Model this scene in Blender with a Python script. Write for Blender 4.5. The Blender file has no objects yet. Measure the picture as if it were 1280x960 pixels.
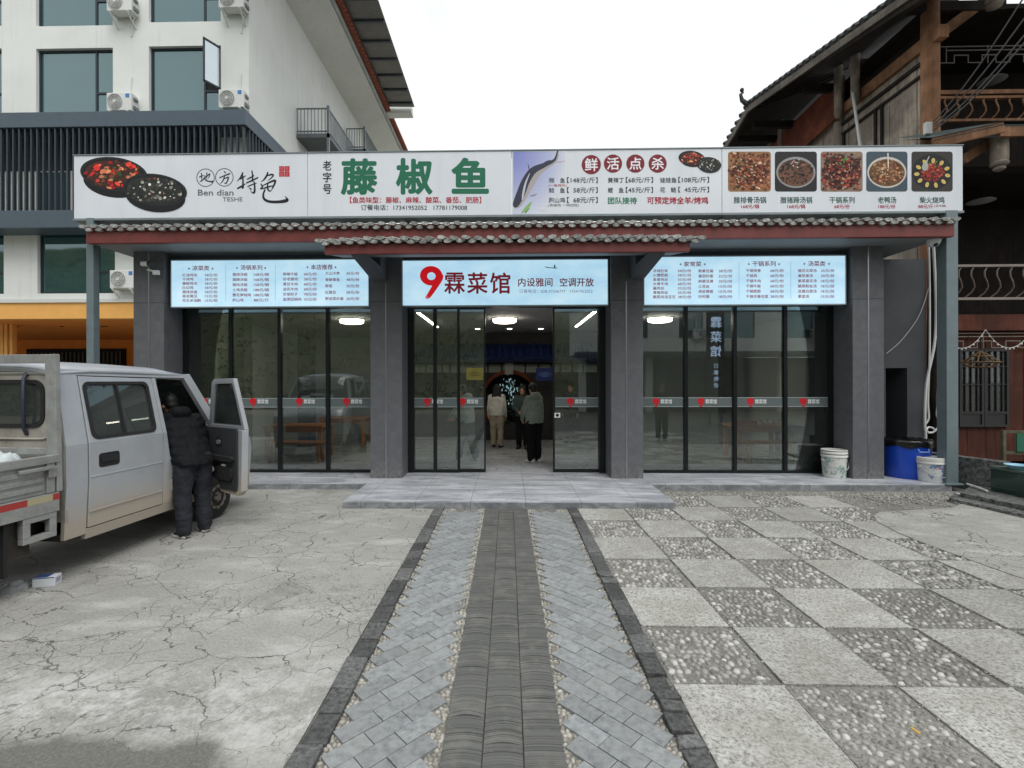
import bpy, bmesh, math, random
from mathutils import Vector, Matrix
from mathutils.geometry import tessellate_polygon
R = math.radians
random.seed(7)
C = bpy.context.scene.collection
SC = bpy.context.scene

# ------------------------------------------------------------------ camera, world, sun, exposure
CAMH, FPX, YAW, ROLL, UC, VC = 1.85, 600.0, R(1.1), R(0.13), 623.5, 476.0
cam = bpy.data.cameras.new('camera')
cam.sensor_width = 36.0
cam.lens = FPX / 1280 * 36
cam.shift_x = (640 - UC) / 1280
cam.shift_y = (VC - 480) / 1280
cam.clip_start, cam.clip_end = 0.05, 1500
camo = bpy.data.objects.new('camera', cam)
C.objects.link(camo)
FW = Vector((-math.sin(YAW), math.cos(YAW), 0))
RT0 = Vector((math.cos(YAW), math.sin(YAW), 0))
UP0 = Vector((0, 0, 1))
UPV = UP0 * math.cos(ROLL) + RT0 * math.sin(ROLL)
RTV = RT0 * math.cos(ROLL) - UP0 * math.sin(ROLL)
mw = Matrix((RTV, UPV, -FW)).transposed().to_4x4()
mw.translation = (0, 0, CAMH)
camo.matrix_world = mw
SC.camera = camo

def ray(u, v):
    return RTV * ((u - UC) / FPX) + UPV * ((VC - v) / FPX) + FW
def at(u, v, Y):                       # the point at depth Y seen at photo pixel (u, v)
    d = ray(u, v); t = Y / d.y
    return Vector((d.x * t, Y, CAMH + d.z * t))
def gz(u, v, z=0.0):                   # the point at height z
    d = ray(u, v); t = (z - CAMH) / d.z
    return Vector((d.x * t, d.y * t, z))
def atx(u, v, X):
    d = ray(u, v); t = X / d.x
    return Vector((X, d.y * t, CAMH + d.z * t))

w = bpy.data.worlds.new('World'); SC.world = w; w.use_nodes = True
wn, wl = w.node_tree.nodes, w.node_tree.links
bg = wn['Background']
sky = wn.new('ShaderNodeTexSky'); sky.sky_type = 'NISHITA'; sky.sun_disc = False
sky.sun_elevation = R(58); sky.sun_rotation = R(150); sky.dust_density = 4.0; sky.air_density = 1.0
hs = wn.new('ShaderNodeHueSaturation'); hs.inputs['Saturation'].default_value = 0.12
mx = wn.new('ShaderNodeMix'); mx.data_type = 'RGBA'; mx.inputs['Factor'].default_value = 0.8
wl.new(sky.outputs[0], hs.inputs['Color']); wl.new(hs.outputs[0], mx.inputs[6])
cln = wn.new('ShaderNodeTexNoise'); cln.inputs['Scale'].default_value = 1.6; cln.inputs['Detail'].default_value = 5; cln.inputs['Roughness'].default_value = 0.55
clr = wn.new('ShaderNodeValToRGB'); clr.color_ramp.elements[0].position = 0.32; clr.color_ramp.elements[1].position = 0.66     # uneven cloud layer
clr.color_ramp.elements[0].color = (0.69, 0.715, 0.745, 1); clr.color_ramp.elements[1].color = (0.95, 0.965, 0.985, 1)
clm = wn.new('ShaderNodeMix'); clm.data_type = 'RGBA'; clm.blend_type = 'MULTIPLY'; clm.inputs[0].default_value = 1.0; clm.clamp_result = False
wtc = wn.new('ShaderNodeTexCoord'); wl.new(wtc.outputs['Generated'], cln.inputs['Vector']); wl.new(cln.outputs['Fac'], clr.inputs['Fac']); wl.new(clr.outputs[0], clm.inputs[6]); clm.inputs[7].default_value = (9.9, 9.9, 9.9, 1)
wl.new(clm.outputs[2], mx.inputs[7])
wl.new(mx.outputs[2], bg.inputs['Color']); bg.inputs['Strength'].default_value = 0.105
sun = bpy.data.lights.new('sun', 'SUN'); sun.energy = 1.5; sun.angle = R(40); sun.color = (1, 0.98, 0.955)
suno = bpy.data.objects.new('sun', sun); C.objects.link(suno)
suno.rotation_euler = (R(90 - 58), 0, R(30))
SC.view_settings.view_transform = 'Standard'; SC.view_settings.look = 'None'
SC.view_settings.gamma = 1.0; SC.view_settings.use_curve_mapping = False
SC.view_settings.exposure = 0.37
SC.render.engine = 'CYCLES'
SC.cycles.use_denoising = True
SC.cycles.max_bounces = 8; SC.cycles.transparent_max_bounces = 24
SC.cycles.caustics_reflective = False; SC.cycles.caustics_refractive = False
SC.cycles.sample_clamp_indirect = 6.0

# ------------------------------------------------------------------ materials
def lin(c):
    return tuple((x / 12.92 if x <= 0.04045 else ((x + 0.055) / 1.055) ** 2.4) for x in [k / 255 for k in c[:3]]) + (1,)
class NT:
    def __init__(s, name):
        s.m = bpy.data.materials.new(name); s.m.use_nodes = True
        s.n, s.l = s.m.node_tree.nodes, s.m.node_tree.links
        s.b = s.n['Principled BSDF']
        s._co = None
    def co(s):
        if s._co is None: s._co = s.n.new('ShaderNodeTexCoord').outputs['Object']
        return s._co
    def mapped(s, sc=(1, 1, 1), rot=(0, 0, 0), loc=(0, 0, 0)):
        mp = s.n.new('ShaderNodeMapping'); mp.inputs['Scale'].default_value = sc
        mp.inputs['Rotation'].default_value = rot; mp.inputs['Location'].default_value = loc
        s.l.new(s.co(), mp.inputs['Vector']); return mp.outputs[0]
    def noise(s, scale, detail=4, rough=0.6, vec=None, dist=0.0):
        t = s.n.new('ShaderNodeTexNoise'); t.inputs['Scale'].default_value = scale
        t.inputs['Detail'].default_value = detail; t.inputs['Roughness'].default_value = rough
        t.inputs['Distortion'].default_value = dist
        s.l.new(vec if vec is not None else s.co(), t.inputs['Vector']); return t.outputs['Fac']
    def vor(s, scale, feature='F1', out='Distance', vec=None, rand=1.0):
        t = s.n.new('ShaderNodeTexVoronoi'); t.feature = feature; t.inputs['Scale'].default_value = scale
        t.inputs['Randomness'].default_value = rand
        s.l.new(vec if vec is not None else s.co(), t.inputs['Vector']); return t.outputs[out]
    def ramp(s, fac, stops, interp='LINEAR'):
        r = s.n.new('ShaderNodeValToRGB'); cr = r.color_ramp; cr.interpolation = interp
        while len(cr.elements) < len(stops): cr.elements.new(0.5)
        for e, (p, c) in zip(cr.elements, stops):
            e.position = p; e.color = c if len(c) == 4 else tuple(c) + (1,)
        s.l.new(fac, r.inputs['Fac']); return r.outputs['Color']
    def mix(s, fac, a, b, mode='MIX'):
        x = s.n.new('ShaderNodeMix'); x.data_type = 'RGBA'; x.blend_type = mode
        for k, val in ((0, fac), (6, a), (7, b)):
            if isinstance(val, (int, float)): x.inputs[k].default_value = val
            elif isinstance(val, tuple): x.inputs[k].default_value = val
            else: s.l.new(val, x.inputs[k])
        return x.outputs[2]
    def math(s, op, a, b=0.0, c=None):
        x = s.n.new('ShaderNodeMath'); x.operation = op
        for k, val in enumerate((a, b) if c is None else (a, b, c)):
            if isinstance(val, (int, float)): x.inputs[k].default_value = val
            else: s.l.new(val, x.inputs[k])
        return x.outputs[0]
    def sep(s, vec=None):
        x = s.n.new('ShaderNodeSeparateXYZ'); s.l.new(vec if vec is not None else s.co(), x.inputs[0]); return x.outputs
    def rand_island(s):
        return s.n.new('ShaderNodeNewGeometry').outputs['Random Per Island']
    def attr(s, name):
        a = s.n.new('ShaderNodeAttribute'); a.attribute_name = name; return a.outputs['Color']
    def base(s, c):
        if isinstance(c, tuple): s.b.inputs['Base Color'].default_value = c
        else: s.l.new(c, s.b.inputs['Base Color'])
        return s
    def set(s, **k):
        for a, val in k.items():
            i = s.b.inputs[{'rough': 'Roughness', 'metal': 'Metallic', 'spec': 'Specular IOR Level', 'coat': 'Coat Weight', 'alpha': 'Alpha',
                            'trans': 'Transmission Weight', 'es': 'Emission Strength', 'ec': 'Emission Color', 'sheen': 'Sheen Weight'}[a]]
            if isinstance(val, (int, float, tuple)): i.default_value = val
            else: s.l.new(val, i)
        return s
    def bump(s, h, strength=0.3, dist=0.01):
        b = s.n.new('ShaderNodeBump'); b.inputs['Strength'].default_value = strength; b.inputs['Distance'].default_value = dist
        s.l.new(h, b.inputs['Height']); s.l.new(b.outputs[0], s.b.inputs['Normal']); return s

MATS = {}
def M(name, c=None, rough=0.6, metal=0.0, var=0.18, scale=3.0, bump=0.0, bscale=60.0, spec=0.5, es=0.0, coat=0.0):
    """plain painted/plastic/cloth surface with a little uneven wear"""
    if name in MATS: return MATS[name]
    t = NT(name); c = lin(c)
    if es:
        t.base(c).set(rough=rough, es=es, ec=c)
    else:
        n = t.noise(scale, 5, 0.65)
        lo = tuple(x * (1 - var) for x in c[:3]) + (1,); hi = tuple(min(1, x * (1 + var)) for x in c[:3]) + (1,)
        t.base(t.ramp(n, [(0.3, lo), (0.7, hi)])).set(rough=rough, metal=metal, spec=spec, coat=coat)
        if bump: t.bump(t.noise(bscale, 3), bump, 0.004)
    MATS[name] = t.m
    return t.m

# ------------------------------------------------------------------ mesh collecting
class MB:
    def __init__(s): s.v = []; s.f = []; s.c = []; s.mi = []; s.col = None; s.m = 0
    def _add(s, vs, fs):
        o = len(s.v); s.v += [tuple(p) for p in vs]
        for f in fs:
            s.f.append(tuple(o + i for i in f)); s.c.append(s.col); s.mi.append(s.m)
        return s
    def box(s, x0, x1, y0, y1, z0, z1):
        vs = [(x, y, z) for x in (x0, x1) for y in (y0, y1) for z in (z0, z1)]
        return s._add(vs, [(0, 1, 3, 2), (4, 6, 7, 5), (0, 4, 5, 1), (2, 3, 7, 6), (0, 2, 6, 4), (1, 5, 7, 3)])
    def obox(s, p, q, wdt, h, upv=(0, 0, 1)):          # bar from p to q
        p, q = Vector(p), Vector(q); d = (q - p).normalized(); u = Vector(upv)
        sd = d.cross(u)
        if sd.length < 1e-5: sd = d.cross(Vector((1, 0, 0)))
        sd.normalize(); u = sd.cross(d).normalized()
        vs = [c + sd * a * wdt / 2 + u * b * h / 2 for c in (p, q) for a, b in ((-1, -1), (1, -1), (1, 1), (-1, 1))]
        return s._add(vs, [(3, 2, 1, 0), (4, 5, 6, 7), (0, 1, 5, 4), (1, 2, 6, 5), (2, 3, 7, 6), (3, 0, 4, 7)])
    def path(s, pts, r, n=8, close=False, caps=True):   # swept round section; r number or list
        pts = [Vector(p) for p in pts]; N = len(pts); rs = r if isinstance(r, (list, tuple)) else [r] * N
        prev = None; vs = []
        for i, p in enumerate(pts):
            if close: d = pts[(i + 1) % N] - pts[i - 1]
            else: d = pts[min(i + 1, N - 1)] - pts[max(i - 1, 0)]
            d.normalize()
            if prev is None:
                a = d.cross(Vector((0, 0, 1)))
                if a.length < 1e-3: a = d.cross(Vector((1, 0, 0)))
            else: a = prev - d * prev.dot(d)
            a.normalize(); prev = a; b = d.cross(a)
            rr = rs[i]; ra, rb = rr if isinstance(rr, (tuple, list)) else (rr, rr)
            for k in range(n):
                t = 2 * math.pi * k / n; vs.append(p + a * math.cos(t) * ra + b * math.sin(t) * rb)
        fs = []
        for i in range(N if close else N - 1):
            j = (i + 1) % N
            for k in range(n):
                k2 = (k + 1) % n; fs.append((i * n + k, i * n + k2, j * n + k2, j * n + k))
        if caps and not close: fs += [tuple(range(n))[::-1], tuple((N - 1) * n + k for k in range(n))]
        return s._add(vs, fs)
    def lathe(s, prof, c=(0, 0, 0), n=24, capb=True, capt=True, sx=1, sy=1):   # prof: (r, z)
        vs = []; fs = []
        for r, z in prof:
            for k in range(n):
                t = 2 * math.pi * k / n; vs.append((c[0] + r * math.cos(t) * sx, c[1] + r * math.sin(t) * sy, c[2] + z))
        for i in range(len(prof) - 1):
            for k in range(n):
                k2 = (k + 1) % n; fs.append((i * n + k, i * n + k2, (i + 1) * n + k2, (i + 1) * n + k))
        if capb: fs.append(tuple(range(n))[::-1])
        if capt: fs.append(tuple((len(prof) - 1) * n + k for k in range(n)))
        return s._add(vs, fs)
    def tlathe(s, prof, mat4, n=24, capb=True, capt=True):
        t = MB(); t.lathe(prof, (0, 0, 0), n, capb, capt)
        return s._add([mat4 @ Vector(p) for p in t.v], t.f)
    def panel(s, rings, fn, th):       # polygon (with holes) in 2D, fn(a, b, depth) -> 3D, closed with thickness th
        flat = [p for r in rings for p in r]; tri = tessellate_polygon([[Vector((p[0], p[1], 0)) for p in r] for r in rings])
        n = len(flat); vs = [fn(p[0], p[1], 0) for p in flat] + [fn(p[0], p[1], th) for p in flat]
        fs = [tuple(t) for t in tri] + [tuple(n + i for i in t[::-1]) for t in tri]
        o = 0
        for r in rings:
            k = len(r)
            for i in range(k):
                j = (i + 1) % k; fs.append((o + i, o + j, n + o + j, n + o + i))
            o += k
        return s._add(vs, fs)
    def poly(s, pts): return s._add(pts, [tuple(range(len(pts)))])
    def grid(s, rows):                 # rows of equal length lists of points
        m = len(rows[0]); vs = [p for r in rows for p in r]
        fs = [(i * m + k, i * m + k + 1, (i + 1) * m + k + 1, (i + 1) * m + k) for i in range(len(rows) - 1) for k in range(m - 1)]
        return s._add(vs, fs)
    def ball(s, c, r, seg=12, ring=8, sc=(1, 1, 1), mat=None):
        vs = []; fs = []
        for i in range(ring + 1):
            ph = math.pi * i / ring
            for k in range(seg):
                t = 2 * math.pi * k / seg
                p = Vector((math.sin(ph) * math.cos(t) * r * sc[0], math.sin(ph) * math.sin(t) * r * sc[1], math.cos(ph) * r * sc[2]))
                if mat: p = mat @ p
                vs.append(Vector(c) + p)
        for i in range(ring):
            for k in range(seg):
                k2 = (k + 1) % seg; fs.append((i * seg + k, (i + 1) * seg + k, (i + 1) * seg + k2, i * seg + k2))
        return s._add(vs, fs)
    def join(s, o, mat=None):
        off = len(s.v); s.v += [tuple(mat @ Vector(p)) if mat else p for p in o.v]
        s.f += [tuple(off + i for i in f) for f in o.f]; s.c += o.c; s.mi += o.mi; return s
    def build(s, name, mat, parent=None, base=None, smooth=False, bevel=0.0, fixn=True):
        b = Vector(base) if base is not None else (BASE.get(root(parent).name, Vector()) if parent else Vector())
        me = bpy.data.meshes.new(name)
        me.from_pydata([(p[0] - b[0], p[1] - b[1], p[2] - b[2]) for p in s.v], [], s.f)
        for m_ in (mat if isinstance(mat, (list, tuple)) else [mat]): me.materials.append(m_)
        if any(s.mi): me.polygons.foreach_set('material_index', s.mi)
        if any(c is not None for c in s.c):
            at_ = me.color_attributes.new('Col', 'FLOAT_COLOR', 'CORNER'); buf = []
            for f, c in zip(s.f, s.c): buf += list(c if c is not None else (1, 1, 1, 1)) * len(f)
            at_.data.foreach_set('color', buf)
        me.validate()
        if fixn:
            bm = bmesh.new(); bm.from_mesh(me)
            bmesh.ops.recalc_face_normals(bm, faces=bm.faces); bm.to_mesh(me); bm.free()
        if smooth:
            me.polygons.foreach_set('use_smooth', [True] * len(me.polygons))
        o = bpy.data.objects.new(name, me); C.objects.link(o)
        if smooth and smooth != 'all':
            me.set_sharp_from_angle(angle=R(smooth if smooth is not True else 40))
        if bevel:
            bv = o.modifiers.new('bevel', 'BEVEL'); bv.width = bevel; bv.segments = 2; bv.limit_method = 'ANGLE'; bv.angle_limit = R(40)
            bv.use_clamp_overlap = True
        if parent: o.parent = parent
        elif base is not None: o.location = b
        return o
BASE = {}
def root(o):
    while o.parent: o = o.parent
    return o
def tag(o, label, cat, group=None, kind=None):
    if label: o['label'] = label
    if cat: o['category'] = cat
    if group: o['group'] = group
    if kind: o['kind'] = kind
    return o
def thing(name, label, cat, loc=(0, 0, 0), rotz=0.0, group=None, local=False):
    o = bpy.data.objects.new(name, None); C.objects.link(o); o.empty_display_size = 0.2
    o.location = loc; o.rotation_euler = (0, 0, rotz)
    BASE[o.name] = Vector((0, 0, 0)) if local else Vector(loc)
    return tag(o, label, cat, group)
def struct(o): o['kind'] = 'structure'; return o
def stuff(o, label, cat): o['kind'] = 'stuff'; return tag(o, label, cat)
def dup(r, loc, rotz=None, label=None, group=None):
    def cp(o, par):
        c = o.copy(); C.objects.link(c)
        if par: c.parent = par
        for ch in o.children: cp(ch, c)
        return c
    n = cp(r, None); n.location = loc
    if rotz is not None: n.rotation_euler = (0, 0, rotz)
    if label: n['label'] = label
    if group: n['group'] = group
    return n

# ------------------------------------------------------------------ lettering (one evaluation for all strings)
TXT = {}
def want(items):
    obs = []
    for body, bold in items:
        if (body, bold) in TXT: continue
        cu = bpy.data.curves.new('letters', 'FONT'); cu.body = body; cu.size = 40; cu.resolution_u = 3; cu.fill_mode = 'FRONT'
        o = bpy.data.objects.new('letters', cu); C.objects.link(o); obs.append((body, bold, o)); TXT[(body, bold)] = None
    dg = bpy.context.evaluated_depsgraph_get()
    for body, bold, o in obs:
        me = o.evaluated_get(dg).to_mesh()
        v0 = [(p.co.x / 40, p.co.y / 40) for p in me.vertices]; f0 = [tuple(p.vertices) for p in me.polygons]; vs = []; fs = []
        n_ = 1 if not bold else 9; h_ = bold * 0.8          # a heavier stroke is the same letter laid down again a little to each side
        for dx, dy in ((0, 0), (.7, .7), (-.7, .7), (.7, -.7), (-.7, -.7), (1, 0), (-1, 0), (0, 1), (0, -1))[:n_]:
            o_ = len(vs); vs += [(p[0] + dx * h_, p[1] + dy * h_) for p in v0]; fs += [tuple(o_ + i for i in f) for f in f0]
        TXT[(body, bold)] = (vs, fs); o.evaluated_get(dg).to_mesh_clear()
    for body, bold, o in obs:
        cu = o.data; bpy.data.objects.remove(o); bpy.data.curves.remove(cu)
def put(mb, body, rect, fn, bold=0.0, col=None, keep=False):
    """letters filling rect (u0, v0, u1, v1) of the sign; fn(u, v) -> 3D"""
    vs, fs = TXT[(body, bold)]
    x0 = min(p[0] for p in vs); x1 = max(p[0] for p in vs); y0 = min(p[1] for p in vs); y1 = max(p[1] for p in vs)
    u0, v0, u1, v1 = rect
    mb.col = col
    n_ = 9 if bold else 1; m_ = len(vs) // n_; P = [Vector(fn(u0 + (p[0] - x0) / (x1 - x0) * (u1 - u0), v1 + (p[1] - y0) / (y1 - y0) * (v0 - v1))) for p in vs]
    c_ = Vector(fn((u0 + u1) / 2, (v0 + v1) / 2)); sgn = 1 if c_.y < camo.location.y else -1
    for k in range(n_):
        for i in range(m_): P[k * m_ + i].y += sgn * k * 0.000006
    mb._add(P, fs)
    mb.col = None
# ------------------------------------------------------------------ ground materials
def concrete_mat():
    t = NT('worn_concrete')
    big = t.noise(0.55, 6, 0.62); mid = t.noise(3.2, 8, 0.7); fine = t.noise(48, 6, 0.8)
    streak = t.noise(1.0, 6, 0.65, t.mapped((1.3, 3.4, 1), (0, 0, R(62))))
    c = t.ramp(big, [(0.3, lin((123, 123, 118))), (0.55, lin((150, 149, 143))), (0.75, lin((137, 136, 129)))])
    c = t.mix(t.ramp(streak, [(0.5, (0, 0, 0, 1)), (0.72, (0.75, 0.75, 0.75, 1))]), c, lin((196, 196, 192)))
    c = t.mix(t.ramp(mid, [(0.3, (0.34,) * 3 + (1,)), (0.48, (0, 0, 0, 1))]), c, lin((108, 107, 98)))
    c = t.mix(0.38, c, t.ramp(fine, [(0.3, lin((84, 84, 80))), (0.7, lin((205, 205, 200)))]))
    # cracks: cell borders on wandering coordinates, thinned out by a mask
    wob = t.n.new('ShaderNodeTexNoise'); wob.inputs['Scale'].default_value = 2.6; wob.inputs['Detail'].default_value = 5; wob.inputs['Roughness'].default_value = 0.55
    t.l.new(t.co(), wob.inputs['Vector'])
    vm = t.n.new('ShaderNodeVectorMath'); vm.operation = 'MULTIPLY_ADD'
    vm.inputs[1].default_value = (0.34, 0.34, 0.34); t.l.new(wob.outputs['Color'], vm.inputs[0]); t.l.new(t.co(), vm.inputs[2])
    e1 = t.vor(1.15, 'DISTANCE_TO_EDGE', vec=vm.outputs[0]); e2 = t.vor(4.2, 'DISTANCE_TO_EDGE', vec=vm.outputs[0])
    k1 = t.math('LESS_THAN', e1, t.math('MULTIPLY', t.math('SUBTRACT', mid, 0.25), 0.017)); k1 = t.math('MULTIPLY', k1, t.math('GREATER_THAN', t.noise(1.1, 3), 0.43))
    k2 = t.math('LESS_THAN', e2, t.math('MULTIPLY', t.math('SUBTRACT', mid, 0.22), 0.036)); k2 = t.math('MULTIPLY', k2, t.math('GREATER_THAN', t.noise(0.8, 4, 0.6, t.mapped(loc=(4, 9, 0))), t.math('ADD', 0.40, t.math('MULTIPLY', t.math('MINIMUM', t.math('MAXIMUM', t.sep()[1], 2.5), 7.0), 0.024))))
    e3 = t.vor(11.0, 'DISTANCE_TO_EDGE', vec=vm.outputs[0]); k3 = t.math('MULTIPLY', t.math('LESS_THAN', e3, t.math('MULTIPLY', t.math('SUBTRACT', mid, 0.25), 0.07)), t.math('GREATER_THAN', t.noise(0.9, 5, 0.65, t.mapped(loc=(7, 2, 0))), 0.56))
    k = t.math('MAXIMUM', k1, t.math('MAXIMUM', k2, t.math('MULTIPLY', k3, 0.8)))
    c = t.mix(t.math('MULTIPLY', k, 0.8), c, lin((66, 65, 59)))
    rust = t.ramp(t.noise(7.0, 5, 0.7, t.mapped(loc=(2, 5, 1))), [(0.66, (0, 0, 0, 1)), (0.74, (0.75,) * 3 + (1,))])
    c = t.mix(rust, c, lin((112, 98, 78)))
    # stains, the eroded pale rim and the patch of rough asphalt in the near corner
    x, y, z = t.sep(); n1 = t.noise(1.7, 6, 0.65, t.mapped(loc=(3, 3, 0))); n2 = t.noise(14, 5, 0.75)
    c = t.mix(t.ramp(t.noise(0.8, 6, 0.7, t.mapped(loc=(11, 4, 0))), [(0.58, (0, 0, 0, 1)), (0.7, (0.5,) * 3 + (1,))]), c, lin((104, 103, 96)))
    rim = t.math('MULTIPLY', t.math('SUBTRACT', 1.0, t.math('MULTIPLY', t.math('ABSOLUTE', t.math('SUBTRACT', y, 2.7)), 1.9)), t.math('GREATER_THAN', 3.4, y))
    rim = t.math('MULTIPLY', t.math('MAXIMUM', rim, 0.0), t.ramp(t.math('ADD', t.math('MULTIPLY', n2, 0.45), t.math('MULTIPLY', n1, 0.55)), [(0.46, (0, 0, 0, 1)), (0.58, (0.62,) * 3 + (1,))])); c = t.mix(rim, c, lin((212, 213, 209)))
    bound = t.math('ADD', t.math('ADD', 2.50, t.math('MULTIPLY', t.math('SUBTRACT', n1, 0.5), 0.55)), t.math('MULTIPLY', t.math('SUBTRACT', n2, 0.5), 0.22))
    bound = t.math('SUBTRACT', bound, t.math('MULTIPLY', t.math('MAXIMUM', t.math('ADD', x, 1.55), 0.0), 0.9))
    pm = t.ramp(t.math('MULTIPLY', t.math('SUBTRACT', bound, y), 9.0), [(0.0, (0, 0, 0, 1)), (1.0, (0.92,) * 3 + (1,))])
    asp = t.ramp(t.noise(60, 4, 0.8), [(0.3, lin((78, 78, 72))), (0.55, lin((104, 104, 97))), (0.75, lin((134, 133, 126)))]); c = t.mix(pm, c, asp)
    t.base(c).set(rough=0.88, spec=0.3)
    h = t.math('ADD', t.math('MULTIPLY', fine, 0.35), t.math('SUBTRACT', mid, t.math('MULTIPLY', k, 1.5)))
    t.bump(h, 0.45, 0.012)
    return t.m
def speckle(name, a, b, c3, scale, bump=0.2, rough=0.8, isl=0.12, dirt_veil=None):
    t = NT(name)
    v = t.vor(scale, 'F1', 'Color'); n = t.noise(scale * 0.9, 3, 0.75)
    c = t.ramp(n, [(0.34, lin(c3)), (0.46, lin(a)), (0.62, lin(b))])
    c = t.mix(t.ramp(t.noise(2.2, 6, 0.7), [(0.38, (0.55,) * 3 + (1,)), (0.62, (0, 0, 0, 1))]), c, lin(dirt_veil or c3))
    if isl:
        r = t.rand_island(); c = t.mix(1.0, c, t.ramp(r, [(0, (1 - isl,) * 3), (1, (1 + isl,) * 3)]), 'MULTIPLY')
    t.base(c).set(rough=rough, spec=0.35); t.bump(n, bump, 0.004); return t.m
m_concrete = concrete_mat()
m_dirt = speckle('packed_dirt', (128, 124, 112), (146, 143, 132), (92, 88, 78), 40, 0.5, 0.95, 0)
m_asphalt = speckle('rough_asphalt', (102, 102, 97), (122, 122, 116), (74, 74, 69), 55, 0.6, 0.92, 0)
m_granite = speckle('granite_slab', (158, 158, 152), (188, 188, 182), (96, 96, 90), 62, 0.15, 0.75, 0.11, (126, 124, 113))
m_cement = speckle('pebble_cement', (122, 121, 115), (138, 136, 130), (90, 89, 83), 45, 0.5, 0.92, 0.16)
m_kerbst = speckle('kerb_stone', (88, 89, 88), (110, 111, 110), (60, 61, 60), 38, 0.5, 0.8, 0.42)
m_brick = speckle('grey_brick', (132, 136, 137), (148, 151, 152), (112, 115, 116), 24, 0.12, 0.62, 0.13, (134, 136, 133))
def pebble_mat(name, stops):
    t = NT(name); r = t.rand_island()
    c = t.ramp(r, [(p, lin(k)) for p, k in stops]); c = t.mix(0.3, c, t.ramp(t.noise(60, 3), [(0.3, lin((70, 68, 64))), (0.7, lin((210, 208, 200)))]))
    t.base(c).set(rough=0.5); return t.m
m_pebble = pebble_mat('river_pebble', [(0, (84, 84, 80)), (0.35, (122, 121, 116)), (0.75, (152, 151, 145)), (1, (202, 201, 195))])
m_pebble2 = pebble_mat('cream_pebble', [(0, (104, 99, 88)), (0.5, (140, 136, 125)), (1, (176, 172, 162))])
m_rubble = pebble_mat('broken_stone', [(0, (92, 90, 84)), (0.5, (128, 126, 119)), (1, (160, 158, 151))])
def roof_edge_mat():
    t = NT('edge_tile_paving'); r = t.rand_island()
    c = t.ramp(r, [(0, lin((84, 85, 82))), (0.5, lin((92, 93, 90))), (1, lin((100, 101, 98)))])
    c = t.mix(t.ramp(t.noise(5, 6, 0.7), [(0.5, (0, 0, 0, 1)), (0.75, (0.55,) * 3 + (1,))]), c, lin((132, 130, 122)))
    t.base(c).set(rough=0.82); t.bump(t.noise(55, 4), 0.3, 0.004); return t.m
m_edgetile = roof_edge_mat()
def marble_mat():
    t = NT('grey_marble_tile')
    v = t.mapped((0.55, 2.6, 2.0), (0, 0, R(35))); n = t.noise(1.6, 8, 0.65, v, 1.2)
    c = t.ramp(n, [(0.34, lin((142, 146, 151))), (0.5, lin((172, 175, 180))), (0.62, lin((196, 198, 202)))])
    x, y, z = t.sep()
    def joint(a, period, off):
        f = t.math('FRACT', t.math('DIVIDE', t.math('ADD', a, off), period)); return t.math('LESS_THAN', f, 0.006 / period)
    j = t.math('MAXIMUM', joint(x, 0.8, 50.15), joint(y, 0.8, 50.7))
    c = t.mix(j, c, lin((96, 98, 100)))
    c = t.mix(t.ramp(t.noise(4, 6, 0.7), [(0.55, (0, 0, 0, 1)), (0.8, (0.3,) * 3 + (1,))]), c, lin((120, 118, 110)))
    t.base(c).set(rough=t.ramp(t.noise(5, 5), [(0.3, (0.22,) * 3), (0.7, (0.45,) * 3)]), spec=0.5); return t.m
m_marble = marble_mat()

# ------------------------------------------------------------------ ground sheets
g = MB(); g.poly([(-300, -300, -0.04), (300, -300, -0.04), (300, 400, -0.04), (-300, 400, -0.04)])
struct(g.build('ground', m_dirt))
s = MB(); s.box(-22, -1.075, -1.2, 15.0, -0.2, 0.0)
struct(s.build('concrete_yard', m_concrete))
s = MB(); s.box(-60, 60, -8.6, -1.25, -0.2, -0.012)
struct(s.build('road', m_asphalt))
from mathutils import noise as mnoise
# ------------------------------------------------------------------ the path up to the door
PX0, PX1, PY0, PY1 = -1.07, 1.0, -1.1, 6.93
s = MB(); s.box(-1.07, 1.0, PY0, PY1, -0.12, -0.006)
struct(s.build('path', m_cement))
def kerb_run(name, x0, x1, broken, seed):
    rr = random.Random(seed); mb = MB(); y = PY0
    while y < PY1 - 0.02:
        L = rr.uniform(0.2, 0.33); y1 = min(y + L, PY1)
        h = 0.026 + rr.uniform(-0.006, 0.006); dx = rr.uniform(-0.006, 0.006); tl = rr.uniform(-0.006, 0.006)
        chunks = [(y, y1)]
        if broken and (1.9 < y < 2.9 or 4.2 < y < 4.5):
            m_ = (y + y1) / 2 + rr.uniform(-0.04, 0.04); chunks = [(y, m_ - 0.006), (m_ + 0.006, y1)]
        for a, b in chunks:
            j = 0.016 if len(chunks) == 2 else 0.004
            q = lambda: rr.uniform(-j, j)
            hh = h + (rr.uniform(-0.02, 0.012) if len(chunks) == 2 else 0)
            lo = [(x0 + dx + q(), a + 0.005 + q() / 2), (x1 + dx + q(), a + 0.005 + q() / 2), (x1 + dx + q(), b - 0.005 + q() / 2), (x0 + dx + q(), b - 0.005 + q() / 2)]
            vs = [(p[0], p[1], -0.1) for p in lo] + [(p[0], p[1], hh + tl * (1 if i in (1, 2) else -1) + q() / 3) for i, p in enumerate(lo)]
            mb._add(vs, [(3, 2, 1, 0), (4, 5, 6, 7), (0, 1, 5, 4), (1, 2, 6, 5), (2, 3, 7, 6), (3, 0, 4, 7)])
        y = y1
    struct(mb.build(name, m_kerbst, bevel=0.006))
kerb_run('kerb_left', -1.06, -0.925, False, 11)
kerb_run('kerb_right', 0.855, 0.985, True, 12)
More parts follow.
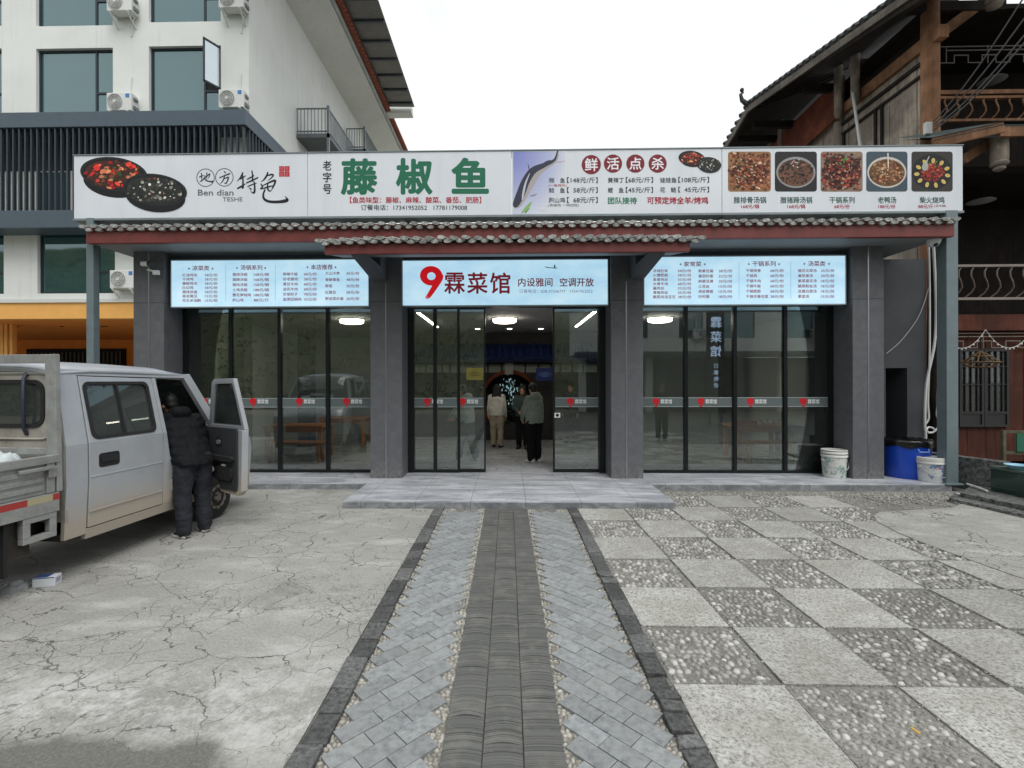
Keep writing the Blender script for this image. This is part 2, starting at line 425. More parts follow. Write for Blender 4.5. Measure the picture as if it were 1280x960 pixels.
def bricks(name, xs, sgn, seed):
    rr = random.Random(seed); mb = MB(); wd, ln = 0.1165, 0.232; yk = PY0 - 0.6
    ca = math.cos(R(45)); dirv = Vector((ca * sgn, ca, 0)); nrm = Vector((-ca, ca * sgn, 0)) if sgn > 0 else Vector((ca, ca, 0))
    nrm = Vector((-ca * sgn, ca, 0))
    while yk < PY1:
        o = Vector((xs, yk, 0))
        for k in range(3):
            a = o + dirv * (k * ln + 0.0025); b = o + dirv * ((k + 1) * ln - 0.0025)
            h = 0.014 + rr.uniform(-0.0018, 0.0018); t1 = rr.uniform(-0.0012, 0.0012)
            vs = [a, b, b + nrm * (wd - 0.005), a + nrm * (wd - 0.005)]
            if max(p.y for p in vs) > PY1 or min(p.y for p in vs) < PY0: continue
            mb._add([(p.x, p.y, -0.02) for p in vs] + [(p.x, p.y, h + (t1 if i % 2 else -t1)) for i, p in enumerate(vs)],
                    [(3, 2, 1, 0), (4, 5, 6, 7), (0, 1, 5, 4), (1, 2, 6, 5), (2, 3, 7, 6), (3, 0, 4, 7)])
        yk += wd / ca
    struct(mb.build(name, m_brick, bevel=0.002))
bricks('path_bricks_left', -0.845, 1, 21)
bricks('path_bricks_right', 0.775, -1, 22)
def pebble(mb, x, y, z, r, rr, flat=0.55, ell=1.5):
    a = rr.uniform(0, math.pi); e = rr.uniform(1.0, ell); ca, sa = math.cos(a), math.sin(a); n = 7
    vs = []; ph = [0.0, 0.42, 0.85, 1.25, 1.57]; tx, ty = rr.uniform(-.15, .15), rr.uniform(-.15, .15)
    vs.append((x + tx * r, y + ty * r, z + r * flat))
    for p in ph[1:]:
        for k in range(n):
            t = 2 * math.pi * k / n + a; rad = math.sin(p) * r * (1 + 0.12 * math.sin(t * 2 + a * 5))
            dx, dy = math.cos(t) * rad * e, math.sin(t) * rad
            vs.append((x + dx * ca - dy * sa, y + dx * sa + dy * ca, z + math.cos(p) * r * flat + tx * 0.3 * dx))
    fs = [(0, 1 + k, 1 + (k + 1) % n) for k in range(n)]
    for i in range(3):
        for k in range(n):
            fs.append((1 + i * n + k, 1 + (i + 1) * n + k, 1 + (i + 1) * n + (k + 1) % n, 1 + i * n + (k + 1) % n))
    mb._add(vs, fs)
rr = random.Random(5); mb = MB()
for x0, x1 in ((-0.925, -0.76), (-0.445, -0.335), (0.275, 0.375), (0.695, 0.855)):
    y = PY0
    while y < PY1:
        x = x0 + rr.uniform(0, 0.02)
        while x < x1:
            pebble(mb, x, y + rr.uniform(-.008, .008), -0.007, rr.uniform(0.010, 0.017), rr, 0.8); x += rr.uniform(0.024, 0.034)
        y += 0.028
stuff(mb.build('edging_pebbles', m_pebble2, smooth='all', fixn=False), 'cream pebbles filling the zigzag edges of the brick path', 'pebbles')
# roof tiles set on edge: three columns of shallow arcs
rr = random.Random(9); mb = MB(); cw = 0.2; x00 = -0.33
for ci in range(3):
    y = PY0; xa = x00 + ci * (cw + 0.003)
    blk = 0; sag = 0.02
    while y < PY1 - 0.005:
        tk = rr.uniform(0.010, 0.0145); n = 8; vs = []
        if rr.random() < 0.05: sag = rr.uniform(0.006, 0.034)
        h = 0.014 + rr.uniform(-0.0022, 0.0012) + 0.004 * math.sin(y * 5 + ci)
        gap = rr.uniform(0.0002, 0.0012) if rr.random() > 0.12 else 0.003
        for i in range(n + 1):
            f = i / n; yy = sag * (4 * f * (1 - f)) - 0.012
            X = xa + f * (cw - 0.004)
            vs += [(X, y + yy, -0.01), (X, y + yy, h), (X, y + yy + tk - gap, h), (X, y + yy + tk - gap, -0.01)]
        fs = []
        for i in range(n):
            o = i * 4; fs += [(o, o + 4, o + 5, o + 1), (o + 1, o + 5, o + 6, o + 2), (o + 2, o + 6, o + 7, o + 3)]
        if y + 0.03 < PY1: mb._add(vs, fs)
        y += tk
struct(mb.build('path_edge_tiles', m_edgetile))

# ------------------------------------------------------------------ chequered yard: granite slabs and pebble squares
TS, GX0, GY0 = 0.676, 0.99, 2.94 - 0.685 * 4
s = MB(); s.box(0.99, 30, -1.2, 15, -0.2, -0.016)
struct(s.build('pebble_bed', m_kerbst))
m_dirtbed = m_dirt
rr = random.Random(17); sl = MB(); pb = MB(); cb = MB()
for i in range(7):
    for j in range(1, 11):
        x0 = GX0 + i * TS; y0 = GY0 + j * 0.685
        x1, y1 = x0 + TS, y0 + 0.685
        if y1 > 8.1: continue
        if x0 > 4.9 and y0 > 3.6: continue
        light = (i + j + 1) % 2 == 0
        if light:
            t = rr.uniform(-0.003, 0.003); h = 0.007 + rr.uniform(-0.002, 0.002)
            a = 0.008
            vs = [(x0 + a, y0 + a), (x1 - a, y0 + a), (x1 - a, y1 - a), (x0 + a, y1 - a)]
            sl._add([(p[0], p[1], -0.05) for p in vs] + [(p[0], p[1], h + t * (1 if k in (1, 2) else -1)) for k, p in enumerate(vs)],
                    [(3, 2, 1, 0), (4, 5, 6, 7), (0, 1, 5, 4), (1, 2, 6, 5), (2, 3, 7, 6), (3, 0, 4, 7)])
        else:
            a = 0.004; cb.box(x0 + a, x1 - a, y0 + a, y1 - a, -0.05, -0.004 + rr.uniform(-.002, .002))
            dens = rr.uniform(0.042, 0.056); szk = rr.uniform(.82, 1.12); y = y0 + 0.035
            while y < y1 - 0.03:
                x = x0 + 0.03 + rr.uniform(0, 0.02)
                while x < x1 - 0.03:
                    if rr.random() > 0.1: pebble(pb, x, y + rr.uniform(-.014, .014), -0.004, szk * rr.uniform(0.013, 0.024), rr, 0.85, 1.6)
                    x += dens * rr.uniform(0.8, 1.2)
                y += dens * 0.9
struct(sl.build('granite_paving', m_granite, bevel=0.003)); cb.box(5.75, 12, 2.0, 3.6, -.05, -.007); cb.box(2.1, 12, 6.99, 8.15, -.05, -.0075); cb.box(4.98, 6.2, 3.62, 6.98, -.05, -.0075); struct(cb.build('pebble_paving', m_cement))
for i in range(8):
    for k in range(230):
        y = rr.uniform(2.2, 7.6); pebble(pb, GX0 + i * TS + rr.gauss(0, .011), y, .001, rr.uniform(.002, .006), rr, .8, 1.6)
for j in range(3, 11):
    for k in range(230): pebble(pb, rr.uniform(1.0, 5.6), GY0 + j * .685 + rr.gauss(0, .011), .001, rr.uniform(.002, .006), rr, .8, 1.6)
stuff(pb.build('inlaid_pebbles', m_pebble, smooth='all', fixn=False), 'river pebbles set in cement between the granite slabs', 'pebbles')
# concrete patch with a rounded edge at the far right of the yard
pts = [gz(u, v) for u, v in ((1100, 641), (1092, 646), (1098, 654), (1125, 668), (1165, 684), (1215, 702), (1262, 719), (1300, 731))]
out = [(p.x, p.y) for p in pts] + [(14, 4.0), (14, 8.9), (8.4, 8.9), (8.2, 8.2)]
out += [(gz(1190, 636).x, gz(1190, 636).y)]
s = MB(); s.panel([out], lambda a, b, d: (a, b, 0.014 - d), 0.05)
struct(s.build('concrete_apron', m_concrete))
# broken stone along the foot of the porch
rr = random.Random(23); mb = MB()
for _ in range(3600):
    x = rr.uniform(2.2, 7.9); y = 8.08 - abs(rr.gauss(0, 0.42)) - (0.05)
    if y < 6.0: continue
    if x < 2.5 and y > 6.8: continue
    if x > 5.2 and y < 7.0: continue
    pebble(mb, x, y, -0.006 + (0.012 if x > 5.6 and y < 7.7 else 0), rr.uniform(0.006, 0.017), rr, 0.7, 1.9)
for _ in range(260):
    x = rr.uniform(-6.0, -2.6); pebble(mb, x, 8.1 - abs(rr.gauss(0, 0.06)), -0.002, rr.uniform(0.006, 0.014), rr, 0.6, 1.6)
stuff(mb.build('rubble', m_rubble, smooth='all', fixn=False), 'broken stone and grit along the foot of the porch', 'rubble')

# ------------------------------------------------------------------ porch floor
s = MB()
s.box(at(300, 604, 8.16).x - 1.2, at(1190, 604, 8.16).x, 8.16, 9.2, -0.1, 0.105)
struct(s.build('porch_floor', m_marble, bevel=0.004))
a = gz(428, 627, .103).x; b = gz(843, 627, .103).x
s = MB(); s.panel([[(a, 6.94), (b, 6.94), (b, 8.157), (a, 8.157)]], lambda x, y, d: (x, y, 0.106 - d), 0.2)
struct(s.build('entrance_step', m_marble, bevel=0.004))
m_riser = NT('grey_riser_tile'); _n = m_riser.noise(1.8, 8, .65, m_riser.mapped((2.2, 2.2, 3.5), (0, R(35), 0)), 1.2)
_c = m_riser.ramp(_n, [(.35, lin((104, 107, 110))), (.5, lin((126, 129, 132))), (.65, lin((152, 154, 157)))])
_x = m_riser.sep()[0]; _j = m_riser.math('LESS_THAN', m_riser.math('FRACT', m_riser.math('DIVIDE', m_riser.math('ADD', _x, 50.15), .8)), .008); _c = m_riser.mix(_j, _c, lin((70, 71, 72)))
m_riser.base(_c).set(rough=.4); m_riser = m_riser.m
s = MB(); s.box(a + .004, b - .004, 6.928, 6.9385, -.02, .088); struct(s.build('step_riser', m_riser))
s = MB(); s.box(at(300, 604, 8.16).x - 1.19, a - .004, 8.148, 8.1585, -.02, .088); s.box(b + .004, at(1190, 604, 8.16).x - .01, 8.148, 8.1585, -.02, .088); struct(s.build('porch_riser', m_riser))
# ------------------------------------------------------------------ restaurant: materials
def stone_clad():
    t = NT('charcoal_stone_cladding')
    n = t.noise(7, 8, 0.72); f = t.noise(120, 3, 0.7)
    c = t.ramp(n, [(0.3, lin((80, 82, 86))), (0.5, lin((91, 93, 97))), (0.72, lin((106, 108, 112)))])
    c = t.mix(0.22, c, t.ramp(f, [(0.3, lin((66, 67, 70))), (0.7, lin((128, 129, 133)))]))
    x, y, z = t.sep(); j = t.math('LESS_THAN', t.math('ABSOLUTE', t.math('SUBTRACT', z, 3.28)), 0.005)
    j2 = t.math('LESS_THAN', t.math('ABSOLUTE', t.math('SUBTRACT', z, 1.48)), 0.0)
    c = t.mix(j, c, lin((36, 37, 40)))
    spl = t.math('MULTIPLY', t.math('MAXIMUM', t.math('SUBTRACT', 1.0, t.math('MULTIPLY', t.math('SUBTRACT', z, 0.1), 2.2)), 0.0), t.ramp(t.noise(16, 6, 0.8), [(0.45, (0, 0, 0, 1)), (0.65, (0.7,) * 3 + (1,))]))
    c = t.mix(spl, c, lin((142, 138, 128)))
    t.base(c).set(rough=0.55, spec=0.4); t.bump(f, 0.12, 0.003); return t.m
m_stone = stone_clad()
m_black = M('black_aluminium', (26, 28, 31), 0.35, 0.3, 0.1)
m_steel = M('grey_painted_steel', (112, 126, 130), 0.45, 0.2, 0.1, 5)
m_darkpaint = M('dark_grey_render', (76, 78, 82), 0.7, 0, 0.12, 2, 0.1)
m_soffit = M('soffit_panel', (124, 128, 130), 0.6, 0, 0.08, 1.5)
m_red = M('red_painted_fascia', (112, 50, 45), 0.5, 0, 0.24, 4, 0.05)
m_plaster = M('white_plaster', (206, 209, 204), 0.8, 0, 0.05, 1.2)
m_inwall = M('pale_interior_wall', (186, 196, 192), 0.7, 0, 0.04, 2)
m_chrome = M('brushed_steel', (178, 180, 184), 0.3, 0.9, 0.06)
m_tile = None
def tile_mat():
    t = NT('weathered_roof_tile'); r = t.rand_island()
    c = t.ramp(r, [(0, lin((150, 152, 149))), (0.5, lin((168, 170, 167))), (1, lin((196, 197, 194)))])
    c = t.mix(t.ramp(t.noise(22, 5, 0.7), [(0.42, (0.7,) * 3 + (1,)), (0.6, (0, 0, 0, 1))]), c, lin((84, 86, 80)))
    t.base(c).set(rough=0.85); t.bump(t.noise(70, 3), 0.3, 0.004); return t.m
m_tile = tile_mat()
def glass_mat(name, tint, ior, dirt_veil=0.0, dcol=(0.5, 0.5, 0.48, 1)):
    t = NT(name); n, l = t.n, t.l
    out = n['Material Output']; fr = n.new('ShaderNodeFresnel'); fr.inputs['IOR'].default_value = ior
    tr = n.new('ShaderNodeBsdfTransparent'); tr.inputs['Color'].default_value = tint
    gl = n.new('ShaderNodeBsdfGlossy'); gl.inputs['Roughness'].default_value = 0.0; gl.inputs['Color'].default_value = (0.95, 0.98, 0.97, 1)
    m = n.new('ShaderNodeMixShader'); l.new(fr.outputs[0], m.inputs[0]); l.new(tr.outputs[0], m.inputs[1]); l.new(gl.outputs[0], m.inputs[2])
    df = n.new('ShaderNodeBsdfDiffuse'); df.inputs['Color'].default_value = dcol; m2 = n.new('ShaderNodeMixShader')
    l.new(t.math('MULTIPLY', t.ramp(t.noise(2.5, 6, 0.7), [(0.3, (0.5,) * 3), (0.7, (1,) * 3)]), dirt_veil), m2.inputs[0]); l.new(m.outputs[0], m2.inputs[1]); l.new(df.outputs[0], m2.inputs[2])
    l.new(m2.outputs[0], out.inputs['Surface']); return t.m
m_glass = glass_mat('shop_glass', (0.90, 0.945, 0.935, 1), 1.9, 0.022, (0.55, 0.66, 0.63, 1))  # diffuse share paints a pale light haze over the shop panes
m_carglass = glass_mat('tinted_car_glass', (0.74, 0.80, 0.78, 1), 1.8, 0.13, (0.36, 0.40, 0.39, 1))
def ink_mat():
    t = NT('printed_vinyl'); t.base(t.attr('Col')).set(rough=0.55, spec=0.3); return t.m
m_ink = ink_mat()
def backlit_ink():
    t = NT('backlit_translucent_print'); c = t.attr('Col'); t.base(c).set(rough=0.4, ec=c, es=0.5); return t.m
m_inklit = backlit_ink()
def lightbox_mat():
    t = NT('lit_acrylic_panel')
    n = t.noise(1.7, 5, 0.6, t.mapped((1, 1, 1.8)))
    c = t.ramp(n, [(0.25, lin((156, 205, 235))), (0.5, lin((183, 224, 246))), (0.75, lin((206, 236, 250)))])
    t.base((0.35, 0.4, 0.42, 1)).set(rough=0.3, ec=c, es=0.66); return t.m
m_lightbox = lightbox_mat()
def signpanel():
    t = NT('white_sign_panel'); n = t.noise(0.9, 4, 0.6); v = t.noise(3, 4, 0.6, t.mapped((1, 1, 0.1)))
    c = t.ramp(n, [(0.3, lin((216, 222, 228))), (0.7, lin((226, 231, 236)))])
    c = t.mix(t.ramp(v, [(0.5, (0, 0, 0, 1)), (0.8, (0.25,) * 3 + (1,))]), c, lin((176, 182, 184)))
    t.base(c).set(rough=0.4); return t.m
m_panel = signpanel()

# ------------------------------------------------------------------ restaurant
YF, YG, FZ, CZ = 8.59, 9.12, 0.105, 3.28
rest = thing('restaurant', 'single storey charcoal restaurant with glass front and grey tiled red eaves', 'restaurant', (0, 8.6, 0))
def xa(u, Y, v=476): return at(u, v, Y).x
ZS = at(640, 301, 8.08).z                  # underside of the eaves
cols = []
for u0, u1, us in ((167, 205, 186.5), (463, 502.5, 482.5), (764, 804, 783), (1066, 1105, 1085.5)):
    x0, x1 = xa(u0, YF), xa(u1, YF); cols.append((x0, x1))
    mb = MB(); mb.box(x0, x1, YF, 9.3, FZ, ZS + 0.02); o = mb.build('column', m_stone, rest, bevel=0.004)
    mb = MB(); xs = xa(us, YF); mb.box(xs - 0.011, xs + 0.011, YF - 0.006, YF - 0.0005, FZ + 0.002, 3.62 if 400 < u0 < 800 else ZS - 0.01); mb.build('trim_strip', m_chrome, o)
bays = [(cols[0][1], cols[1][0]), (cols[1][1], cols[2][0]), (cols[2][1], cols[3][0])]
# header over the glass, side walls, back wall, roof
hz = at(640, 384, YG).z
mb = MB()
for x0, x1 in bays: mb.box(x0 + 0.001, x1 - 0.001, 8.86, 9.28, hz + 0.02, ZS + 0.02)
mb.build('header_wall', m_darkpaint, rest)
XL, XR = cols[0][0], cols[3][1]
mb = MB(); mb.box(XL, XL + 0.2, 9.301, 15.8, FZ, ZS); mb.box(XR - 0.2, XR, 9.301, 15.8, FZ, ZS); mb.box(XL, XR, 15.801, 16.0, FZ, ZS)
mb.build('outer_wall', m_plaster, rest)
mb = MB(); mb.box(XL + 0.2, XR - 0.2, 9.29, 15.8, CZ, CZ + 0.1); mb.build('ceiling', M('ceiling_paint', (164, 165, 168), 0.8, 0, 0.03), rest)
mb = MB(); mb.box(XL + 0.2, XR - 0.2, 9.2, 15.8, 0.0, FZ - 0.004); mb.build('dining_floor', m_marble, rest)
xr0, xr1 = xa(111, 8.08), xa(1190, 8.08)
mb = MB(); mb.box(xr0, xr1, 8.12, 16.2, ZS + 0.03, ZS + 0.2); mb.build('roof_slab', m_darkpaint, rest)
mb = MB(); mb.box(xr0 + 0.06, xr1 - 0.06, 8.13, 9.6, ZS + 0.006, ZS + 0.028); mb.build('soffit', m_soffit, rest)
zt = at(640, 282, 8.08).z
mb = MB(); mb.box(xr0, xr1, 8.03, 8.12, ZS, zt); mb.build('fascia', m_red, rest, bevel=0.006)
mb = MB(); mb.box(xr0 + 0.01, xr1 - 0.01, 8.0, 8.029, zt - 0.05, zt + 0.02); mb.build('batten', M('dark_red_batten', (92, 40, 36), 0.6), rest)
def roof_tiles(x0, x1, Y, z, back, rise, pitch, droop=0.0, seed=1):
    rr = random.Random(seed); mb = MB(); n = int(round((x1 - x0) / pitch)); pitch = (x1 - x0) / n
    for i in range(n + 1):
        for kind in (0, 1):
            cx = x0 + (i + (0.5 if kind else 0)) * pitch
            if cx > x1 + 0.01: continue
            w_, h_ = (pitch * 0.34, 0.031) if kind == 0 else (pitch * 0.33, 0.030)
            dz = (0.0 if kind == 0 else -0.045) + rr.uniform(-0.006, 0.006)
            dz -= droop * max(0, abs((cx - (x0 + x1) / 2) / ((x1 - x0) / 2)) ** 6)
            tilt = rr.uniform(-0.1, 0.1) + (0.16 if cx > 0 else -0.16) * (1 if kind == 0 else -0.6); dy = rr.uniform(-0.012, 0.012) - (0.02 if kind == 0 else 0)
            # end disc (a lens), then a barrel or pan running back up the slope
            N = 12; rim = []
            for k in range(N):
                t = 2 * math.pi * k / N; ex = math.cos(t) * w_; ez = math.sin(t) * h_ * (1.0 if abs(math.sin(t)) > 0 else 1)
                rim.append((ex * math.cos(tilt) - ez * math.sin(tilt), ex * math.sin(tilt) + ez))
            vs = [(cx + p[0], Y + dy, z + dz + p[1]) for p in rim] + [(cx + p[0], Y + dy + 0.022, z + dz + p[1]) for p in rim]
            mb._add(vs, [tuple(range(N)), tuple(range(2 * N - 1, N - 1, -1))] + [(k, (k + 1) % N, N + (k + 1) % N, N + k) for k in range(N)])
            m_ = 7; vs = []
            for yy, zz in ((Y + dy + 0.012, 0.0), (Y + back, rise)):
                for q in range(m_):
                    f = math.pi * q / (m_ - 1); ex = -math.cos(f) * w_ * 0.98; ez = math.sin(f) * h_ * 0.9 * (1 if kind == 0 else -0.9)
                    vs += [(cx + ex, yy, z + dz + zz + ez + 0.004), (cx + ex * 0.9, yy, z + dz + zz + ez - 0.010)]
            fs = []
            o = 2 * m_
            for q in range(m_ - 1):
                a = 2 * q; fs += [(a, a + 2, o + a + 2, o + a), (a + 1, o + a + 1, o + a + 3, a + 3), (a, a + 1, a + 3, a + 2)]
            mb._add(vs, fs)
    return mb
zr = at(640, 279.5, 7.98).z
roof_tiles(xa(104, 7.98), xa(1196, 7.98), 7.98, zr + 0.01, 2.2, 0.22, 0.182, 0.0, 4).build('roof_tiles', m_tile, rest)
# small central eave
YP = 7.36; zpb, zpt = at(640, 316, YP).z, at(640, 303, YP).z
px0, px1 = xa(406, YP), xa(863, YP)
mb = MB(); mb.box(px0, px1, YP, YP + 0.07, zpb, zpt); mb.build('porch_fascia', m_red, rest, bevel=0.006)
zq = at(640, 320.5, 8.12).z; mb = MB(); mb._add([(x, y, z) for x in (px0 + .03, px1 - .03) for y, z in ((YP + .071, zpb + .01), (8.12, zq), (8.12, zq + .05), (YP + .071, zpb + .06))], [(0, 1, 2, 3), (7, 6, 5, 4), (0, 4, 5, 1), (1, 5, 6, 2), (2, 6, 7, 3), (3, 7, 4, 0)]); mb.build('porch_soffit', m_soffit, rest)
mb = MB(); mb._add([(x, y, z) for x in (px0 + 0.02, px1 - 0.02) for y, z in ((YP + 0.075, zpb + 0.065), (8.02, zq + 0.055), (8.02, ZS + 0.02), (YP + 0.075, zpt + 0.005))],
                   [(0, 1, 2, 3), (7, 6, 5, 4), (0, 4, 5, 1), (1, 5, 6, 2), (2, 6, 7, 3), (3, 7, 4, 0)])
mb.build('porch_roof', m_darkpaint, rest)
roof_tiles(xa(399, YP - 0.06), xa(878, YP - 0.06), YP - 0.06, at(640, 297.5, YP - 0.06).z + 0.01, 0.72, 0.17, 0.187, 0.03, 5).build('porch_tiles', m_tile, rest)
for ux, uy in ((437.5, 459), (812, 834)):
    xb0, xb1 = xa(ux, YP), xa(uy, YP); mb = MB()
    prof = [(YP + 0.02, zpb - 0.002), (YF - 0.008, at(640, 350, YF).z), (YF - 0.008, zpb + 0.3), (YP + 0.9, zpb - 0.002)]
    prof = [(YP + 0.02, zpb - 0.002), (YF - 0.008, at(640, 350, YF).z), (YF - 0.008, ZS - 0.01), (8.2, ZS - 0.01), (8.15, zpb - 0.002)]
    mb.panel([prof], lambda a, b, d: (xb0 + d, a, b), xb1 - xb0)
    mb.build('bracket', m_darkpaint, rest, bevel=0.008)
for u0, u1, zb in ((108, 117, 0.02), (1183.5, 1198, 0.105)):
    Yp = 8.18; x0, x1 = xa(u0, Yp), xa(u1, Yp)
    mb = MB(); mb.box(x0, x1, Yp, Yp + (x1 - x0), 0.1, at(640, 268, 8.2).z)
    mb.box(x0 - 0.05, x1 + 0.05, Yp - 0.05, Yp + (x1 - x0) + 0.05, 0.09, 0.117)
    mb.build('pole', m_steel, rest, bevel=0.005)
# ---- glazing
ink_band = [lin((96, 106, 106)), lin((158, 168, 168))]
want([('霖菜馆', 0.02)])
def sticker(x0, x1, logo_us, Y, par):
    mb = MB(); z0, z1 = at(640, 508.5, Y).z, at(640, 497.5, Y).z
    mb.col = ink_band[0]; mb.poly([(x0, Y, z0), (x1, Y, z0), (x1, Y, z1), (x0, Y, z1)])
    mb.col = ink_band[1]
    for za in (z0, z1): mb.poly([(x0, Y - 0.001, za - 0.006), (x1, Y - 0.001, za - 0.006), (x1, Y - 0.001, za + 0.006), (x0, Y - 0.001, za + 0.006)])
    for u in logo_us:
        c = at(u, 502, Y - 0.002); mb.col = lin((200, 34, 44)); N = 16
        mb.poly([(c.x + math.cos(2 * math.pi * k / N) * 0.068, Y - 0.002, c.z + 0.01 + math.sin(2 * math.pi * k / N) * 0.062) for k in range(N)])
        mb.poly([(c.x + 0.064, Y - 0.0022, c.z), (c.x - 0.03, Y - 0.0022, c.z - 0.1), (c.x + 0.02, Y - 0.0022, c.z - 0.1)])
        put(mb, '霖菜馆', (c.x + 0.085, c.z + 0.045, c.x + 0.30, c.z - 0.04), lambda a, b: (a, Y - 0.002, b), 0.02, lin((226, 230, 230)))
    mb.build('frosted_band', m_ink, par, fixn=False)

zg0, zg1 = FZ + 0.05, hz - 0.0
def bay(x0, x1, mulls, logos):
    mb = MB(); y0, y1 = YG - 0.03, YG + 0.06
    mb.box(x0 + 0.002, x1 - 0.002, y0, y1, FZ, zg0); mb.box(x0 + 0.002, x1 - 0.002, y0, y1, zg1, hz + 0.019)
    xs = [x0 + 0.002] + [xa(u, YG) for u in mulls] + [x1 - 0.002]
    for k, x in enumerate(xs):
        wd = 0.09 if k in (0, len(xs) - 1) else 0.065
        a = x if k == 0 else (x - wd if k == len(xs) - 1 else x - wd / 2)
        mb.box(a, a + wd, y0 - 0.004, y1 + 0.004, zg0 + 0.001, zg1 - 0.001)
    mb.build('window_frame', m_black, rest)
    for k in range(len(xs) - 1):
        a, b = xs[k] + 0.03, xs[k + 1] - 0.03
        g_ = MB(); g_.box(a, b, YG, YG + 0.008, zg0 + 0.003, zg1 - 0.003); go = g_.build('window', m_glass, rest)
        sticker(a + 0.02, b - 0.02, [u for u in logos if a < xa(u, YG) < b], YG - 0.004, go)
bay(*bays[0], (289, 350, 410), (255, 316, 374, 433))
bay(*bays[2], (857, 918, 981), (820, 876, 938, 1004))
# door bay: frame, two fixed lights with sliding leaves, open middle
x0, x1 = bays[1]; mb = MB(); y0, y1 = YG - 0.03, YG + 0.09
mb.box(x0 + 0.002, x1 - 0.002, y0, y1, zg1, hz + 0.019)
for a, b in ((x0 + 0.002, x0 + 0.12), (x1 - 0.12, x1 - 0.002)): mb.box(a, b, y0 - 0.004, y1 + 0.004, FZ, zg1 - 0.001)
mb.build('door_frame', m_black, rest)
def leaf(name, u0, u1, Y, logos, fr=0.035):
    a, b = xa(u0, Y), xa(u1, Y); mb = MB()
    g_ = MB(); g_.box(a + fr, b - fr, Y, Y + 0.008, FZ + 0.06, hz - 0.03); go = g_.build(name, m_glass, rest)
    mb.box(a, a + fr, Y - 0.015, Y + 0.025, FZ + 0.003, hz - 0.004); mb.box(b - fr, b, Y - 0.015, Y + 0.025, FZ + 0.003, hz - 0.004)
    mb.box(a + fr + 0.001, b - fr - 0.001, Y - 0.014, Y + 0.024, FZ + 0.003, FZ + 0.06); mb.box(a + fr + 0.001, b - fr - 0.001, Y - 0.014, Y + 0.024, hz - 0.03, hz - 0.004)
    mb.build('leaf_frame', m_black, go)
    sticker(a + fr + 0.01, b - fr - 0.01, logos, Y - 0.004, go)
    return go
leaf('glass_panel', 515, 544, YG, (534,)); leaf('glass_panel', 544, 574, YG, ())
leaf('sliding_door', 573, 607, YG + 0.045, (566 + 12,), 0.03)
dl = leaf('sliding_door', 691, 754, YG + 0.045, (713,))
c = at(696, 519, YG + 0.02); mb = MB(); mb.col = lin((230, 230, 228)); mb.box(c.x - 0.045, c.x + 0.065, YG + 0.014, YG + 0.02, c.z - 0.045, c.z + 0.045)
mb.col = lin((20, 20, 22)); mb.tlathe([(0.03, 0), (0.03, 0.004)], Matrix.Translation((c.x + 0.01, YG + 0.0135, c.z)) @ Matrix.Rotation(R(90), 4, 'X'), 16)
mb.build('door_lock', m_ink, dl)
# side extension on the right: dark wall with a recessed doorway
ux0, ux1 = XR + 0.003, xa(1158, 9.25); Y = 9.25; zt_ = at(1130, 324, Y).z
rx0, rx1, rz1 = xa(1107, Y), xa(1134, Y), at(1120, 460, Y).z
mb = MB()
mb.panel([[(ux0, FZ), (rx0, FZ), (rx0, rz1), (rx1, rz1), (rx1, FZ), (ux1, FZ), (ux1, zt_), (ux0, zt_)]], lambda a, b, d: (a, Y + d, b), 0.5)
mb.build('side_wall', m_darkpaint, rest)
mb = MB(); mb.box(rx0 - 0.05, rx1 + 0.05, Y + 0.5, Y + 0.56, FZ, rz1 + 0.1); mb.build('side_door', M('side_door_grey', (60, 62, 66), 0.5), rest)
mb = MB(); mb.box(XR + 0.003, xa(1190, 8.3) + 0.02, 8.3, 9.75, -0.05, FZ - 0.003); mb.build('side_floor', m_marble, rest)

